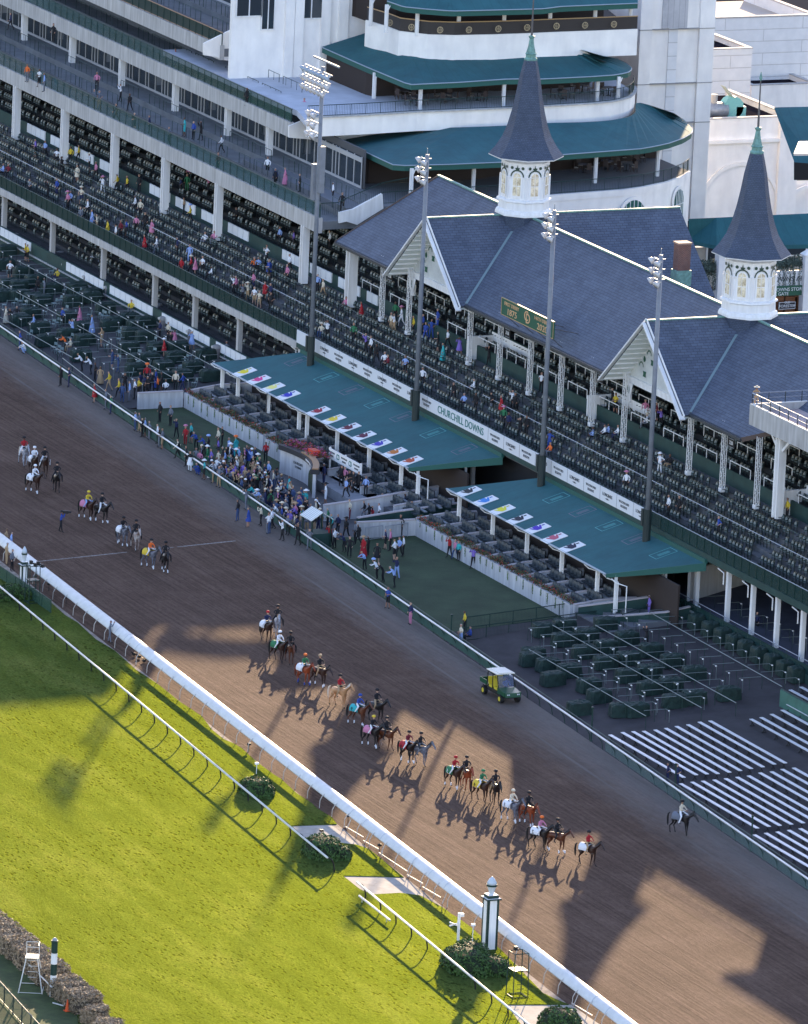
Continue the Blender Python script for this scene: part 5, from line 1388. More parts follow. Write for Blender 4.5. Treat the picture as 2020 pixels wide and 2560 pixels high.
def mast(px, py, tx, ty, label, big):
    p = aty(px, py, 16.5); q = aty(tx, ty, 16.5); H_ = q.z
    t = thing('light_mast', label, 'light pole', (p.x, 16.5, 0), group='stadium light masts along the seating deck')
    mb = MB(); mb.lathe([(.20, 7.2), (.16, H_)], 12); mb.build('pole', POLEM, t, smooth=True)
    mb = MB(); mb.lathe([(.31, 0), (.31, 7.9)], 12); mb.box(-.42, -.1, -.35, .05, 6.6, 7.9); mb.build('sleeve', BLACKG, t)
    if not big:
        fr = MB()
        for i, z in enumerate((H_ - .35, H_ - 1.13, H_ - 1.91)):
            fr.beam((0, -.12, z), (0, .4, z), .08); fr.beam((-.75, -.2, z), (.55, -.2, z), .09)
            lamp(t, (-.62, -.45, z - .15), LAMPW, 35, -20); lamp(t, (.42, -.45, z - .25), LAMPW, 35, 10)
        fr.tube([(0, 0, H_), (0, 0, H_ + .5)], .03, 5)
        fr.build('crossarm', STEEL, t)
    else:
        fr = MB()
        for j, (z, m, nn) in enumerate(((H_ - .6, LAMPG, 7), (H_ - 1.35, LAMPW, 7), (H_ - 2.1, LAMPW, 6))):
            fr.beam((-3.1, -.2, z + .25), (2.4 - j * .3, -.2, z + .25), .1)
            for i in range(nn): lamp(t, (-2.9 + i * .82, -.5, z), m, 35, -10)
        fr.beam((-2.6, .3, H_ + .4), (2.6, .3, H_ + .4), .14)
        for z in (H_ - 4.1, H_ - 4.95, H_ - 5.8):
            fr.beam((-1.6, -.2, z + .2), (.2, -.2, z + .2), .1); lamp(t, (-1.5, -.5, z), LAMPW, 35, -25); lamp(t, (-.45, -.5, z - .1), LAMPW, 35, 5)
        fr.build('crossarm', STEEL, t)
        mb = MB(); mb.box(.16, .62, -.15, .3, H_ - 10.5, H_ - 6.6); mb.box(-.62, -.1, -.4, .1, H_ - 11.2, H_ - 8.2); mb.build('gear_box', POLEM, t)
    return t
mast(775.6, 919.7, 803.5, 165, 'tallest light mast, nearest the left, crowned with three dense rows of round lamps', True)
mast(1037.9, 1057, 1065, 385, 'second light mast from the left with six lamps, in front of the left gable', False)
mast(1352, 1223, 1391, 528, 'third light mast from the left with six lamps, before the middle slate roof', False)
mast(1615, 1359.8, 1659, 640, 'light mast farthest right with six lamps, in front of the right gable', False)

# the next stand beyond the right edge of the view, whose roof shades the track
fs = thing('far_stand', 'next stand beyond the right edge', 'grandstand', (60, 30, 0))
mb = MB(); mb.box(26.6, 120, 22, 40, 20.6, 21.0); local(fs, mb).build('roof', SLATE, fs)
mb = MB(); mb.box(27, 120, 39.5, 40, 0, 20.6); mb.box(119, 120, 24.6, 39.4, 0, 20.6); mb.box(27, 120, 24, 24.5, 0, 20.55); local(fs, mb).build('wall', WALL, fs)

cw = thing('unseen_sun_block', 'unseen block added beyond the left edge to keep sun from under the decks', 'building', (-200, 30, 0))  # unseen block added to stop low sun leaking under the decks
mb = MB(); mb.box(-240, -166, 19, 60, 0, 30); local(cw, mb).build('wall', WALL, cw)

# ================================================================ aprons
def ap(x, y):
    if x > 8: return max(0.0, .06 * (y - yo(x) - 1.2))
    return max(0.0, .115 * (y - yo(x) - 1.8))
def patch(name, x0, x1, f0, y1, hf, m, nx=12, ny=8, dz=.004):
    mb = MB(); vs = []
    for i in range(nx + 1):
        x = x0 + (x1 - x0) * i / nx
        for j in range(ny + 1):
            y = f0(x) + (y1 - f0(x)) * j / ny; vs.append((x, y, hf(x, y) + dz))
    fs = [(i * (ny + 1) + j, (i + 1) * (ny + 1) + j, (i + 1) * (ny + 1) + j + 1, i * (ny + 1) + j + 1) for i in range(nx) for j in range(ny)]
    mb.add(vs, fs); return struct(mb.build(name, m))
patch('apron_left', -170, -66.9, lambda x: yo(x) + .42, 17.6, ap, APRON)
patch('apron_right', 10.4, 150, lambda x: yo(x) + .42, 17.2, ap, mat('apron_brown', (.038, .034, .039), .95, var=.25, vs=.6, bump=.2, bs=6), 16)
patch('plaza', -66.9, 10.4, lambda x: yo(x) + .42, 25, lambda x, y: 0.0, mat('plaza_paving', (.10, .098, .105), .9, var=.2, vs=.7), 8, 2)
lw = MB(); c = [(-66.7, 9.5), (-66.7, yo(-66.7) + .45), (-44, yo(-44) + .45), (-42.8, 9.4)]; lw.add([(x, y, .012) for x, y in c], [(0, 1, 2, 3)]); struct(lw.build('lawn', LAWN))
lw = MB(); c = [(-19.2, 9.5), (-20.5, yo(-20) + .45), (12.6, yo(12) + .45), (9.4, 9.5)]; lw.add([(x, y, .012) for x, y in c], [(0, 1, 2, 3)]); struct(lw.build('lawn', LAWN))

# floor under the deck with its ramped boxes, board wall in front
us = thing('lower_stand', 'dark stepped seating under the lower balcony behind a row of white boards', 'grandstand', (-110, 18, 2))
mb = MB()
for k in range(8): mb.box(DX0, -64, 17.9 + k * .9, 18.8 + k * .9, 0, 2.1 + k * .33)
local(us, mb).build('stepped_floor', mat('under_step', (.05, .052, .06), .9, var=.2, vs=.8), us)
mb = MB(); mb.box(DX0, -64, 17.62, 17.8, 0, 2.75); local(us, mb).build('front_wall', GREENW, us)
mb = MB(); mb.box(DX0, -64, 17.5, 17.615, 1.55, 1.66); local(us, mb).build('ledge', CONC2, us)
bx = []
for (q0, q1) in ((Z4(402, 155), Z4(630, 265)), (Z4(668, 290), Z4(930, 420)), (Z4(985, 460), Z4(1278, 605)), (Z4(1315, 635), Z4(1500, 715)), (Z1(0, 1400), Z1(188, 1490))):
    bx.append((aty(*q0, 17.55).x, aty(*q1, 17.55).x))
WB = mat('white_board', (.70, .72, .74), .6)
for i, (a, b) in enumerate(bx):
    t = thing('board_row', ['second', 'third', 'fourth', 'fifth', 'leftmost'][i] + ' row of small white boards from the left under the lower balcony', 'sign', ((a + b) / 2, 17.58, 2), group='rows of white boards')
    n_ = max(3, round((b - a) / 1.18)); w_ = (b - a) / n_
    for k in range(n_): mb = MB(); mb.box(a + k * w_ + .05, a + (k + 1) * w_ - .05, 17.55, 17.615, 1.95, 2.72); local(t, mb).build('board', WB, t)
ru = thing('rear_stand', 'dark rooms under the deck to the right behind the white posts', 'grandstand', (0, 20, 2))
mb = MB(); mb.box(-64, DX1, 17.9, 25.1, 0, 1.8); local(ru, mb).build('floor', mat('blue_floor', (.085, .095, .135), .9, var=.2, vs=.5), ru)
mb = MB(); mb.box(-64, 8.2, 18.6, 18.75, 1.81, 5.7); local(ru, mb).build('dark_wall', DARK, ru)
# upper level white boards between the columns of the second deck
for i, (q0, q1) in enumerate(((Z1(165, 770), Z1(275, 822)), (Z1(308, 845), Z1(420, 895)), (Z1(455, 915), Z1(570, 972)), (Z1(608, 995), Z1(720, 1042)), (Z1(912, 1145), Z1(1035, 1205)), (Z1(1070, 1225), Z1(1190, 1280)), (Z1(1228, 1305), Z1(1350, 1362)), (Z1(1390, 1385), Z1(1515, 1440)), (Z5(110, 80), Z5(215, 135)), (Z5(280, 165), Z5(412, 225)), (Z5(452, 250), Z5(586, 315)), (Z5(626, 335), Z5(694, 370)))):
    a, b = aty(*q0, 24.1).x, aty(*q1, 24.1).x; z = aty(*q0, 24.1).z
    t = thing('board_row', 'row of large white boards behind the columns of the second deck, %s from the left' % ordn[i], 'sign', ((a + b) / 2, 24.1, 9.6), group='white boards of the second deck')
    n_ = 4 if i < 11 else 2; w_ = (b - a) / n_
    for k in range(n_): mb = MB(); mb.box(a + k * w_ + .05, a + (k + 1) * w_ - .05, 24.08, 24.19, 9.35, 10.2); local(t, mb).build('board', WB, t)

# ================================================================ green seats
SLIGHT = mat('seat_pan_grey_green', (.085, .12, .13), .4, var=.25, vs=2)
def seat_mesh():
    mb = MB()
    mb.slab([(-.22, .06, .42), (.22, .06, .42), (.22, .14, .86), (-.22, .14, .86)], .035, 0)
    mb.add([(-.20, .0, .40), (.20, .0, .40), (.215, .03, .60), (.15, .05, .76), (0, .055, .82), (-.15, .05, .76), (-.215, .03, .60), (0, -.03, .58)], [(0, 1, 7), (1, 2, 7), (2, 3, 7), (3, 4, 7), (4, 5, 7), (5, 6, 7), (6, 0, 7)], 1)
    mb.beam((-.24, .05, 0), (-.24, .05, .60), .04); mb.beam((.24, .05, 0), (.24, .05, .60), .04)
    mb.beam((-.24, .1, .60), (-.24, -.2, .60), .045); mb.beam((.24, .1, .60), (.24, -.2, .60), .045)
    return mb
SM = seat_mesh()
me_seat = SM.mesh('stadium_seat', [SEATG, SLIGHT])
slots = []
AIS = [(-64.5, 1.2), (2.6, 1.2)]
def add_row(y, z, x0, x1, ph, p=1.0, grp=4, gap=.42, skipc=None):
    x = x0 + ph; k = 0
    while x < x1:
        if k % grp == grp - 1: x += gap
        sec = (x + 200) % 11.6
        if sec > 1.0 and random.random() < p and inframe((x, y, z + .5), 15):
            if not skipc or not skipc(x): slots.append((x, y, z))
        x += .56; k += 1
for i, (y, z) in enumerate(rows_f):
    add_row(y + .28, z, DX0, DX1, .0 if i % 2 else .25, .97 if i not in (2,) else .8)
for j, (y, z) in enumerate(rows_r):
    lim = -69 if False else None
    add_row(y + .2, z, DX0, 30, .1 * j, .92, skipc=lambda x: (x < -66 and z > 13.2))
for k in range(1, 7): add_row(18.3 + k * .9, 2.1 + k * .33, -150, -64, .2 * k, .5)
slots.sort(key=lambda s: (Vector(s) - CAM).length)
near, rest = slots[:300], slots[300:]
for i, (x, y, z) in enumerate(near):
    o = bpy.data.objects.new('stadium_seat', me_seat); COL.objects.link(o); o.location = (x, y, z); o.rotation_euler = (0, 0, random.gauss(0, .04))
    tag(o, 'green folding stadium seat in the rows at the right end of the deck', 'seat', 'stadium seats at the right end of the deck')
big = MB()
nv = len(SM.v)
for (x, y, z) in rest:
    o_ = len(big.v); r_ = random.gauss(0, .02)
    big.v += [(x + a + r_, y + b, z + c) for a, b, c in SM.v]
    big.f += [tuple(i + o_ for i in f) for f in SM.f]; big.m += SM.m
o = big.build('seat_rows', [SEATG, SLIGHT]); tag(o, 'rows of green folding stadium seats filling the long decks of the grandstand', 'seats', kind='stuff')
# long thin rails along the deck
def lrail(name, label, y, z, x0, x1, m=GREEN, grp=None, posts=2.9, h=.95, cat='rail', r=.035):
    t = thing(name, label, cat, ((x0 + x1) / 2, y, z), group=grp)
    mb = MB(); mb.tube([(x0, y, z + h), (x1, y, z + h)], r, 5); local(t, mb).build('rail_pipe', m, t)
    x = x0; k = 0
    while x <= x1 and k < 95:
        if inframe((x, y, z), 5): mb = MB(); mb.tube([(x, y, z), (x, y, z + h)], .022, 4); local(t, mb).build('post', GREEN, t); k += 1
        x += posts
    return t
for i, (y, z) in enumerate((rows_f[3], rows_f[5])):
    for k, (x0, x1) in enumerate(((-150, -103), (-101, -66), (-64, -32), (-30, 3), (4.5, 40))):
        lrail('aisle_rail', 'thin pipe rail along the %s rows of the deck, %s stretch from the left' % (('middle', 'upper')[i], ordn[k]), y - .1, z, x0, x1, MATS['galvanised_steel'] if i == 0 else GREEN, 'pipe rails along the deck rows')
# white box rails among the rear seats under the slate roof
cnt = 0
for j in (0, 2, 4, 6, 8):
    y, z = rows_r[j]
    for k in range(15):
        x0 = -64 + k * 5.8 + (j % 4) * 1.45 + j * .3
        if x0 > 22 or not inframe((x0, y, z), -5): continue
        cnt += 1
        t = thing('box_rail', 'white pipe box rail with end posts among the rear seats under the slate roof', 'rail', (x0, y - .3, z), group='white box rails under the slate roof')
        mb = MB(); mb.beam((0, 0, .9), (3.5, 0, .9), .06); mb.build('rail_pipe', WHITE, t)
        for xx in (0, 1.75, 3.5): mb = MB(); mb.beam((xx, 0, -.35 if xx == 3.5 else .1), (xx, 0, .9), .05); mb.build('post', WHITE, t)
# white stairwell walls (vomitories)
for i, (q0, q1) in enumerate(((Z6(400, 1000), Z6(668, 1040)), (Z5(1280, 640), Z5(1510, 720)), (Z9(1580, 110), Z9(1760, 160)))):
    a, b = aty(*q0, 24.0).x, aty(*q1, 24.0).x
    t = thing('stairwell', ['white stairwell box below the right gable', 'white stairwell box behind the third latticed column under the roof', 'white stairwell wall at the right edge beside the tall column'][i], 'stairwell', ((a + b) / 2, 24, 9), group='white stairwells in the deck')
    mb = MB(); mb.box(a, b, 25.6, 25.8, 8.96, 11.2); mb.box(a, a + .2, 23.4, 25.59, 8.96, 10.9); local(t, mb).build('wall', WHITE, t)
    mb = MB(); mb.box(a + .21, b, 24.4, 25.59, 8.96, 9.0); local(t, mb).build('floor', CONC2, t)
    mb = MB(); mb.box(a, b + .1, 25.58, 25.82, 11.203, 11.27); local(t, mb).build('coping', GREENW, t)
for q, s_, nm in ((Z5(767, 220), '318', 'leftmost'), (Z5(1485, 568), '318', 'second'), (Z6(440, 845), '317', 'third'), (Z6(1240, 1238), '320', 'rightmost')):
    p = aty(*q, 22.7); t = thing('section_sign', '%s small dark hanging section sign under the eave, reading %s' % (nm, s_), 'sign', (p.x, 22.7, p.z), group='hanging section signs')
    mb = MB(); mb.box(-.5, .5, 0, .06, -.36, .36); mb.build('board', BLACK, t)
    mb = MB(); mb.box(-.48, .48, -.012, -.001, .29, .34); mb.box(-.48, .48, -.012, -.001, -.34, -.30); mb.build('outline', STEEL, t)
    letters(s_, .42, WHITE, t, (p.x, 22.68, p.z), FACE_Y)

# ================================================================ the two green suite canopies
def front_canopy(xl, xr, label, txt):
    y0, z0, y1, z1, sk = 11.5, 4.02, 17.35, 5.72, 5.0
    t = thing('suite_canopy', label, 'canopy', ((xl + xr) / 2, 14, 4), group='green suite canopies')
    mb = MB(); mb.slab([(xl, y0, z0), (xr, y0, z0), (xr + sk, y1, z1), (xl + sk, y1, z1)], .12); local(t, mb).build('roof_sheet', CANOPY, t)
    mb = MB(); mb.slab([(xr + .01, y0, z0), (xr + sk + .01, y1, z1), (xr + sk + .01, y1, z1 - .62), (xr + .01, y0, z0 - .3)], .1); local(t, mb).build('end_fascia', CANEDGE, t)
    mb = MB(); mb.tube([(xl, y0 - .05, z0 - .04), (xr, y0 - .05, z0 - .04)], .085, 6); local(t, mb).build('gutter', mat('gutter_blue', (.3, .36, .42), .5), t)
    mb = MB(); mb.box(xl + sk, xr + sk, y1 - .15, y1 + .12, z1 - .05, z1 + .28); local(t, mb).build('rear_upstand', CANEDGE, t)
    return t, lambda px, py: canp(px, py)
def canp(px, py):
    """point on the sloping canopy sheet"""
    return on(px, py, lambda x, y: 4.02 + (y - 11.5) * (1.70 / 5.85))
c1, _ = front_canopy(-65.3, -25.2, 'left green suite canopy carrying a row of white picture panels', '')
c2, _ = front_canopy(-17.8, 11.2, 'right green suite canopy carrying seven white picture panels', '')
nrm = Vector((0, -1.70, 5.85)).normalized(); sl = Vector((0, 5.85, 1.70)).normalized()
PW = mat('panel_white', (.74, .74, .75), .6)
def silks(mb_, c, kind, mi=0):
    """flat jockey-jacket outline lying on the panel"""
    U = sl; V = Vector((1, 0, 0))
    def P(u, v, e): return c + V * u + U * v + nrm * e
    body = [(-.16, .42), (.16, .42), (.22, .30), (.36, -.10), (.44, -.46), (.33, -.50), (.20, -.16), (.20, -.58), (-.20, -.58), (-.20, -.16), (-.33, -.50), (-.44, -.46), (-.36, -.10), (-.22, .30)]
    mb_.add([P(v * 1.0, u * 1.15, .012) for u, v in body], [tuple(reversed(range(len(body))))], mi)
cols = [(225, 205, 40), (215, 60, 130), (235, 225, 130), (45, 45, 175), (150, 30, 50), (225, 195, 50), (95, 20, 45), (90, 20, 55), (70, 60, 170), (185, 110, 45), (175, 75, 45)]
cname = ['black and yellow', 'pink', 'pale cream', 'deep blue', 'dark red and white', 'yellow', 'maroon', 'dark plum', 'blue and white', 'orange', 'rust red']
px1 = [Z4(1492, 808), Z4(1578, 855), Z4(1665, 902), Z5(148, 950), Z5(331, 1047), Z5(424, 1097), Z5(516, 1148), Z5(608, 1198), Z5(702, 1248), Z5(796, 1298), Z5(893, 1350)]
cols2 = [(40, 42, 48), (60, 130, 205), (220, 210, 60), (35, 35, 50), (75, 45, 175), (185, 90, 110), (30, 32, 60)]
cname2 = ['black and white', 'sky blue', 'yellow with a star', 'black', 'purple', 'pale pink striped', 'navy']
px2 = [Z8(1248, 73), Z8(1350, 129), Z8(1453, 184), Z8(1558, 241), Z8(1655, 297), Z9(160, 356), Z9(268, 411)]
px2[4] = Z9(58, 298)
for pxs, cl, nm, side in ((px1, cols, cname, 'left'), (px2, cols2, cname2, 'right')):
    for q, c_, n_ in zip(pxs, cl, nm):
        p = canp(*q) + nrm * .05
        t = thing('picture_panel', 'white panel with a %s racing jacket lying on the %s green canopy' % (n_, side), 'panel', tuple(p), group='picture panels on the green canopies')
        mb = MB(); V = Vector((.62, 0, 0)); U = sl * .92
        mb.slab([-V - U + nrm * .0, V - U, V + U, -V + U], .04); mb.build('board', PW, t)
        mb = MB(); silks(mb, Vector((0, 0, 0)), 0); mb.build('jacket_print', cm(c_), t)
        mb = MB(); mb.add([Vector((-.34, 0, 0)) * 1 + sl * .5 + nrm * .013, Vector((-.14, 0, 0)) + sl * .5 + nrm * .013, Vector((-.14, 0, 0)) + sl * .75 + nrm * .013, Vector((-.34, 0, 0)) + sl * .75 + nrm * .013], [(0, 1, 2, 3)]); mb.build('cap_print', cm(tuple(max(0, v - 30) for v in c_)), t)
# faint outlined sponsor rectangles painted on the canopies
for i, q in enumerate((Z5(200, 740), Z5(380, 838), Z5(532, 915), Z5(688, 997), Z5(845, 1078), Z5(1030, 1178), Z5(1222, 1278), Z9(172, 110), Z9(333, 193), Z9(495, 278), Z9(655, 360), Z9(825, 448))):
    p = canp(*q); par_ = c1 if i < 7 else c2; ln = mat('faint_teal_paint', (.10, .33, .34), .7) if i % 2 else mat('faint_mauve_paint', (.17, .17, .22), .7)
    mb = MB(); V, U = .62, .92
    def PP(u, v): return p + Vector((u, 0, 0)) + sl * v + nrm * .012
    for (a, b, c_, d) in ((-V, -U, V, -U), (V, -U, V, U), (V, U, -V, U), (-V, U, -V, -U)): mb.beam(PP(a, b), PP(c_, d), .05, .012, up=tuple(nrm))
    for k in range(3): mb.beam(PP(-.1 + k * .16, -.5), PP(-.1 + k * .16, .5), .06, .012, up=tuple(nrm))
    local(par_, mb).build('painted_outline', ln, par_)
# canopy posts and drain spouts
for q in (Z4(1355, 800), Z4(1450, 850), Z4(1635, 945), Z5(25, 945), Z5(213, 1045), Z5(262, 1075), Z5(445, 1175), Z5(640, 1275), Z5(835, 1385), Z5(940, 1405), Z5(1230, 1385), Z8(1190, 110), Z8(1395, 215), Z8(1603, 330), Z9(205, 445), Z9(422, 560), Z9(538, 590), Z9(840, 565)):
    p = aty(*q, 12.1); par_ = c1 if p.x < -20 else c2
    if q in (Z5(1230, 1385), Z9(840, 565)): p = aty(*q, 15.5)
    zt_ = 4.02 + (p.y - 11.5) * .29 - .14
    mb = MB(); mb.box(p.x - .09, p.x + .09, p.y - .09, p.y + .09, .9, zt_); local(par_, mb).build('post', WHITE, par_)
    mb = MB(); mb.tube([(p.x - .9, 11.42, 3.9), (p.x - .7, 11.7, 3.62), (p.x + .2, 12.2, 3.5), (p.x + .2, 12.2, 1.2)], .05, 5); local(par_, mb).build('spout', WHITE, par_)
# suites with curved partitions, dark chairs and counters
BOXW = mat('box_wall', (.50, .51, .54), .75, kind='weather', c2=(.36, .36, .38)); CAP = mat('pinkish_cap', (.40, .36, .37), .8)
CHAIR = mat('suite_chair', (.045, .06, .075), .4, var=.3, vs=4); COUNTER = mat('counter_grey', (.22, .25, .29), .5)
su = thing('suite_terrace', 'terraced open-air suites under both green canopies with curved white partitions', 'grandstand', (-27, 12, 0))
for (xa_, xb_) in ((-66.7, -22.0), (-19.0, 16.0)):
    mb = MB(); mb.box(xa_, xb_, 9.75, 11.4, 0, .80); mb.box(xa_, xb_, 11.4, 12.6, 0, 1.05); mb.box(xa_, xb_, 12.6, 17.2, 0, 1.30); local(su, mb).build('floor', mat('suite_floor', (.13, .135, .15), .9), su)
    mb = MB(); mb.box(xa_ + 2, xb_ + 1, 14.7, 14.85, 1.06, 4.3); local(su, mb).build('rear_wall', DARK2, su)
def partition(x):
    pts = []; n_ = 10; y0_, y1_ = 9.7, 14.5
    mb = MB(); cp = MB(); vs = []
    for i in range(n_ + 1):
        u = i / n_; y = y0_ + (y1_ - y0_) * u; xx = x + .9 * u * u; z = 1.30 + .48 * math.sin(u * PI / 2) ** 1.2
        vs += [(xx - .12, y, .2), (xx + .12, y, .2), (xx + .12, y, z), (xx - .12, y, z)]
        pts.append((xx, y, z))
    fs = []
    for i in range(n_):
        a = 4 * i
        for k in range(4): fs.append((a + k, a + 4 + k, a + 4 + (k + 1) % 4, a + (k + 1) % 4))
    fs += [(0, 1, 2, 3), (4 * n_ + 3, 4 * n_ + 2, 4 * n_ + 1, 4 * n_)]
    mb.add(vs, fs); local(su, mb).build('partition', BOXW, su)
    for i in range(n_): cp.beam(Vector(pts[i]) + Vector((0, 0, .05)), Vector(pts[i + 1]) + Vector((0, 0, .05)), .32, .08)
    local(su, cp).build('partition_cap', CAP, su)
chr_ = MB()
def dchair(mb, x, y, z):
    mb.box(x - .25, x + .25, y - .24, y + .2, z + .34, z + .46); mb.lathe([(.26, .40), (.29, .72), (.24, .95)], 7, (x, y + .12, z), sx=1, sy=.55)
xx_ = [(-66.3, -22.5), (-19.4, 9.5)]
nP = 0
for (a, b) in xx_:
    x = a
    while x < b:
        partition(x); nP += 1
        ch = MB(); ct_ = MB()
        for r_, (yy, zz) in enumerate(((10.55, .80), (11.85, 1.05), (13.15, 1.30))):
            for k in range(4):
                if x + 3.27 < b + 3: dchair(ch, x + .60 + .12 * r_ + k * .64, yy, zz)
            if r_ < 2: ct_.box(x + .25, x + 3.05, yy + .42, yy + .68, zz + .62, zz + .70)
        if ch.v: local(su, ch).build('chair_row', CHAIR, su)
        if ct_.v: local(su, ct_).build('counter', COUNTER, su)
        x += 3.27
partition(9.6)
# front planter walls with hanging plants
FLW = mat('planter_leaf', (.075, .085, .035), .8, var=.6, vs=3); FLR = mat('planter_flower', (.38, .05, .04), .7, var=.4, vs=3); FLP = mat('pink_flower', (.45, .08, .22), .7, var=.4, vs=3); TRL = mat('trailing_green', (.10, .17, .06), .8, var=.3, vs=3)
def planter(x0, x1, y, label, grp='flower-topped white walls beside the lawns', trail=True, n=1500):
    t = thing('planter_wall', label, 'wall', ((x0 + x1) / 2, y, 0), group=grp)
    mb = MB(); mb.box(x0, x1, y - .12, y + .12, 0, 1.28); mb.box(x0, x1, y + .12, y + .5, .9, 1.2); local(t, mb).build('wall', BOXW, t)
    mb = MB()
    for _ in range(n):
        x = random.uniform(x0, x1); s_ = .5 + .5 * math.sin(x * 1.9) * math.sin(x * .7 + 1)
        leaf(mb, (x, y + .22 + random.gauss(0, .16), 1.28 + random.random() * (.18 + .42 * s_)), (0, 0, 1), .075, 1 if random.random() < .16 else 0)
    local(t, mb).build('plants', [FLW, FLR], t)
    if trail:
        x = x0 + 1.0
        while x < x1 - .4:
            mb = MB(); L_ = random.uniform(.35, 1.0)
            for k in range(int(L_ * 55)): leaf(mb, (x + random.gauss(0, .045), y - .15, 1.25 - k / 55), (0, -1, 0), .055)
            local(t, mb).build('trailing_plant', TRL, t); x += random.uniform(1.1, 1.75)
    return t
planter(-66.6, -49.7, 9.62, 'long white wall topped with plants behind the left lawn', n=2600)
planter(-48.9, -42.6, 9.42, 'shorter white wall topped with plants beside the marker pillar of the left lawn', n=1000)
planter(-19.2, 9.4, 9.62, 'long white wall topped with plants behind the right lawn', n=3800)
def wall2(name, label, pts, z0, z1, t_=.25, m=BOXW, cap=CAP, grp=None, cat='wall'):
    t = thing(name, label, cat, (pts[0][0], pts[0][1], 0), group=grp)
    mb = MB(); mb.wallpath(pts, z0, z1, t_); local(t, mb).build('wall', m, t)
    if cap:
        mb = MB(); zz = z1 if isinstance(z1, (list, tuple)) else [z1] * len(pts)
        mb.wallpath(pts, [q + .003 for q in zz], [q + .09 for q in zz], t_ + .1); local(t, mb).build('coping', cap, t)
    return t
wall2('low_wall', 'white end wall closing the left lawn beside the crowd', [(-66.8, 5.4), (-66.75, 9.45)], 0, 1.35)
wall2('low_wall', 'curved white wall sweeping from the planter to the left edge of the left canopy', [(-66.6, 9.9), (-66.0, 12.4), (-64.0, 15.5)], [0, .2, .6], [1.4, 1.9, 2.4])
wall2('low_wall', 'white wall behind the steel barriers at the far end of the right lawn', [(-19.4, 4.6), (-19.25, 9.55)], 0, 1.25)
wall2('ramp_wall', 'long white ramp wall rising towards the gap between the canopies', [(-25.5, 4.4), (-25.8, 8.5), (-26.2, 12.5), (-26.5, 16.5)], 0, [1.25, 1.5, 1.85, 2.2])
wall2('ramp_wall', 'dark green ramp wall between the white ramp wall and the right lawn', [(-21.6, 5.6), (-21.9, 9), (-22.2, 15.5)], 0, [1.05, 1.3, 1.7], m=GREENW)
wall2('ramp_wall', 'dark green curved wall at the right end of the suites', [(10.2, 9.8), (11.6, 12.5), (12.2, 16.8)], [0, .5, .8], [1.3, 1.9, 2.4], m=GREENW)
wall2('ramp_wall', 'short green ramp wall with pipe rails left of the covered tables', [(13.3, 9.9), (15.6, 14.5), (15.8, 16.6)], 0, [1.2, 1.9, 2.3], m=GREENW)
wall2('stage_wall', 'pale wall under the deck at the right end of the right canopy', [(12.4, 17.9), (8.5, 24.5)], 1.0, 4.2, m=WHITE, cap=None)
# winner's podium: curved white arch with a dark banner
pod = thing('podium', 'curved white podium wall with a dark archway, banner and flowers in the crowd', 'podium', (-38, 8, 0))
arc = [(-42.2 + 9.2 * u, 7.9 + 1.0 * math.sin(u * 2.2) - 1.9 * u * u) for u in [i / 14 for i in range(15)]]
mb = MB(); mb.wallpath(arc, 0, 1.95, .25); local(pod, mb).build('wall', BOXW, pod)
mb = MB(); mb.wallpath([(x, y + .0) for x, y in arc], 1.953, 2.35, .7); local(pod, mb).build('fascia', mat('podium_black', (.02, .022, .03), .6), pod)
mb = MB(); mb.wallpath([(x, y + .06) for x, y in arc[5:]], 2.36, 2.44, .5); local(pod, mb).build('copper_edge', WOOD, pod)
def onarc(u, e=.14):
    i = min(13, int(u * 14)); a = Vector(arc[i]); b = Vector(arc[i + 1]); d = (b - a).normalized(); return a.lerp(b, u * 14 - i) + Vector((d.y, -d.x)) * e, d
p_, d_ = onarc(.26); B_ = basis((d_.x, d_.y, 0), (0, 0, 1))
letters('CHURCHILL', .30, INK, pod, (p_.x + .45, p_.y - .02, 1.32), B_); letters('DOWNS', .26, INK, pod, (p_.x + .45, p_.y - .02, 1.0), B_)
for k in range(2):
    mb = MB(); mb.add([(p_.x - .75 + k * .28, p_.y + .02, 1.5), (p_.x - .65 + k * .28, p_.y + .02, 1.2), (p_.x - .75 + k * .28, p_.y + .02, .95), (p_.x - .85 + k * .28, p_.y + .02, 1.2)], [(0, 3, 2, 1)]); local(pod, mb).build('spire_mark', INK, pod)
for k, (w_, u) in enumerate((('WOODFORD', .58), ('RESERVE', .72), ('WINNERS', .86))):
    p_, d_ = onarc(u, .37); letters(w_, .24, WHITE, pod, (p_.x, p_.y, 2.15), basis((d_.x, d_.y, 0), (0, 0, 1)))
q0, _ = onarc(.56, .15); q1, _ = onarc(.92, .15)
am = MB(); N_ = 14; vs = [(q0.x, q0.y, 0), (q1.x, q1.y, 0)]
for i in range(N_ + 1):
    u = .92 - .36 * i / N_; p_, _ = onarc(u, .16); vs.append((p_.x, p_.y, 1.0 + .75 * math.sin(PI * i / N_) ** .6))
am.add(vs, [tuple(range(len(vs)))]); local(pod, am).build('archway', mat('hedge_dark', (.02, .035, .015), .9, var=.5, vs=6), pod)
fl = MB()
for _ in range(2600):
    u = random.random() * .55; p_, d_ = onarc(u, -.9 + random.gauss(0, .4)); leaf(fl, (p_.x, p_.y, 2.2 + random.random() * .5), (0, 0, 1), .09, random.choice((0, 0, 1, 2)))
local(pod, fl).build('flowers', [FLW, FLR, FLP], pod)
mb = MB(); mb.box(-38.5, -37.4, 8.6, 9.2, 2.4, 2.8); local(pod, mb).build('red_box', mat('red_crate', (.6, .06, .03), .5), pod)
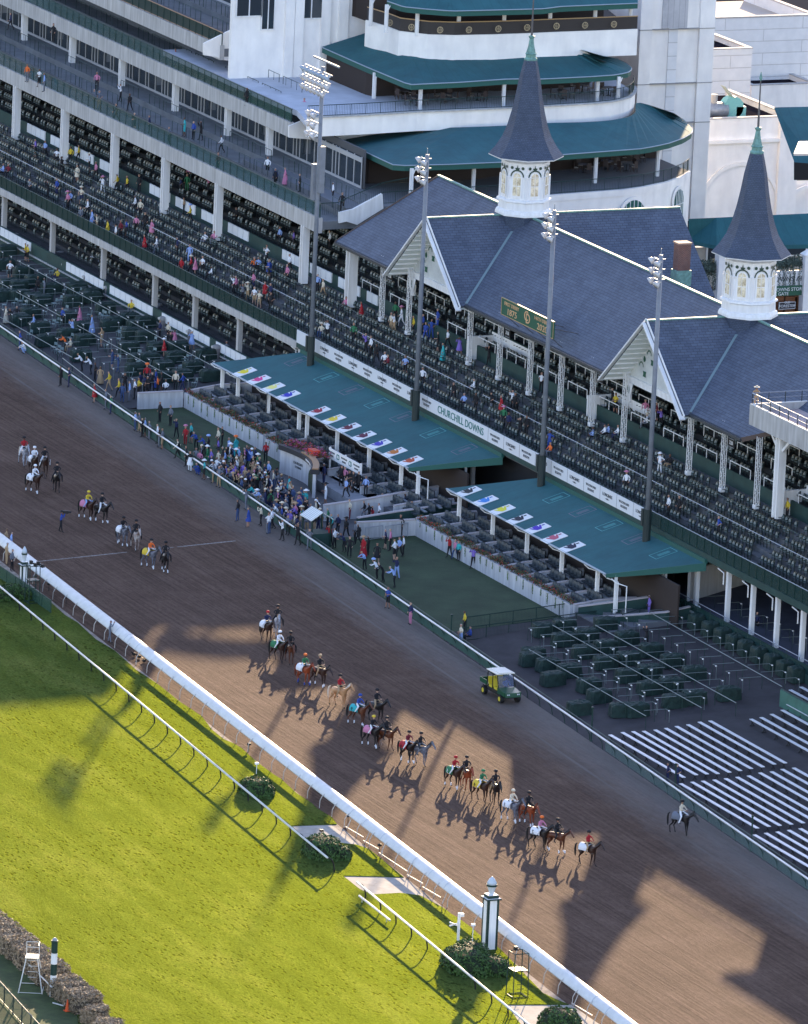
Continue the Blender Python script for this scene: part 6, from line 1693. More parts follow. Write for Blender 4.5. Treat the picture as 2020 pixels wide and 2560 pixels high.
mb = MB(); mb.prism([(-42, 8.6), (-33, 8.2), (-26, 8.0), (-26, 16), (-42, 16)], 0, .8); local(pod, mb).build('terrace', mat('podium_floor', (.24, .25, .28), .9, var=.2, vs=.8), pod)
# free-standing sponsor board on posts
a = aty(*Z5(400, 1265), 10.2); b = aty(*Z5(588, 1360), 10.2)
t = thing('sponsor_board', 'white sponsor board on tall white posts in front of the left suites', 'sign', (a.x, 10.2, .8))
mb = MB(); z0 = aty(*Z5(398, 1328), 10.2).z; mb.box(a.x, b.x, 10.15, 10.22, z0, a.z); local(t, mb).build('board', PW, t)
for xx in (a.x, (a.x + b.x) / 2, b.x): mb = MB(); mb.box(xx - .06, xx + .06, 10.225, 10.34, .8, a.z + .05); local(t, mb).build('post', WHITE, t)
mb = MB(); mb.box(a.x, b.x, 10.16, 10.22, z0 - 1.35, z0 - 1.2); local(t, mb).build('lower_rail', WHITE, t)
zc = (a.z + z0) / 2
for k, w_ in enumerate(('WOODFORD', 'CD', 'WOODFORD', 'CD', 'WOODFORD')):
    xx = a.x + (b.x - a.x) * (.1 + .2 * k)
    if w_ == 'CD': letters('CD', .62, TEAL, t, (xx, 10.14, zc), FACE_Y, sx=.7)
    else: letters('WOODFORD', .2, INK, t, (xx, 10.14, zc + .14), FACE_Y); letters('RESERVE', .2, INK, t, (xx, 10.14, zc - .14), FACE_Y)
# small lychgate hut roof in the crowd
p = atz(*Z8(325, 200), 2.6)
t = thing('ticket_hut', 'small hut with a pale striped pitched roof at the edge of the crowd', 'hut', (p.x, p.y, 0))
mb = MB(); mb.slab([(-1.1, -1.0, 2.25), (1.1, -1.0, 2.25), (1.1, 0, 2.9), (-1.1, 0, 2.9)], .06); mb.slab([(-1.1, 0, 2.9), (1.1, 0, 2.9), (1.1, 1.0, 2.25), (-1.1, 1.0, 2.25)], .06); mb.build('roof', mat('striped_roof', (.62, .66, .66), .5, kind='wave', ws=1.0, dir='X', w0=0., w1=.25, c2=(.25, .30, .30)), t)
for sx in (-.9, .9):
    for sy in (-.8, .8): mb = MB(); mb.box(sx - .05, sx + .05, sy - .05, sy + .05, 0, 2.3); mb.build('post', GREEN, t)
mb = MB(); mb.box(-.85, .85, -.75, .75, 0, 1.1); mb.build('counter', GREENW, t)
# crowd barriers and bar fences
def barfence(name, label, a, b, z=0., h=1.1, m=GREEN, step=.13, grp=None, big=2.0):
    a = Vector((a[0], a[1], z)); b = Vector((b[0], b[1], z)); t = thing(name, label, 'fence', tuple(a), group=grp)
    v = b - a; L_ = v.length; mb = MB(); mb.tube([Vector((0, 0, h)), v + Vector((0, 0, h))], .035, 5); mb.tube([Vector((0, 0, .12)), v + Vector((0, 0, .12))], .025, 5); mb.build('rails', m, t)
    mb = MB()
    for k in range(int(L_ / step)): p_ = v * (k * step / L_); mb.tube([p_ + Vector((0, 0, .12)), p_ + Vector((0, 0, h))], .012, 3, cap=False)
    mb.build('bars', m, t)
    n_ = max(1, int(L_ / big))
    for k in range(n_ + 1): p_ = v * (k / n_); mb = MB(); mb.tube([p_, p_ + Vector((0, 0, h + .05))], .04, 5); mb.build('post', m, t)
a = atz(*Z8(615, 375)); b = atz(*Z8(722, 360)); c_ = atz(*Z8(875, 345))
barfence('crowd_barrier', 'left steel crowd barrier by the white wall of the right lawn', a, b, m=STEEL, step=.16, grp='steel crowd barriers')
barfence('crowd_barrier', 'right steel crowd barrier by the white wall of the right lawn', b + Vector((.3, .1, 0)), c_, m=STEEL, step=.16, grp='steel crowd barriers')
a = atz(1165, 1580); b = atz(1455, 1540); barfence('bar_fence', 'long green bar fence closing the right lawn on the near side', a, b, h=1.15)
a = atz(1158, 1605); b = atz(1495, 1562); barfence('bar_fence', 'second green bar fence running beside the one that closes the right lawn', a, b, h=1.1)
a = on(1555, 1562, ap); b = on(1685, 1510, ap); barfence('bar_fence', 'green bar fence at the foot of the ramp left of the covered tables', a, b, z=.5, h=1.1)
# ================================================================ box rails and long rails on the aprons
def h1(x, y): return ap(x, y) + 1.0
def longr(q0, q1, label, i):
    a = on(*q0, h1); b = on(*q1, h1); z = (a.z + b.z) / 2 - 1.0
    t = thing('box_line_rail', label, 'rail', ((a.x + b.x) / 2, a.y, z), group='long pipe rails between the box rows')
    v = b - a; mb = MB(); mb.tube([a, b], .032, 5); local(t, mb).build('rail_pipe', mat('worn_pipe', (.17, .20, .20), .4, metal=.3), t)
    n_ = int(v.length / 3.0)
    for k in range(n_ + 1): p_ = a.lerp(b, k / n_); mb = MB(); mb.tube([(p_.x, p_.y, p_.z - 1), (p_.x, p_.y, p_.z)], .025, 4); local(t, mb).build('post', GREEN, t)
    return a, b
def X5(x, y): return (x / 5.693, 680 + y / 5.693)
def Y5(x, y): return (280 + x / 5.693, 720 + y / 5.693)
LR = [longr(Z4(105, 125), Z4(765, 480), 'pipe rail of the left apron nearest the white boards, left stretch', 0), longr(Z4(765, 480), Z4(1440, 845), 'pipe rail of the left apron nearest the white boards, right stretch', 0),
      longr(X5(0, 155), X5(850, 620), 'middle pipe rail of the left apron, left stretch', 1), longr(X5(1100, 760), Y5(930, 1310), 'middle pipe rail of the left apron, right stretch', 1),
      longr(X5(0, 640), X5(1030, 1215), 'pipe rail of the left apron nearest the track, left stretch', 2), longr(X5(890, 1225), Y5(20, 1560), 'pipe rail of the left apron nearest the track, right stretch', 2),
      longr(Z9(0, 1030), Z9(720, 1440), 'pipe rail of the right apron nearest the track', 3), longr(Z9(150, 885), Z9(1060, 1390), 'second pipe rail of the right apron from the track', 3), longr(Z9(410, 885), Z9(1270, 1360), 'third pipe rail of the right apron from the track', 3),
      longr(Z9(740, 805), Z9(1550, 1260), 'fourth pipe rail of the right apron from the track', 3)]
# raised level with green screen on the right apron
p = on(*Z9(890, 650), lambda x, y: 2.9); q = on(*Z9(1708, 1130), lambda x, y: 2.9)
yw_ = 16.3
t = thing('screen_rail', 'green screened wall and rail behind the covered tables of the right apron', 'fence', (20, yw_, .8))
xw0 = aty(*Z9(885, 655), yw_).x; mb = MB(); mb.box(xw0, 60, yw_, yw_ + .15, .5, 1.9); local(t, mb).build('wall', GREENW, t)
mb = MB(); mb.box(xw0, 60, yw_ + .05, yw_ + .08, 1.91, 2.6); local(t, mb).build('mesh', MATS['mesh_rail'], t)
mb = MB(); mb.tube([(xw0, yw_ + .06, 2.9), (60, yw_ + .06, 2.9)], .03, 5); local(t, mb).build('hand_rail', STEEL, t)
k = 0
while xw0 + k * 2.1 < 45: mb = MB(); xx = xw0 + k * 2.1; mb.tube([(xx, yw_ + .06, 1.9), (xx, yw_ + .06, 2.9)], .025, 4); local(t, mb).build('post', GREEN, t); k += 1
mb = MB(); mb.box(xw0, 60, yw_ + .16, 17.85, 0, 1.795); local(t, mb).build('raised_floor', MATS['blue_floor'], t)
nb = 0
def box_u(x, y, z, d, lab, grp, tagc=True, L=2.0):
    """short perpendicular rail with a bent end carrying a pale number tag; d = +1/-1 side"""
    t = thing('box_rail', lab, 'rail', (x, y, z), group=grp)
    mb = MB(); mb.tube([(0, 0, .95), (0, d * L, .95), (.62, d * L, .95), (.62, d * L, 0)], .026, 5); mb.build('rail_pipe', MATS['worn_pipe'], t)
    for yy in (.5 * L, L): mb = MB(); mb.tube([(0, d * yy, 0), (0, d * yy, .95)], .022, 4); mb.build('post', GREEN, t)
    if tagc: mb = MB(); mb.box(.44, .60, d * L - .04, d * L + .04, .91, .98); mb.build('number_tag', WHITE, t)
    return t
protos = {}
rows_right = [(1.2, 1, 20, 40.5), (4.9, -1, 15.5, 38.5), (5.3, 1, 16, 39), (7.6, -1, 14.5, 38), (8.2, 1, 14.5, 38), (12.7, -1, 13.5, 36.5), (13.3, 1, 14.5, 36), ]
for (y, d, x0, x1) in rows_right:
    x = x0
    L_ = 1.35 if y in (5.3, 7.6) else 1.75
    while x < x1:
        if inframe((x, y, 1), 0):
            key = ('r', d, L_)
            if key not in protos: protos[key] = box_u(x, y, ap(x, y), d, 'green and steel pipe box rail with a pale tag on the right apron', 'box rails on the right apron', True, L_)
            else: dup(protos[key], (x, y, ap(x, y)))
            nb += 1
        x += 2.15
rows_left = [(16.4, -1, -136, -66.5), (12.6, 1, -136, -70), (12.2, -1, -136, -68), (8.9, 1, -125, -70), (8.5, -1, -122, -70)]
for (y, d, x0, x1) in rows_left:
    x = x0
    while x < x1:
        if inframe((x, y, 1), 0) and nb < 285:
            key = ('l', d)
            if key not in protos: protos[key] = box_u(x, y, ap(x, y), d, 'green pipe box rail with a pale tag on the left apron', 'box rails on the left apron', True, 1.45)
            else: dup(protos[key], (x, y, ap(x, y)))
            nb += 1
        x += 2.15
for (y, x0, x1) in ((17.2, xw0 + 2, 42),):
    x = x0
    while x < x1:
        dup(protos[('r', 1, 1.75)], (x, y + .8, 1.8), 0, 'pipe box rail on the raised blue floor behind the green screen', 'box rails on the raised floor'); x += 2.15
# green tarpaulins over stacked tables and chairs
def tarp(x, y, z, lab, grp, sx=.55, sy=.85, h=1.0, seed=0):
    rnd = random.Random(seed)
    mb = MB(); n_ = 20; prof_ = [(1.06, 0.02), (1.02, .35), (.99, .78), (.95, .92), (.72, .985), (.3, 1.0)]
    for (r_, zz) in prof_:
        for k in range(n_):
            a = 2 * PI * k / n_ + .2; c_, s_ = math.cos(a), math.sin(a)
            q_ = (abs(c_) ** 10 + abs(s_) ** 10) ** (-1 / 10) * r_
            j = 1 + rnd.gauss(0, .018)
            mb.v.append((c_ * q_ * sx * j, s_ * q_ * sy * j, zz * h * (1 + rnd.gauss(0, .03) if zz > .5 else 1)))
    for i in range(len(prof_) - 1):
        for k in range(n_): a = i * n_ + k; b = i * n_ + (k + 1) % n_; mb.f.append((a, b, b + n_, a + n_)); mb.m.append(0)
    mb.f.append(tuple((len(prof_) - 1) * n_ + k for k in range(n_))); mb.m.append(0)
    o = mb.build('covered_table', TARP, smooth=False, loc=(x, y, z)); tag(o, lab, 'cover', grp); o.rotation_euler = (0, 0, rnd.gauss(0, .06))
    return o
TR = [(95, 950), (220, 925), (470, 915), (215, 1010), (355, 985), (600, 1000), (340, 1085), (470, 1055), (750, 1075), (470, 1150), (610, 1125), (880, 1140), (605, 1230), (740, 1205), (1010, 1215), (740, 1305), (870, 1285), (890, 1385), (1010, 1365), (1220, 1340), (20, 1130), (120, 1165), (250, 1200), (370, 1290), (430, 1355), (310, 1430), (570, 1440), (30, 1100), (150, 1250), (660, 1440)]
for i, q in enumerate(TR):
    p = on(*Z9(*q), ap); tarp(p.x, p.y, p.z, 'dark green tarpaulin tied over stacked tables and chairs on the right apron', 'covered tables on the right apron', seed=i)
TU = [(940, 825), (1095, 905), (1165, 950), (1240, 990), (1310, 1030), (1385, 1065), (1480, 1105), (1555, 1150), (1630, 1190), (1700, 1225)]
for i, q in enumerate(TU):
    p = on(*Z9(*q), ap); tarp(p.x, min(p.y, 15.9), p.z, 'rounded green cover in the row against the green screen of the right apron', 'covered stacks along the green screen', .6, .55, 1.15, seed=60 + i)
p = on(*Z9(1020, 870), ap); t = thing('utility_cart', 'grey cart with two pale tanks among the green covers of the right apron', 'cart', (p.x, p.y, p.z))
mb = MB(); mb.box(-.45, .45, -.4, .4, .35, .95); mb.build('body', mat('cart_grey', (.22, .26, .27), .5), t); mb = MB(); mb.lathe([(.16, .95), (.17, 1.25), (.08, 1.35)], 10, (-.2, .1, 0)); mb.lathe([(.16, .95), (.17, 1.25), (.08, 1.35)], 10, (.2, .1, 0)); mb.build('tank', mat('tank_pale', (.6, .62, .62), .4), t)
for sx in (-.3, .3): mb = MB(); mb.tube([(sx, -.45, .2), (sx, -.38, .2)], .2, 10); mb.build('wheel', BLACK, t)
TLx = [X5(510, 190), X5(750, 310), X5(1090, 290), X5(1300, 430), X5(90, 390), X5(470, 450), X5(430, 660), X5(950, 720), X5(655, 1050), X5(950, 960), X5(1200, 1040), X5(1500, 590), X5(1570, 830), X5(270, 270), X5(1180, 860), X5(1150, 1260), X5(600, 480), X5(1040, 480), X5(290, 760), X5(560, 860),
       Y5(350, 610), Y5(240, 510), Y5(70, 560), Y5(280, 720), Y5(480, 760), Y5(640, 930), Y5(900, 1060), Y5(1330, 1020), Y5(1150, 1200), Y5(1390, 1320), Y5(380, 1090), Y5(530, 1080), Y5(730, 1190), Y5(1000, 1320), Y5(720, 1350), Y5(330, 1230), Y5(240, 920), Y5(470, 560), Y5(940, 920),
       Z4(40, 95), Z4(30, 180), Z4(140, 225), Z4(210, 280), Z4(300, 330), Z4(60, 300), Z4(120, 370), Z4(470, 330), Z4(560, 360), Z4(30, 370)]
for i, q in enumerate(TLx):
    p = on(*q, ap); tarp(p.x, p.y, p.z, 'dark green tarpaulin tied over stacked tables and chairs on the left apron', 'covered tables on the left apron', seed=100 + i)
# grey folding chairs standing about the left apron
FCM = MB(); FCM.slab([(-.2, .0, .45), (.2, .0, .45), (.2, .36, .45), (-.2, .36, .45)], .03)
FCM.tube([(-.2, .2, 0), (-.2, .36, .45), (-.19, .42, .82), (.19, .42, .82), (.2, .36, .45), (.2, .2, 0)], .018, 4); FCM.slab([(-.18, .40, .6), (.18, .40, .6), (.18, .43, .8), (-.18, .43, .8)], .02); FCM.tube([(-.2, .1, 0), (-.2, -.02, .45)], .018, 4); FCM.tube([(.2, .1, 0), (.2, -.02, .45)], .018, 4)
mf = FCM.mesh('folding_chair', mat('folding_chair_green', (.20, .27, .27), .4))
fc_spots = [(300, 60), (700, 20), (900, 290), (740, 480), (260, 450), (320, 500), (610, 600), (820, 440), (870, 430), (390, 930), (600, 780), (640, 800), (730, 780), (800, 760), (970, 980), (740, 1110), (790, 1150), (830, 1180), (1010, 640), (1240, 640), (1400, 640), (1440, 660), (1490, 660), (1670, 870), (1680, 900), (900, 580), (1480, 1080), (1350, 500), (100, 20), (560, 230), (1100, 330), (1380, 200), (30, 500), (180, 480), (1650, 1290)]
for i, (a, b) in enumerate(fc_spots):
    p = on(*X5(a, b + 30), ap); o = bpy.data.objects.new('folding_chair', mf); COL.objects.link(o); o.location = p; o.rotation_euler = (0, 0, random.uniform(-.6, .6)); tag(o, 'grey-green folding chair standing loose among the boxes of the left apron', 'chair', 'loose folding chairs on the left apron')
for i, (a, b) in enumerate([(70, 660), (380, 600), (560, 800), (540, 910), (530, 930), (560, 960), (350, 990), (480, 1130), (950, 1150), (980, 1140), (1010, 1050), (1080, 1000), (1180, 1040), (290, 1160), (230, 1240), (330, 1140), (840, 1230), (1140, 1390), (60, 760), (610, 400), (900, 650)]):
    p = on(*Y5(a, b + 30), ap); o = bpy.data.objects.new('folding_chair', mf); COL.objects.link(o); o.location = p; o.rotation_euler = (0, 0, random.uniform(-.6, .6)); tag(o, 'grey-green folding chair standing loose among the boxes of the left apron', 'chair', 'loose folding chairs on the left apron')
# litter bins
BIN = mat('bin_brown', (.14, .13, .135), .7)
binp = None
for i, (q, w) in enumerate(((Z4(95, 35), 'first'), (Z4(370, 145), 'second'), (Z4(405, 215), 'third'), (Z4(530, 290), 'fourth'), (Z4(660, 355), 'fifth'), (Z4(965, 465), 'sixth'), (Z4(995, 545), 'seventh'), (Z4(1165, 625), 'eighth'), (Z4(1320, 720), 'ninth'))):
    p = on(*q, ap); lab = '%s brown litter bin from the left along the wall of white boards' % w
    if not binp:
        t = thing('litter_bin', lab, 'bin', tuple(p), group='litter bins along the white boards'); binp = t
        mb = MB(); mb.lathe([(.30, 0), (.34, .85)], 12); mb.build('barrel', BIN, t, smooth=False)
        mb = MB(); mb.lathe([(.36, .85), (.36, 1.0), (.28, 1.15)], 12); mb.build('lid', mat('bin_lid', (.22, .22, .23), .6), t)
        mb = MB(); mb.tube([(-.05, -.34, 1.0), (.0, -.44, 1.0)], .13, 8); mb.build('flap', mat('flap_pale', (.45, .45, .44), .6), t)
    else: dup(binp, tuple(p), 0, lab)
# white buckets by the rail
BK = None
for i, q in enumerate((X5(635, 1300), X5(790, 1400), X5(1090, 1600), (0, 0), Z4(470, 890), Z4(541, 935), Z4(595, 970), Z4(718, 1060), Z4(765, 1090), Z4(795, 1112), Z4(933, 1205), Z4(1275, 1450))):
    if i in (2, 3): continue
    p = atz(*q); lab = 'white bucket hanging low by the outside rail, number %d from the left' % i
    lab = ['leftmost white bucket by the outside rail', 'second white bucket from the left by the outside rail', '', '', 'third white bucket, right of the two men in dark suits', 'fourth white bucket, left of the woman in a red dress', 'fifth white bucket, right of the woman in a red dress', 'sixth white bucket by the outside rail, left of a close pair', 'left of the close pair of white buckets by the rail', 'right of the close pair of white buckets by the rail', 'white bucket beside the man in a white shirt on the dirt', 'rightmost white bucket, beside the man in a turquoise shirt'][i]
    if not BK:
        BK = thing('bucket', lab, 'bucket', tuple(p), group='white buckets along the outside rail')
        mb = MB(); mb.lathe([(.15, 0), (.19, .38), (.20, .40)], 12); mb.build('pail', WHITE, BK); mb = MB(); mb.tube([(-.19, 0, .39), (-.12, 0, .5), (.12, 0, .5), (.19, 0, .39)], .008, 4); mb.build('handle', STEEL, BK)
    else: dup(BK, tuple(p), random.random() * 3, lab)

# ================================================================ bleacher benches
def bench(x, y, z, L_, lab, grp):
    t = thing('bench', lab, 'bench', (x, y, z), group=grp)
    mb = MB(); mb.box(0, L_, -.14, .14, .43, .47); mb.build('plank', ALU, t)
    n_ = int(L_ / 1.9)
    for k in range(n_ + 1):
        xx = .25 + (L_ - .5) * k / n_; mb = MB(); mb.beam((xx, -.16, 0), (xx, .12, .43), .05); mb.beam((xx, .16, 0), (xx, -.12, .43), .05); mb.beam((xx, -.2, .02), (xx, .2, .02), .05); mb.build('trestle', BLACK, t)
    return t
bl = [[(500, 90), (575, 75), (640, 70), (705, 68), (775, 60), (840, 50), (905, 38), (975, 28), (1045, 12), (1110, 5)],
      [(930, 388), (1000, 378), (1065, 372), (1135, 365), (1205, 357), (1275, 348), (1345, 340), (1415, 322), (1485, 315), (1550, 300), (1620, 292)],
      [(1380, 700), (1450, 690), (1520, 682), (1590, 672), (1660, 662), (1730, 655)]]
proto = None
for bi, (blk, L_) in enumerate(zip(bl, (12.0, 12.0, 12.0))):
    for k, q in enumerate(blk):
        p = on(1320 + q[0] / 2.44, 1800 + q[1] / 2.44, lambda x, y: ap(x, y) + .45); z = ap(p.x, p.y)
        lab = '%s silver bench from the track in the %s block of bleachers' % (ordn[k], ('left', 'middle', 'right')[bi])
        if proto is None: proto = bench(p.x, p.y, z, L_, lab, 'silver bleacher benches on the right apron')
        else: dup(proto, (p.x, p.y, z), 0, lab)
for k, q in enumerate(((1300, 1450), (1362, 1440), (1425, 1420), (1490, 1395), (1525, 1360))):
    p = on(*Z9(q[0] + 60, q[1] + 8), lambda x, y: ap(x, y) + .45); dup(proto, (p.x, p.y, ap(p.x, p.y)), 0, '%s silver bench from the track in the upper block beside the green wall' % ordn[k])
for k, q in enumerate(((1665, 1262), (1600, 1280))):
    p = on(*Z9(*q), lambda x, y: ap(x, y) + .45); dup(proto, (p.x, p.y, ap(p.x, p.y)), 0, 'silver bench %s the green wall at the right edge' % ('just above', 'half hidden above')[k])
a = on(*Z9(1540, 1380), ap); t = thing('green_wall', 'green painted wall panel among the upper bleachers at the right edge', 'wall', (a.x, a.y, a.z))
mb = MB(); mb.box(0, 22, -.1, .1, 0, 1.25); mb.build('panel', mat('green_panel', (.05, .14, .11), .7, var=.2, vs=1), t); mb = MB(); mb.tube([(0, 0, 1.3), (22, 0, 1.3)], .04, 5); mb.build('top_rail', GREEN, t)
for i, (q, hh) in enumerate(((Z9(570, 1580), 2.4), (Z8(1345, 960 + 30), 2.2), (Z4(150, 540), 1.9), ((1320 + 1013 / 2.44, 1800 + 470 / 2.44), 2.4), ((1320 + 1482 / 2.44, 1800 + 790 / 2.44), 2.4))):
    p = atz(*q); o = MB(); o.tube([(0, 0, 0), (0, 0, hh)], .06, 6); o.lathe([(.09, hh), (.1, hh + .12)], 8); o.lathe([(.13, 0), (.1, .1)], 8)
    tag(o.build('rail_pole', GREEN, loc=(p.x, yo(p.x) + .5, 0)), 'slim dark green pole standing at the outside rail, %s from the left' % ('third', 'second', 'first', 'fourth', 'fifth')[i], 'pole', 'slim green poles at the outside rail')

# tables and chairs on the clubhouse terraces
TBL = mat('table_top', (.13, .13, .15), .4); CHD = mat('terrace_chair', (.05, .035, .035), .5); CUSH = mat('chair_cushion', (.38, .36, .34), .8)
def tset(x, y, z, lab):
    t = thing('round_table', lab, 'table', (x, y, z), group='round tables on the clubhouse terraces')
    mb = MB(); mb.lathe([(.55, .72), (.56, .75)], 16); mb.build('table_top', TBL, t); mb = MB(); mb.lathe([(.25, 0), (.05, .05), (.05, .72)], 8); mb.build('pedestal', BLACK, t)
    return t
def tchair(x, y, z, rz, lab):
    t = thing('terrace_chair', lab, 'chair', (x, y, z), rz, 'dark chairs on the clubhouse terraces')
    mb = MB(); mb.box(-.22, .22, -.22, .22, .42, .46); mb.box(-.22, .22, .19, .22, .46, 1.0); mb.build('frame', CHD, t)
    mb = MB(); mb.box(-.2, .2, -.2, .18, .461, .50); mb.build('cushion', CUSH, t)
    for sx in (-.2, .2):
        for sy in (-.2, .2): mb = MB(); mb.box(sx - .02, sx + .02, sy - .02, sy + .02, 0, .42); mb.build('leg', CHD, t)
    return t
tproto = cproto = None
tp = [(Z2(570, 515), 20.9, 'nearest the open deck of the upper terrace'), (Z2(780, 560), 20.9, 'beside the canopy post of the upper terrace'), (Z2(860, 600), 20.9, 'third along the upper terrace'), (Z2(930, 640), 20.9, 'behind the railing of the upper terrace'), (Z2(1110, 620), 20.9, 'middle of the upper terrace'), (Z2(1300, 610), 20.9, 'right of the middle of the upper terrace'),
      (Z3(210, 600), 20.9, 'left of the right-hand post of the upper terrace'), (Z3(330, 560), 20.9, 'deep under the right half of the upper canopy'), (Z3(490, 580), 20.9, 'nearest the right end of the upper terrace'),
      (Z2(800, 1090), 15.9, 'at the left end of the lower terrace'), (Z2(1120, 1070), 15.9, 'in shade on the left of the lower terrace'), (Z3(340, 1050), 15.9, 'left of the spire on the lower terrace'), (Z3(480, 1030), 15.9, 'in the middle of the lower terrace'), (Z3(600, 1040), 15.9, 'by the railing of the lower terrace'), (Z3(640, 990), 15.9, 'deep on the right of the lower terrace')]
for i, (q, z, w) in enumerate(tp):
    p = atz(*q, z + .02)
    if tproto is None: tproto = tset(p.x, p.y, z, 'round dark table ' + w)
    else: dup(tproto, (p.x, p.y, z), 0, 'round dark table ' + w)
    for k in range(4):
        a = k * PI / 2 + i; loc = (p.x + .85 * math.cos(a), p.y + .85 * math.sin(a), z)
        if cproto is None: cproto = tchair(*loc, a - PI / 2, 'dark terrace chair with a pale cushion drawn up to a round table')
        else: dup(cproto, loc, a - PI / 2)

# ================================================================ skinned figures
def skinmesh(name, nodes, edges, seg_tag, slots_, post=None, sub=1, root=0):
    """one continuous surface grown over a joint skeleton; faces take the slot of the nearest bone"""
    me = bpy.data.meshes.new(name + '_sk')
    me.from_pydata([n_[0] for n_ in nodes], edges, [])
    o = bpy.data.objects.new(name + '_sk', me); COL.objects.link(o)
    md = o.modifiers.new('skin', 'SKIN'); md.use_smooth_shade = True; md.branch_smoothing = .6
    sl_ = me.skin_vertices[0].data
    for i, n_ in enumerate(nodes):
        r_ = n_[1]; sl_[i].radius = (r_, r_) if isinstance(r_, (int, float)) else r_
        sl_[i].use_root = (i == root)
    if sub: m2 = o.modifiers.new('sub', 'SUBSURF'); m2.levels = sub; m2.render_levels = sub
    dg = bpy.context.evaluated_depsgraph_get(); dg.update()
    out = bpy.data.meshes.new_from_object(o.evaluated_get(dg)); out.name = name
    bpy.data.objects.remove(o); bpy.data.meshes.remove(me)
    P = [Vector(n_[0]) for n_ in nodes]
    rad = [max(n_[1]) if not isinstance(n_[1], (int, float)) else n_[1] for n_ in nodes]
    segs = [(P[a], P[b], seg_tag[i], (rad[a] + rad[b]) / 2) for i, (a, b) in enumerate(edges)]
    out.materials.clear()
    for m in slots_: out.materials.append(m)
    for p in out.polygons:
        c = p.center; best = 1e9; bt = 0
        for a, b, t_, r_ in segs:
            ab = b - a; u = max(0, min(1, (c - a).dot(ab) / max(1e-9, ab.length_squared))); d = (c - a - ab * u).length / max(r_, .02) if False else (c - a - ab * u).length - r_
            if d < best: best = d; bt = t_
        if post: bt = post(c, bt)
        p.material_index = bt; p.use_smooth = True
    return out
TOP, LEG, SKN, HAIR, SHOE, EYE = range(6)
DEF = [cm((120, 120, 120)), cm((50, 50, 55)), mat('skin_tone', (.42, .24, .17), .6), mat('hair_brown', (.05, .03, .02), .6), mat('shoe_dark', (.02, .02, .02), .5), mat('eye_dark', (.01, .01, .01), .3)]
def person_mesh(name, hip, knees, feet, sh_y, elbows, hands, head, lean=None, sleeve=TOP, shortleg=False, sub=1):
    """hip, joints and hands given in metres, facing +X"""
    N, E, T = [], [], []
    def nd(p, r): N.append((tuple(p), r)); return len(N) - 1
    def ed(a, b, t): E.append((a, b)); T.append(t)
    hip = Vector(hip); head = Vector(head); neck = head - (head - hip).normalized() * .20
    pel = nd(hip, (.12, .15)); wa = nd(hip.lerp(neck, .35), (.105, .135)); ch = nd(hip.lerp(neck, .72), (.12, .165)); nk = nd(neck + (head - neck) * .05, .058)
    ed(pel, wa, TOP); ed(wa, ch, TOP); ed(ch, nk, TOP)
    fw = Vector((1, 0, 0))
    jaw = nd(head + Vector((.02, 0, -.06)), .072); sk = nd(head + Vector((0, 0, .035)), .092); cr = nd(head + Vector((-.01, 0, .095)), .06)
    ed(nk, jaw, SKN); ed(jaw, sk, SKN); ed(sk, cr, SKN)
    ns = nd(head + Vector((.105, 0, -.01)), .012); ed(sk, ns, SKN)
    for s_ in (-1, 1):
        er = nd(head + Vector((-.005, s_ * .098, 0)), .012); ed(sk, er, SKN)
        i = 0 if s_ < 0 else 1
        hj = nd(hip + Vector((0, s_ * .085, -.06)), .088); kn = nd(knees[i], .058); an = nd(feet[i], .04)
        ed(pel, hj, LEG); ed(hj, kn, LEG); ed(kn, an, SKN if shortleg else LEG)
        f = Vector(feet[i]); to = nd(f + Vector((.15, 0, -.045)), .035); ed(an, to, SHOE)
        shp = Vector(N[ch][0]) + Vector((0, s_ * sh_y, .055)); shn = nd(shp, .06); el = nd(elbows[i], .042); wr = nd(hands[i], .028)
        ed(ch, shn, TOP); ed(shn, el, TOP); ed(el, wr, sleeve)
        # hand: palm, four curled fingers and a thumb from the side of the palm
        w = Vector(hands[i]); d = (w - Vector(elbows[i])).normalized(); sd_ = Vector((0, s_, 0)); sd_ = (sd_ - d * sd_.dot(d)); sd_ = sd_.normalized() if sd_.length > .1 else Vector((1, 0, 0)); up = d.cross(sd_)
        pm = nd(w + d * .05, (.034, .018)); ed(wr, pm, SKN)
        for k, (off, L_) in enumerate(((-.027, .068), (-.009, .078), (.009, .074), (.027, .058))):
            a = nd(w + d * .088 + up * off, .0095); b = nd(w + d * (.088 + L_ * .55) + up * off * 1.1 - sd_ * .012, .0085); c_ = nd(w + d * (.088 + L_ * .85) + up * off * 1.1 - sd_ * .034, .0075)
            ed(pm, a, SKN); ed(a, b, SKN); ed(b, c_, SKN)
        a = nd(w + d * .035 + up * -.038, .011); b = nd(w + d * .075 + up * -.058, .0095); ed(pm, a, SKN); ed(a, b, SKN)
    def post(c, t):
        if t == SKN and (c - head).length < .16:
            if c.z > head.z + .055 or (c.x < head.x - .02 and c.z > head.z - .06): return HAIR
            for s_ in (-1, 1):
                if (c - (head + Vector((.088, s_ * .034, .015)))).length < .020: return EYE
        return t
    return skinmesh(name, N, E, T, DEF, post, sub)
PM = {}
PM['stand'] = person_mesh('person', (0, 0, .97), [(.02, -.10, .52), (.03, .11, .52)], [(-.02, -.12, .07), (.04, .13, .07)], .165, [(-.03, -.25, 1.16), (-.02, .25, 1.16)], [(.06, -.24, .93), (.08, .23, .93)], (.03, 0, 1.60))
PM['short'] = person_mesh('person', (0, 0, .97), [(.02, -.10, .52), (.03, .11, .52)], [(.06, -.12, .07), (-.04, .13, .07)], .165, [(-.03, -.26, 1.18), (.04, .25, 1.15)], [(.05, -.25, .95), (.22, .12, 1.12)], (.03, 0, 1.60), sleeve=SKN, shortleg=True)
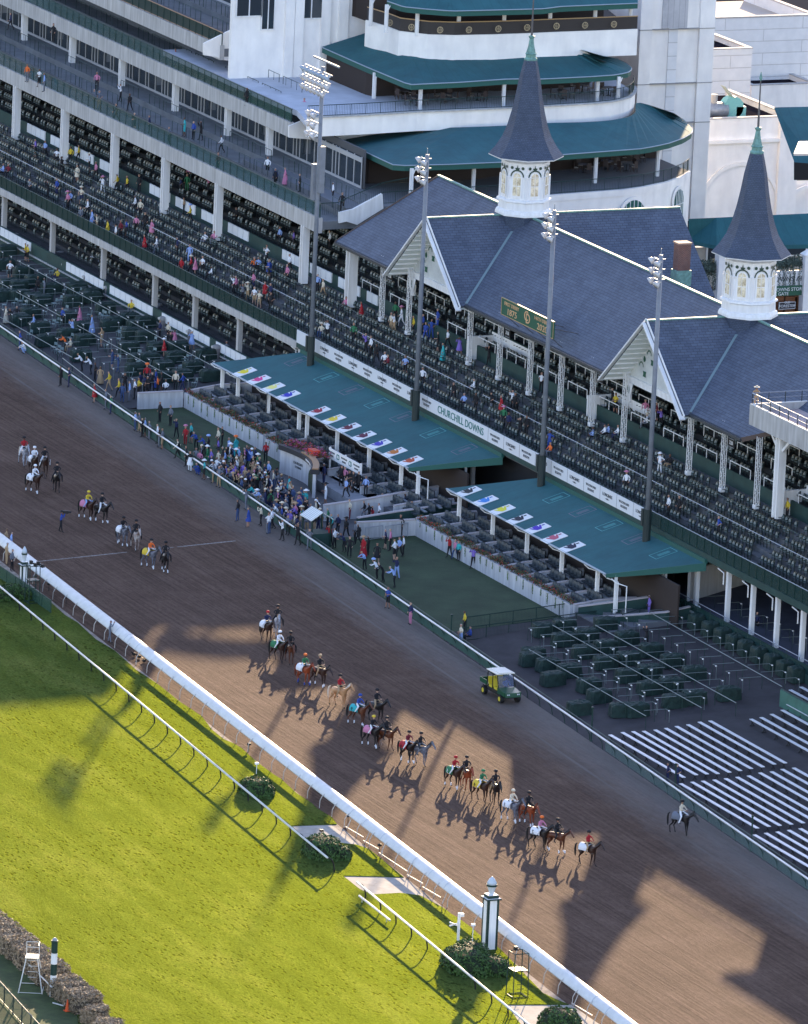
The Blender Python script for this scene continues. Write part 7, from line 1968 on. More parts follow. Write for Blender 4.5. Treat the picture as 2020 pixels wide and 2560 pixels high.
PM['hips'] = person_mesh('person', (0, 0, .97), [(.02, -.12, .52), (.03, .13, .52)], [(0, -.17, .07), (.02, .18, .07)], .165, [(-.08, -.34, 1.20), (-.08, .34, 1.20)], [(.04, -.17, 1.04), (.04, .17, 1.04)], (.02, 0, 1.60), sleeve=SKN)
PM['camera'] = person_mesh('person', (0, 0, .96), [(.04, -.10, .52), (-.02, .12, .52)], [(.10, -.12, .07), (-.12, .14, .07)], .16, [(.18, -.22, 1.24), (.18, .22, 1.24)], [(.26, -.07, 1.50), (.26, .07, 1.50)], (.03, 0, 1.58))
PM['walk'] = person_mesh('person', (0, 0, .96), [(.16, -.09, .54), (-.06, .10, .52)], [(.22, -.09, .08), (-.28, .11, .11)], .165, [(-.12, -.24, 1.17), (.10, .24, 1.16)], [(-.06, -.23, .94), (.26, .22, 1.00)], (.05, 0, 1.59))
PM['lean'] = person_mesh('person', (-.12, 0, .95), [(-.06, -.10, .52), (-.10, .11, .52)], [(-.12, -.12, .07), (-.20, .13, .07)], .165, [(.22, -.24, 1.12), (.24, .23, 1.12)], [(.42, -.14, 1.10), (.42, .12, 1.12)], (.22, 0, 1.50))
PM['sit'] = person_mesh('person', (0, 0, .50), [(.40, -.11, .50), (.40, .12, .49)], [(.42, -.12, .08), (.46, .13, .08)], .165, [(.02, -.25, .74), (.04, .25, .74)], [(.24, -.16, .60), (.26, .15, .60)], (.02, 0, 1.14))
PM['crouch'] = person_mesh('person', (-.10, 0, .34), [(.22, -.14, .50), (.20, .15, .48)], [(.05, -.14, .07), (-.02, .16, .07)], .16, [(.24, -.26, .62), (.24, .25, .62)], [(.40, -.10, .52), (.40, .10, .52)], (.16, 0, .92))
PM['jockey'] = person_mesh('person', (-.05, 0, 1.66), [(.28, -.30, 1.52), (.28, .30, 1.52)], [(.04, -.36, 1.12), (.04, .36, 1.12)], .15, [(.16, -.22, 1.82), (.16, .22, 1.82)], [(.40, -.08, 1.74), (.40, .08, 1.74)], (.10, 0, 2.24))
PM['rider'] = person_mesh('person', (-.05, 0, 1.68), [(.24, -.33, 1.38), (.24, .33, 1.38)], [(.10, -.38, .92), (.10, .38, .92)], .165, [(.06, -.25, 1.88), (.06, .25, 1.88)], [(.34, -.08, 1.78), (.34, .08, 1.78)], (.0, 0, 2.30))
HATS = {}
def hm(name, prof_, m, n=14, sx=1.0, sy=1.0): mb = MB(); mb.lathe(prof_, n, sx=sx, sy=sy); HATS[name] = mb.mesh('hat', m, True)
hm('cap', [(.105, -.01), (.108, .03), (.09, .085), (.03, .12)], cm((40, 40, 45)))
hm('brim', [(.20, .0), (.21, .012), (.11, .02), (.10, .09), (.05, .12)], cm((225, 220, 215)))
hm('helmet', [(.112, -.045), (.122, 0), (.118, .05), (.08, .10), (.03, .118)], cm((30, 30, 35)), sx=1.12)
hm('fancy', [(.14, .02), (.18, .05), (.15, .12), (.08, .17), (.02, .18)], cm((225, 90, 60)))
DR = {}
def dress(name, z0, r0, z1=1.12, wr=.125, hipr=.175):
    mb = MB(); n_ = 16; pr_ = [(r0, z0), (r0 * .97, z0 + .15), ((r0 + hipr) / 2, (z0 + .9) / 2 + .05), (hipr, .92), (wr, 1.14), (wr + .01, 1.18)]
    o_ = len(mb.v)
    for (r_, z_) in pr_:
        for k in range(n_):
            a = 2 * PI * k / n_; rr = r_ * (1 + (.05 * math.sin(a * 5) if z_ < .8 else 0)); mb.v.append((rr * .88 * math.cos(a), rr * math.sin(a), z_))
    for i in range(len(pr_) - 1):
        for k in range(n_): a = i * n_ + k; b = i * n_ + (k + 1) % n_; mb.f.append((a, b, b + n_, a + n_)); mb.m.append(0)
    DR[name] = mb.mesh('dress_skirt', cm((160, 30, 40)), True)
dress('long', .12, .30); dress('knee', .52, .24)
mb = MB(); n_ = 16; pr_ = [(.195, .78), (.19, .92), (.155, 1.12), (.18, 1.30), (.17, 1.38)]
for (r_, z_) in pr_:
    for k in range(n_): a = 2 * PI * k / n_ + .1; mb.v.append((r_ * .74 * math.cos(a), r_ * math.sin(a), z_))
for i in range(len(pr_) - 1):
    for k in range(n_):
        if k == n_ - 1 and i > 1: continue
        a = i * n_ + k; b = i * n_ + (k + 1) % n_; mb.f.append((a, b, b + n_, a + n_)); mb.m.append(0)
DR['jacket'] = mb.mesh('jacket', cm((30, 32, 45)), True)
C_ = {'w': ((222, 224, 230), 'white'), 'k': ((26, 26, 32), 'black'), 'n': ((32, 40, 78), 'navy'), 'b': ((44, 72, 150), 'bright blue'), 'l': ((140, 165, 215), 'pale blue'), 'r': ((160, 30, 40), 'red'), 'p': ((190, 120, 150), 'pink'),
      'g': ((105, 110, 122), 'grey'), 'y': ((205, 178, 55), 'yellow'), 't': ((50, 165, 170), 'turquoise'), 'o': ((225, 110, 50), 'orange'), 'v': ((120, 100, 180), 'mauve'), 'e': ((45, 112, 75), 'green'), 'c': ((205, 195, 175), 'cream'), 'm': ((110, 30, 45), 'maroon'), 's': ((165, 140, 110), 'tan'), 'j': ((55, 75, 115), 'denim blue')}
SKT = [(.42, .24, .17), (.30, .16, .11), (.13, .065, .045), (.50, .31, .23)]
HRT = [(.05, .03, .02), (.012, .01, .01), (.30, .20, .10), (.35, .34, .33), (.12, .06, .03)]
def om(o, i, m): o.material_slots[i].link = 'OBJECT'; o.material_slots[i].material = m
NP = [0]
used_labels = {}
def person(loc, rz, pose, top, leg, label, grp, hat=None, hatc='k', dr=None, drc=None, s=1.0, jk=None, legmat=None):
    o = bpy.data.objects.new('person', PM[pose]); COL.objects.link(o)
    o.location = loc; o.rotation_euler = (0, 0, R(rz)); o.scale = (s * 1.12, s * 1.14, s)
    om(o, 0, cm(C_[top][0])); om(o, 1, cm(C_[leg][0]) if not legmat else legmat)
    k = random.choice((0, 0, 3, 1, 2)); om(o, 2, mat('skin_%d' % k, SKT[k], .6)); k2 = random.randrange(5); om(o, 3, mat('hair_%d' % k2, HRT[k2], .6))
    tag(o, label, 'person', grp)
    hd = {'sit': (.02, 0, 1.14), 'crouch': (.16, 0, .92), 'lean': (.22, 0, 1.50), 'jockey': (.10, 0, 2.24), 'rider': (0, 0, 2.30), 'camera': (.03, 0, 1.58)}.get(pose, (.03, 0, 1.60))
    if hat:
        h = bpy.data.objects.new('hat', HATS[hat]); COL.objects.link(h); h.parent = o; h.location = (hd[0], hd[1], hd[2] + .055); om(h, 0, cm(C_[hatc][0]))
    if dr:
        h = bpy.data.objects.new('dress_skirt' if dr != 'jacket' else 'jacket', DR[dr]); COL.objects.link(h); h.parent = o; om(h, 0, cm(C_[drc or top][0]))
    NP[0] += 1
    return o
deckz = lambda x, y: 6.42 if y < 17.7 else (6.42 + (y - 17.75) * .474 if y < 23.0 else (8.95 if y < 24.25 else 9.95 + (y - 24.6) * .5))
t3z = lambda x, y: 14.85 + (0 if y < 24.9 else .55 if y < 26.9 else 1.1)
t2z = lambda x, y: 19.55 + (0 if y < 29.9 or x > -95 else .55)
def low(x, y): return 0.0
def snap(p, h):
    p.z = h(p.x, p.y); return p
FACEN = {'d': -95}
PAT = ['stand', 'stand', 'hips', 'stand', 'camera', 'walk', 'short']
WHERE = {}
def folk(spec, conv, h, where, grp, facing=-80, poses=None, spread=35, sitp=.0, dz=0.):
    """spec: 'x,y,code' items; code = top letter + optional leg letter + optional h (hat), d/D (knee/long dress), s (sits), c (crouch), j (dark jacket)"""
    for it in spec.split():
        x, y, cd = it.split(',')
        p = on(*conv(float(x), float(y)), h) if h is not low else atz(*conv(float(x), float(y)))
        if h is deckz or h is t3z: p.z = h(p.x, p.y)
        top = cd[0]; rest = cd[1:]; leg = rest[0] if rest and rest[0] in C_ and rest[0] != 'c' else random.choice('kkngsj'); fl = rest[1:] if rest and rest[0] in C_ and rest[0] != 'c' else rest
        pose = random.choice(poses or PAT)
        if 'S' in fl: pose = 'sit'
        if 'Q' in fl: pose = 'crouch'
        if 'L' in fl: pose = 'lean'
        if 'K' in fl: pose = 'camera'
        dr = 'long' if 'D' in fl else 'knee' if 'd' in fl else 'jacket' if 'J' in fl else None
        if dr in ('long', 'knee'): leg = top; pose = 'stand' if pose in ('short', 'walk', 'hips', 'lean') else pose
        hat = 'brim' if 'h' in fl else 'cap' if 'H' in fl else 'fancy' if 'F' in fl else None
        hc = random.choice('wckp') if hat == 'brim' else random.choice('kwn') if hat == 'cap' else random.choice('oprl')
        if 'c' == top and hat: hc = 'c'
        d = 'in a %s %s' % (C_[top][1], 'dress' if dr in ('long', 'knee') else 'top') + ('' if dr in ('long', 'knee') else ' and %s %s' % (C_[leg][1], 'shorts' if pose == 'short' else 'trousers'))
        if dr == 'jacket': d = 'in a dark jacket over a %s shirt' % C_[top][1]
        if hat: d += ' with a %s' % {'brim': '%s brimmed hat' % C_[hc][1], 'cap': '%s cap' % C_[hc][1], 'fancy': '%s feathered hat' % C_[hc][1]}[hat]
        d += {'sit': ' sitting', 'crouch': ' crouching', 'camera': ' raising both hands', 'lean': ' leaning forward'}.get(pose, ' standing')
        lab = 'person ' + d + ' ' + where
        w = lab.split()
        if len(w) > 16: w = [q for q in w if q not in ('top', 'standing')]; lab = ' '.join(w)
        if len(w) > 16: lab = lab.replace(' and %s trousers' % C_[leg][1], '').replace(' and %s shorts' % C_[leg][1], '')
        if len(lab.split()) > 16: lab = ' '.join(lab.replace('brimmed ', '').replace('feathered ', '').split()[:16])
        person((p.x, p.y, p.z + dz), facing + random.uniform(-spread, spread), pose, top, leg, lab, grp, hat, hc, dr, ('k' if dr == 'jacket' else None), random.uniform(.94, 1.05) * (1.0 if dr not in ('long', 'knee') else .95), legmat=(mat('skin_0', SKT[0], .6) if dr in ('knee',) else None))
def P6(x, y): return (420 + x / 5.693, 1200 + y / 5.693)
def Z12(x, y): return (1320 + x / 2.44, 1800 + y / 2.44)
def Z7(x, y): return (x / 2.44, 1200 + y / 2.44)
def Z11(x, y): return (660 + x / 2.44, 1800 + y / 2.44)
random.seed(21)
folk('165,500,og 240,530,wk 270,560,lg 590,550,pk 735,620,wk 710,745,kk 820,800,kk 910,810,nk 1125,835,tt 1180,850,bk 1225,855,kk 1030,880,gk 1350,955,wk 1330,1045,mk 790,690,kk 575,660,gk 605,665,gs', Z1, t3z, 'on the middle balcony', 'people on the middle balcony')
folk('20,1070,wk 70,1105,nkJ 128,1130,pD 218,1170,kk 420,1225,wk 475,1290,kk 550,1115,cj 590,1115,vk', Z2, t3z, 'near the end of the middle balcony', 'people at the end of the middle balcony')
folk('65,185,nk 325,255,kk 1070,405,rj 1505,645,kkJ', Z1, t2z, 'on the second balcony', 'people on the second balcony')
folk('243,714,pk', Z2, t2z, 'at the corner of the upper white deck', 'people on the second balcony')
folk('215,960,vk 275,960,lk 430,1000,yk 480,990,yk 345,1010,wk 375,1060,kk 545,1050,wkh 470,1110,csd 585,1100,pk 625,1180,wwh 715,1170,yk 775,1180,yk 848,1180,kk 345,1200,bn 20,1080,lkS 50,1080,mkS 180,1200,gk 290,1210,kk 490,1370,gg 535,1330,wk 495,1250,cch 430,1270,lk 412,1280,pkh 560,1390,lD 590,1420,cs 655,1440,yd 705,1480,wsh 735,1460,mk 770,1450,bk 830,1420,pk 885,1410,kkJ 925,1450,pd 880,1540,rd 955,1550,wg 1120,1310,skh 1160,1360,ykF 1100,1190,nk 1140,1170,ee 1270,1180,pk 1250,1500,wgS 1305,1490,pgS 1080,1560,nk 825,1310,wk 855,1330,cc 1150,1110,pk 1440,1350,kS', Z1, deckz, 'on the second deck at left', 'people on the second deck at left')
folk('1155,140,ll 1105,220,rr 1165,210,rkh 1190,215,pd 1235,215,wk 1290,240,wkS 1425,330,wk 1440,340,pk 1545,310,ph 1550,400,ws 1580,420,cs 1615,360,rd 1650,380,nk 1640,240,bk 1550,185,oS 1575,185,lS 1625,150,wk 1650,440,kk 1480,380,gk 1510,370,ch', Z4, deckz, 'on the second deck above the left apron', 'people on the second deck above the left apron')
folk('15,150,wk 30,230,bd 95,30,lk 180,60,vk 400,60,wk 140,270,pk 230,250,kkJ 325,320,lk 360,350,cs 155,200,wk 500,430,pkS 592,490,rd 800,500,ek 838,530,wwh 775,560,cs 793,565,ws 545,630,ek 620,690,vk 650,710,wk 350,590,cSh 385,610,wk 685,750,kk 860,830,lk 965,900,wk 1155,990,kkJ 1220,1020,lkS 1290,1050,kkJ 1020,600,bb 1055,600,bb 985,620,bb 1090,740,tD 1060,680,kk 1120,660,wk 1190,710,vd 1280,940,wkS 1385,1050,kgJh 1445,1070,rd 1515,1040,wk 1530,1060,kk 1490,1180,nk 1560,1200,kk 1600,1190,kkJ 1370,760,kk 910,580,yk 970,570,bk 755,790,mkS 735,770,wkS', Z5, deckz, 'on the deck above the white banner', 'people on the deck above the white banner')
person(tuple(snap(on(*Z5(1460, 1140), deckz), deckz)), -60, 'stand', 'e', 'k', 'person in a green top under a wide pink hat above the white banner', 'people on the deck above the white banner', 'brim', 'p')
folk('80,930,wk 130,1290,bb 395,1230,lS 467,1220,wS 490,1210,lkS 548,1220,wS 530,1110,yk 510,1080,kk 713,1100,pw 725,1150,wSh 810,1150,vk 785,1120,mk 865,1400,kS 598,1540,wh 135,1320,oS', Z6, deckz, 'on the deck below the right gable', 'people on the deck below the right gable')
person(tuple(snap(on(*Z6(802, 1428), deckz), deckz)), -70, 'hips', 'w', 'w', 'person in all white suit and hat alone on the deck by the right mast', 'people on the deck below the right gable', 'brim', 'w')
folk('855,225,wk 920,230,kk 1160,350,bk 1580,245,yk', Z9, deckz, 'on the deck at the right edge', 'people on the deck at the right edge', spread=20)
folk('155,130,yk 168,135,yk 60,240,wk 230,335,kk 270,345,gg 35,510,cD 65,520,kkL 100,510,kk 205,570,lk 380,520,bk 485,510,pD 440,600,ll 560,570,lD 620,650,ss 350,255,yS 800,450,yS 975,600,nk 1025,610,ck 1040,680,kkJ 1000,710,rdh 1065,660,pd 1168,670,ld 1380,730,gg 685,790,jj 720,810,jj 430,680,ccS 390,680,okL 490,800,wkL 545,820,wkL 580,860,kk 610,880,sD 665,920,ys 430,120,rkS 560,190,wk 600,215,gk 625,225,rk', Z4, ap, 'on the left apron', 'people on the left apron', spread=60)
folk('790,985,lg 820,970,wk 845,960,yk 725,965,yk 745,990,jj 855,930,nk 900,955,kkJ 960,945,ok 1010,935,wkS 950,905,bD 895,880,rkF 1070,920,ck 1115,925,bn 760,930,kk 880,940,nk 925,925,kk 985,925,kk', Z4, ap, 'behind the low white wall of the left lawn', 'people behind the left lawn wall', spread=70)
folk('120,672,bj 148,692,wlQ 370,892,kkJ 420,897,nn 575,992,rd 645,1032,gg 675,1062,ec 825,1162,lj 850,1172,gs 868,1202,kk 885,1202,lk 910,1217,gg 960,1242,wk 970,1262,kg 990,1275,gs 1085,1337,ckJ 1135,1380,kk 1210,1432,bbQ 1245,1462,tkh 1300,1482,gc 1335,1508,gs', Z4, low, 'on the dirt beside the outside rail at left', 'people on the dirt beside the rail at left', facing=-100, spread=30)
person(tuple(atz(*Z4(1158, 1410))), -60, 'stand', 'k', 'w', 'person in a black top and short white skirt on the dirt by the rail', None, None, 'k', 'knee', 'w')
folk('1075,1205,nk 1130,1250,rrF 1165,1240,tk 1190,1280,bkL 1240,1310,bkL 1270,1315,kkF 1330,1270,ck 1355,1260,kk 1330,1330,vk 1395,1330,lk 1405,1360,wwh 1505,1370,nk 1490,1382,yk 975,1110,kk 1040,1132,gk 1555,1385,nk 1380,1380,kkJ 1440,1400,kkh', Z4, low, 'on the left lawn by the rail', 'people on the left lawn', facing=-95, spread=45)
person(tuple(atz(*Z4(1437, 1322))), -150, 'stand', 't', 't', 'person in a turquoise dress and bright orange hat at the edge of the left lawn', None, 'fancy', 'o', 'long', 't')
person(tuple(atz(*Z4(1620, 1352))), -60, 'stand', 'r', 'k', 'person in a red patterned shirt alone beside the planter wall of the left lawn', None)
# the crowd packed behind the rail round the podium
random.seed(5)
cnt = 0; pts_ = []
while cnt < 128:
    x = random.uniform(-46, -21); y = random.uniform(yo(x) + .75, 6.4 - .11 * (x + 46)) if random.random() < .8 else yo(x) + random.uniform(.7, 1.3)
    if any((x - a) ** 2 + (y - b) ** 2 < .22 for a, b in pts_): continue
    if (x + 33.5) ** 2 * .5 + (y - 9) ** 2 < 8 and y > 7.4: continue
    pts_.append((x, y)); cnt += 1
    top = random.choice('kkkknnnnggggllbwwwcspvetmsj'); leg = random.choice('kkngsj'); pose = random.choice(('stand', 'stand', 'hips', 'camera', 'lean', 'stand')); hat = random.choice((None, None, None, None, 'brim', 'cap', 'cap', None)); hc = random.choice('wcks')
    dr = random.choice((None, None, 'jacket', 'jacket', 'knee', None))
    if pose == 'lean': dr = None
    nm_ = ('near the rail' if y < yo(x) + 2 else 'near the podium' if y > 4.6 else 'in mid crowd')
    lab = 'person in %s%s in crowd %s' % (('black jacket over ' if dr == 'jacket' else '') + C_[top][1], (' with a %s hat' % C_[hc][1]) if hat else '', nm_)
    person((x, y, 0), -95 + random.uniform(-40, 40), pose, top, leg, lab, 'people in the crowd by the podium', hat, hc, dr, 'k' if dr == 'jacket' else None, random.uniform(.93, 1.05))
folk('990,588,kj 1140,672,bd 1320,652,ck 1440,768,wj 1480,698,wk 1625,862,wkK 1110,425,gg', P6, low, 'on the dirt in front of the crowd', 'people on the dirt in front of the crowd', facing=-110, spread=50)
folk('205,398,kk 275,427,gg 145,335,gk 25,325,wg 45,300,wk', Z8, low, 'on the dirt at the end of the crowd', 'people on the dirt at the end of the crowd', facing=-60, spread=40)
folk('635,462,kk 688,512,kd 740,422,nk 770,432,pk 795,487,wk 825,472,lk 850,462,wk 808,602,nl 832,342,kk 605,548,lkL 680,602,wkLF 715,622,kkL 785,655,lkL 430,420,wk 480,440,nkL 520,470,kk 400,400,rk 555,380,gk 500,360,kkh 450,330,nk 575,400,kkJ', Z8, low, 'on the right lawn', 'people on the right lawn', facing=-95, spread=60)
person(tuple(atz(*Z8(605, 472))), -80, 'stand', 'r', 'r', 'person in a long red dress and broad straw hat on the right lawn', None, 'brim', 's', 'long', 'r')
folk('1130,472,rk 1165,482,pj 1185,492,tk 1275,540,vk', Z8, low, 'against the planter wall of the right lawn', 'people against the planter wall', facing=-60, spread=30)
folk('755,782,bk 893,880,np', Z8, low, 'alone on the dirt beside the rail below the right lawn', None, facing=-80, spread=10)
folk('1200,1012,cl 1222,925,yk 1258,985,bkS', Z8, low, 'by the rail at the bar fence', 'people by the bar fence', facing=-90, spread=30)
folk('722,200,bk 795,212,nk 820,212,kkJ 860,212,nk 520,240,cm 610,245,kg 660,250,rkS 375,150,wwh 900,255,lk 975,240,vk 700,262,wk 640,270,kk', Z8, low, 'between the ramp walls', 'people between the ramp walls', facing=-100, spread=50)
folk('310,1440,kkJ 365,1490,nn 470,1500,kk 490,1500,pk 520,1530,kkJ 545,1540,kk 575,1540,kkJ 620,1560,lk 500,1570,lk', Z5, lambda x, y: .8, 'on the terrace beside the podium', 'people beside the podium', facing=-60, spread=50)
folk('737,832,vv 722,1015,kk 1395,930,nk', Z9, ap, 'among the empty boxes of the right apron', None, facing=-80, spread=40)
folk('850,395,nn 908,405,nn', Z12, ap, 'in the uniform shirt by the bleacher rail', 'uniformed pair by the bleachers', facing=-90, spread=10, poses=['hips'])
folk('35,420,ss 65,445,ll 38,515,ss 70,555,gc', Z7, low, 'by the inside rail left of the finish post', 'people by the inside rail at the left edge', facing=60, spread=30)
person(tuple(atz(*Z7(668, 990))), 60, 'camera', 'g', 'g', 'person in grey tracksuit photographing alone beside the inside rail', None)
po = person(tuple(atz(*Z7(370, 318))), 70, 'camera', 'b', 'k', 'person in a blue top aiming a large camera alone on the dirt track', None, 'cap', 'k')
mb = MB(); mb.box(-.25, .2, -.1, .1, -.1, .12); mb.tube([(.2, 0, 0), (.42, 0, .0)], .08, 8); cam_ = mb.build('video_camera', BLACK, loc=(po.location.x + .15, po.location.y + .32, 1.62)); cam_.rotation_euler = (0, 0, R(70)); tag(cam_, 'black video camera on the shoulder of the person in blue on the dirt', 'camera')
pp = atz(*Z6(1478, 1022), pf.location.z - .5)
person((pp.x, PY + .7, pf.location.z - .5), -30, 'camera', 's', 's', 'person in tan clothes and pale hat photographing from the platform at the right edge', None, 'brim', 'c')

# ================================================================ horses
def horse_mesh(name, legs, headlow=0.0, tail=True):
    N, E, T = [], [], []
    def nd(p, r): N.append((tuple(p), r)); return len(N) - 1
    def ed(a, b, t=0): E.append((a, b)); T.append(t)
    hz = -headlow
    pel = nd((-.62, 0, 1.30), (.27, .255)); rump = nd((-.86, 0, 1.26), (.17, .17)); loin = nd((-.28, 0, 1.26), (.27, .27)); bar = nd((.06, 0, 1.20), (.30, .29)); chest = nd((.42, 0, 1.20), (.29, .23)); brs = nd((.66, 0, 1.18), (.19, .16))
    ed(pel, rump); ed(pel, loin); ed(loin, bar); ed(bar, chest); ed(chest, brs)
    n1 = nd((.72, 0, 1.42 + hz * .15), (.17, .115)); n2 = nd((.90, 0, 1.64 + hz * .5), (.13, .09)); n3 = nd((1.04, 0, 1.83 + hz * .85), (.11, .075)); ed(chest, n1); ed(n1, n2); ed(n2, n3)
    h1_ = nd((1.14, 0, 1.86 + hz), (.105, .08)); h2 = nd((1.28, 0, 1.70 + hz * 1.05), (.085, .062)); h3 = nd((1.42, 0, 1.53 + hz * 1.1), (.06, .048)); h4 = nd((1.47, 0, 1.46 + hz * 1.1), (.045, .042)); ed(n3, h1_); ed(h1_, h2); ed(h2, h3, 1); ed(h3, h4, 2)
    for s_ in (-1, 1):
        e_ = nd((1.08, s_ * .055, 1.96 + hz), .022); e2 = nd((1.08, s_ * .07, 2.04 + hz), .008); ed(h1_, e_); ed(e_, e2)
    for i, (s_, k, f) in enumerate(((-1, .52, 0), (1, .52, 1))):
        dx = legs[i]
        a = nd((.48, s_ * .13, .98), (.115, .09)); b = nd((.47 + dx * .25, s_ * .13, .56), .048); c_ = nd((.47 + dx * .62 - (.12 if dx > .1 and legs[4] == i else 0), s_ * .13, .30), .032); d = nd((.47 + dx, s_ * .13, .12), .036); e_ = nd((.52 + dx, s_ * .13, .035), .05)
        ed(chest, a); ed(a, b); ed(b, c_, 0); ed(c_, d, 3); ed(d, e_, 4)
    for i, s_ in enumerate((-1, 1)):
        dx = legs[2 + i]
        a = nd((-.62, s_ * .15, 1.02), (.17, .12)); b = nd((-.52 + dx * .2, s_ * .15, .80), .085); c_ = nd((-.78 + dx * .6, s_ * .14, .52), .048); d = nd((-.72 + dx * .9, s_ * .14, .28), .034); d2 = nd((-.70 + dx, s_ * .14, .12), .038); e_ = nd((-.64 + dx, s_ * .14, .035), .05)
        ed(pel, a); ed(a, b); ed(b, c_); ed(c_, d, 0); ed(d, d2, 3); ed(d2, e_, 4)
    return skinmesh(name, N, E, T, [cm((70, 45, 30)), cm((70, 45, 30)), cm((60, 50, 45)), cm((70, 45, 30)), BLACK], None, 1)
HMESH = [horse_mesh('horse', (.18, -.16, -.14, .20, 0)), horse_mesh('horse', (-.14, .16, .18, -.16, 1), .10), horse_mesh('horse', (.10, -.06, -.10, .12, 0), .28)]
mb = MB(); mb.tube([(-.98, 0, 1.38), (-1.10, 0, 1.26), (-1.14, 0, .95), (-1.12, 0, .62), (-1.10, 0, .45)], [.04, .06, .075, .06, .02], 8); TAILM = mb.mesh('tail', BLACK, True)
mb = MB()
for k in range(12):
    u = k / 11; x = .62 + .42 * u; z = 1.52 + .42 * u; mb.add([(x - .06, -.02, z + .02), (x + .05, -.02, z + .07), (x + .08, -.11, z - .12), (x - .02, -.12, z - .16)], [(0, 1, 2, 3)]); mb.add([(x - .06, .0, z + .03), (x + .05, .0, z + .08), (x + .06, .05, z + .0), (x - .05, .05, z - .05)], [(3, 2, 1, 0)])
MANEM = mb.mesh('mane', BLACK)
def clothm():
    mb = MB(); n_ = 10; vs = []
    for i in range(n_ + 1):
        a = PI * (-.08 + 1.16 * i / n_); y = -.315 * math.cos(a); z = 1.20 + .335 * math.sin(a) if math.sin(a) > 0 else 1.20 + .30 * math.sin(a) - .05
        vs += [(-.62, y * .98, z - .01), (.22, y * 1.02, z)]
    mb.add(vs, [(2 * i, 2 * i + 2, 2 * i + 3, 2 * i + 1) for i in range(n_)]); return mb.mesh('saddle_cloth', WHITE)
CLM = clothm()
mb = MB(); mb.lathe([(.22, 0), (.24, .04), (.16, .09), (.04, .06)], 12, (-.06, 0, 1.50), sx=1.1, sy=.8); SADM = mb.mesh('saddle', BLACK, True)
def wrap(x, y): mb = MB(); mb.lathe([(.046, 0), (.05, .05), (.045, .2)], 8); return mb
WRM = wrap(0, 0).mesh('leg_wrap', WHITE)
mb = MB(); mb.tube([(1.44, -.05, 1.50), (1.1, -.12, 1.62), (.38, -.08, 1.76)], .010, 4); mb.tube([(1.44, .05, 1.50), (1.1, .12, 1.62), (.38, .08, 1.76)], .010, 4); RNM = mb.mesh('reins', BLACK)
COATS = {'bay': (88, 48, 30), 'dark bay': (52, 32, 26), 'black': (26, 22, 24), 'grey': (150, 152, 162), 'dapple grey': (98, 100, 112), 'chestnut': (135, 62, 34), 'palomino': (178, 132, 92), 'paint': (120, 75, 55)}
for k_, (c0) in COATS.items():
    c_ = lin(c0); mat('coat_' + k_.replace(' ', '_'), c_, .42, var=(.55 if 'grey' in k_ else .25), vs=(6 if 'grey' in k_ else 2.2), col2=((.6, .58, .56) if k_ == 'paint' else None), spec=.5)
HW_ = {'bay': 1}
LEGX = [[(.65, -1), (.31, 1), (-.84, -1), (-.5, 1)], [(.33, -1), (.63, 1), (-.52, -1), (-.86, 1)], [(.57, -1), (.41, 1), (-.80, -1), (-.58, 1)]]
def horse(q, hd, coat, mi, label, rpose, rtop, rleg, rlabel, helm='k', cloth=None, num=None, wraps=None, s=1.0, numc='k'):
    p = atz(*q)
    o = bpy.data.objects.new('horse', HMESH[mi]); COL.objects.link(o); o.location = (p.x, p.y, 0); o.rotation_euler = (0, 0, R(hd)); o.scale = (s, s, s)
    cmt = MATS['coat_' + coat.replace(' ', '_')]
    for i in range(4): om(o, i, cmt)
    if wraps: om(o, 3, cm(C_[wraps][0]))
    tag(o, label, 'horse', 'horses parading on the dirt track')
    pale = coat in ('palomino', 'grey')
    for nm, me_ in (('tail', TAILM), ('mane', MANEM), ('saddle', SADM), ('reins', RNM)):
        c = bpy.data.objects.new(nm, me_); COL.objects.link(c); c.parent = o
        if nm in ('mane', 'reins') and mi: c.location = (0, 0, -.10 * (1 if mi == 1 else 2.0) * (.6 if nm == 'mane' else .5))
        if nm in ('tail', 'mane') and pale: om(c, 0, cm((200, 190, 175)))
        elif nm in ('tail', 'mane') and coat == 'chestnut': om(c, 0, cm((110, 50, 28)))
    if cloth:
        c = bpy.data.objects.new('saddle_cloth', CLM); COL.objects.link(c); c.parent = o; om(c, 0, cm(C_[cloth][0]))
        if num:
            for sd in (-1, 1):
                B = basis((sd * -1 * -1, 0, 0) if sd < 0 else (-1, 0, 0), (0, 0, 1))
                l = letters(num, .38, cm(C_[numc][0]), None, (0, 0, 0), B, ext=.004, name='number'); l.parent = o
                m4 = B.to_4x4(); m4.translation = Vector((-.36, sd * .33, 1.22)); l.matrix_local = m4
    if wraps:
        for (x, sy) in LEGX[mi]:
            c = bpy.data.objects.new('leg_wrap', WRM); COL.objects.link(c); c.parent = o; c.location = (x, sy * .135, .10); om(c, 0, cm(C_[wraps][0]))
    r_ = person((p.x, p.y, 0), hd, rpose, rtop, rleg, rlabel, 'riders parading on the dirt track', 'helmet', helm, s=s)
    return o
J, RD = 'jockey', 'rider'
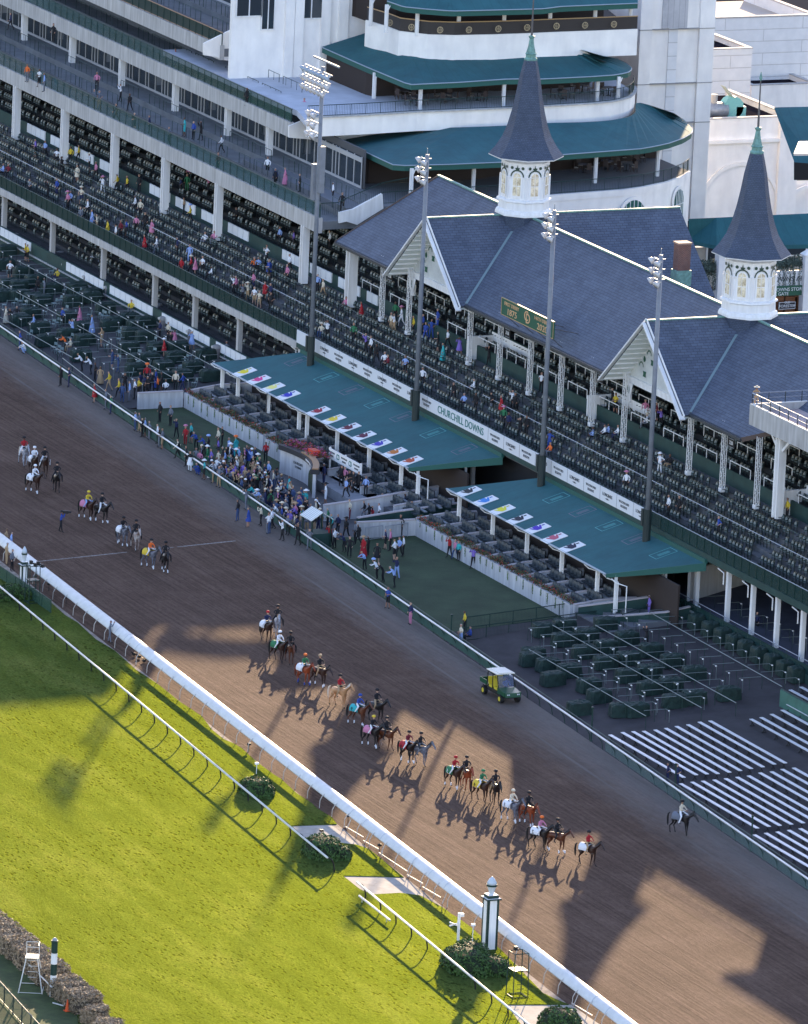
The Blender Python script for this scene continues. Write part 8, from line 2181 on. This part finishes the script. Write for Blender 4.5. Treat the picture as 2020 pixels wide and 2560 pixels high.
def pairs():
    # (position, heading, coat, mesh, horse label, pose, top, legs, rider label, helmet, cloth, number, wraps)
    A = horse
    A(Z4(142, 1378), -4, 'grey', 0, 'grey horse ridden by the red coated outrider, farthest up the track at the left edge', RD, 'r', 'w', 'person in a red coat riding the grey horse at the left edge of the parade', 'k')
    A(Z4(203, 1432), -2, 'dark bay', 1, 'dark bay racehorse just behind the grey outrider horse at left', J, 'w', 'w', 'jockey in black and white silks on the dark bay just behind the grey', 'w', 'w', '1', None)
    A(Z4(268, 1440), -6, 'dark bay', 0, 'dark bay lead pony beside the second racehorse from the left', RD, 'k', 'w', 'pony rider in black leading the second racehorse from the left', 'k')
    A(Z4(205, 1545), 16, 'dark bay', 0, 'dark bay racehorse with a white cloth and white leg wraps, lowest of the left cluster', J, 'w', 'w', 'jockey in white spotted silks on the lowest racehorse of the left cluster', 'w', 'w', '4', 'w')
    A(Z4(343, 1535), -12, 'black', 1, 'black lead pony at the right of the left cluster of horses', RD, 'k', 'k', 'pony rider all in black at the right of the left cluster', 'k')
    A(Z7(530, 243), 16, 'dark bay', 0, 'dark bay racehorse with white wraps carrying a jockey in yellow and black', J, 'y', 'l', 'jockey in yellow and black silks right of the cameraman on the dirt', 'y', 'p', None, 'w')
    A(Z7(618, 262), 18, 'black', 1, 'black lead pony walking beside the racehorse with the yellow and black jockey', RD, 'k', 'w', 'pony rider in black beside the jockey in yellow and black', 'k', None, None, 'w')
    A(Z7(745, 402), 4, 'dapple grey', 1, 'dapple grey racehorse beside the brown and white pony', J, 'k', 'w', 'jockey in black silks on the dapple grey beside the brown and white pony', 'k', 'w', None, 'w')
    A(Z7(825, 428), -8, 'paint', 0, 'brown and white patched lead pony crossing the finish line', RD, 'k', 'k', 'pony rider in black on the brown and white patched pony', 'k')
    A(Z7(912, 540), 16, 'dapple grey', 0, 'dapple grey racehorse with a yellow and black cloth at the finish line', J, 'o', 'w', 'jockey in gold and black silks on the dapple grey at the finish line', 'k', 'y', None, 'w')
    A(Z7(1005, 562), -14, 'black', 1, 'black lead pony facing the camera at the finish line', RD, 'k', 'k', 'pony rider in black facing the camera at the finish line', 'k', None, None, 'w')
    A(Z8(12, 985), 2, 'dark bay', 1, 'dark bay racehorse left of the pale grey pony in mid track', J, 'n', 'w', 'jockey in navy spotted silks left of the pale grey pony', 'r', 'w', None, None)
    A(Z8(78, 955), -18, 'grey', 0, 'pale grey lead pony facing the camera in mid track', RD, 'k', 'k', 'pony rider in black on the pale grey pony in mid track', 'k')
    A(Z8(85, 1108), 14, 'dark bay', 0, 'dark bay racehorse with a pale green cloth in mid track', J, 'w', 'w', 'jockey in white and black silks above the pale green saddle cloth', 'w', 'e', None, None)
    A(Z8(155, 1120), -10, 'bay', 2, 'bay lead pony with lowered head beside the pale green cloth', RD, 'k', 'k', 'pony rider in black on the bay pony beside the pale green cloth', 'k')
    A(Z8(240, 1250), 10, 'chestnut', 1, 'bay racehorse with bright blue leg wraps in mid track', J, 'e', 'w', 'jockey in green silks and orange cap on the horse with blue wraps', 'o', 'w', None, 'b')
    A(Z8(335, 1262), 18, 'dark bay', 2, 'dark bay lead pony beside the horse with blue wraps', RD, 'k', 's', 'pony rider in black beside the horse with blue wraps', 's', None, None, 'w')
    A(Z8(458, 1385), 22, 'palomino', 0, 'palomino horse ridden by the red coated outrider in mid track', RD, 'r', 's', 'person in a red coat riding the palomino in mid track', 'k')
    A(Z8(572, 1500), 22, 'bay', 0, 'bay racehorse with turquoise cloth number 9 and white leg wraps', J, 'b', 'w', 'jockey in blue and white silks on the horse numbered 9', 'b', 't', '9', 'w')
    A(Z8(682, 1475), 20, 'black', 1, 'black lead pony with a white blaze beside number 9', RD, 'k', 's', 'pony rider in black leading number 9', 'k')
    A(Z11(655, 168), 18, 'black', 0, 'black racehorse with a pink cloth below number 9', J, 'k', 'w', 'jockey in black and gold silks above the pink saddle cloth', 'y', 'p', None, 'w')
    A(Z11(742, 182), 20, 'bay', 1, 'bay lead pony beside the pink cloth', RD, 'k', 'k', 'pony rider in black beside the pink cloth', 'k')
    A(Z11(872, 262), 12, 'black', 1, 'black racehorse with a red cloth and white hind wraps', J, 'm', 'w', 'jockey in maroon silks above the red saddle cloth', 'k', 'r', '6', 'w')
    A(Z11(950, 278), 22, 'dapple grey', 0, 'dapple grey lead pony with a white face beside the red cloth', RD, 'k', 'g', 'pony rider in black with pale mask on the dapple grey pony', 'k')
    A(Z11(1155, 418), 10, 'dark bay', 0, 'dark bay racehorse with green cloth number 5', J, 'r', 'w', 'jockey in red and white striped silks on number 5', 'r', 'e', '5', 'w', numc='w')
    A(Z11(1228, 425), -4, 'chestnut', 1, 'reddish bay lead pony beside number 5', RD, 'k', 's', 'pony rider in black leading number 5', 'k')
    A(Z11(1322, 502), 14, 'dark bay', 0, 'dark bay racehorse with pale yellow cloth number 4', J, 'e', 'w', 'jockey in black and green silks on number 4', 'e', 'y', '4', None)
    A(Z11(1405, 512), -8, 'black', 1, 'black lead pony facing the camera beside number 4', RD, 'k', 's', 'pony rider in black leading number 4', 'k')
    A(Z11(1505, 625), 16, 'dapple grey', 0, 'dapple grey racehorse with white cloth number 3', J, 'c', 'w', 'jockey in pale yellow silks on the grey number 3', 'c', 'w', '3', 'w', numc='n')
    A(Z11(1608, 645), 8, 'chestnut', 2, 'chestnut lead pony beside the grey number 3', RD, 'k', 'k', 'pony rider in black leading number 3', 'k', None, None, 'w')
    A(Z12(68, 790), 24, 'black', 0, 'black racehorse with white cloth number 2', J, 'p', 'w', 'jockey in hot pink silks and orange cap on number 2', 'o', 'w', '2', None)
    A(Z12(172, 812), 26, 'bay', 1, 'bay lead pony with white legs beside number 2', RD, 'k', 'k', 'pony rider in black leading number 2', 'k', None, None, 'w')
    A(Z12(362, 888), 24, 'dark bay', 1, 'dark bay horse at the head of the parade ridden by a red coated outrider', RD, 'r', 's', 'person in a red coat riding the horse that heads the parade', 'k', 'w')
    A(Z12(930, 698), 28, 'black', 2, 'lone black horse walking near the outside rail by the bleachers', RD, 'c', 'w', 'person in a pale pink top riding the lone black horse near the rail', 'k', 'g')
pairs()
# ---------------------------------------------------------------- the green utility vehicle
pv = (atz(*Z8(1342, 1306)) + atz(*Z8(1445, 1362))) / 2
uv = thing('utility_vehicle', 'green and yellow utility vehicle with pale roof on the dirt beside the rail', 'vehicle', (pv.x, pv.y + .66, 0), R(1))
VG = mat('vehicle_green', (.012, .075, .035), .3, spec=.5); VY = mat('vehicle_yellow', (.62, .50, .04), .5)
mb = MB(); mb.box(-1.95, 1.75, -.55, .55, .42, .62); mb.build('chassis', BLACK, uv)
mb = MB(); mb.slab([(.75, -.68, 1.02), (1.95, -.64, .86), (1.95, .64, .86), (.75, .68, 1.02)], .08); mb.slab([(1.95, -.64, .86), (2.02, -.6, .55), (2.02, .6, .55), (1.95, .64, .86)], .06); mb.box(.75, 1.9, -.68, -.60, .6, .9); mb.box(.75, 1.9, .60, .68, .6, .9); hood = mb.build('hood', VG, uv)
for sy in (-.46, -.34, .34, .46): mb = MB(); mb.tube([(2.02, sy, .76), (2.05, sy, .76)], .05, 8); mb.build('headlight', LENS, uv)
mb = MB(); mb.box(-2.1, -1.0, -.72, .72, .82, .88); mb.box(-2.1, -1.0, -.72, -.66, .88, 1.15); mb.box(-2.1, -1.0, .66, .72, .88, 1.15); mb.box(-2.1, -2.04, -.65, .65, .88, 1.15); mb.build('cargo_bed', VG, uv)
mb = MB(); mb.box(-.98, .7, -.66, .66, .6, .74); mb.build('floor_body', BLACK, uv)
for (x0) in (-.85, -.02):
    for y0 in (-.58, .04): mb = MB(); mb.box(x0, x0 + .5, y0, y0 + .54, .741, .92); mb.slab([(x0, y0, .92), (x0, y0 + .54, .92), (x0 - .12, y0 + .54, 1.45), (x0 - .12, y0, 1.45)], .1); mb.build('seat', VY, uv)
for sy in (-.64, .64):
    mb = MB(); mb.tube([(.85, sy, 1.0), (.55, sy, 1.92), (-.95, sy, 1.92), (-1.0, sy, .85)], .035, 6); mb.tube([(-.15, sy, .75), (-.15, sy, 1.92)], .035, 6); mb.build('roll_bar', BLACK, uv)
mb = MB(); mb.box(-1.08, .68, -.72, .72, 1.95, 2.01); mb.box(-1.0, .6, -.5, .5, 2.012, 2.05); mb.build('roof', mat('roof_cream', (.74, .70, .62), .5), uv)
mb = MB(); mb.slab([(.86, -.6, 1.04), (.86, .6, 1.04), (.60, .6, 1.86), (.60, -.6, 1.86)], .02); mb.build('windscreen', mat('screen_glass', (.10, .12, .22), .1, alpha=.45, spec=.8), uv)
for (x, y) in ((-1.4, -.66), (-1.4, .66), (1.35, -.66), (1.35, .66)):
    mb = MB(); mb.tube([(x, y - .13, .33), (x, y + .13, .33)], .33, 16); w_ = mb.build('tyre', BLACK, uv); mb = MB(); sg = -1 if y < 0 else 1; mb.tube([(x, y + sg * .131, .33), (x, y + sg * .15, .33)], .17, 12); mb.build('rim', VY, w_)
person((pv.x + .18, pv.y + .95, .42), 0, 'sit', 'l', 'k', 'person in pale shirt driving the green utility vehicle', None)
# stray litter clods and seagull-dark birds in the gutter
for i, q in enumerate((Z7(818, 1075), Z7(848, 1090), Z7(878, 1115))):
    p = atz(*q); mb = MB(); mb.lathe([(.03, .05), (.11, .12), (.12, .2), (.05, .27)], 8, sx=1.5); mb.tube([(.12, 0, .22), (.2, 0, .34), (.27, 0, .34)], [.06, .05, .015], 6); mb.tube([(0, -.03, 0), (0, -.03, .1)], .012, 4); mb.tube([(0, .03, 0), (0, .03, .1)], .012, 4); mb.add([(-.14, 0, .18), (-.34, -.05, .12), (-.34, .05, .12)], [(0, 1, 2)])
    o = mb.build('bird', BLACK, loc=tuple(p), smooth=True); tag(o, ['left', 'middle', 'right'][i] + ' of three dark birds in the sandy gutter under the inside rail', 'bird', 'dark birds in the gutter'); o.rotation_euler = (0, 0, random.random() * 6)

# people beyond the 300 that show largest: one crowd object
allp = [o for o in COL.objects if o.get('category') == 'person']
allp.sort(key=lambda o: (o.location - CAM).length - (1000 if 'group' not in o or 'rid' in o['group'] else 0))
far = allp[300:]
if far:
    mb = MB(); ml = []
    for o in far:
        for q in [o] + list(o.children):
            M_ = Matrix.LocRotScale(o.location, o.rotation_euler, o.scale)
            if q is not o: M_ = M_ @ Matrix.Translation(q.location)
            idx = []
            for i, s_ in enumerate(q.material_slots):
                m_ = s_.material
                if m_ not in ml: ml.append(m_)
                idx.append(ml.index(m_))
            o_ = len(mb.v)
            mb.v += [tuple(M_ @ v.co) for v in q.data.vertices]
            for p in q.data.polygons:
                mb.f.append(tuple(i + o_ for i in p.vertices)); mb.m.append(idx[p.material_index] if idx else 0)
    for o in far:
        for q in list(o.children): bpy.data.objects.remove(q)
        bpy.data.objects.remove(o)
    c = mb.build('crowd', ml, smooth=True); tag(c, 'spectators scattered over the farther decks and balconies at left', 'crowd', kind='stuff')
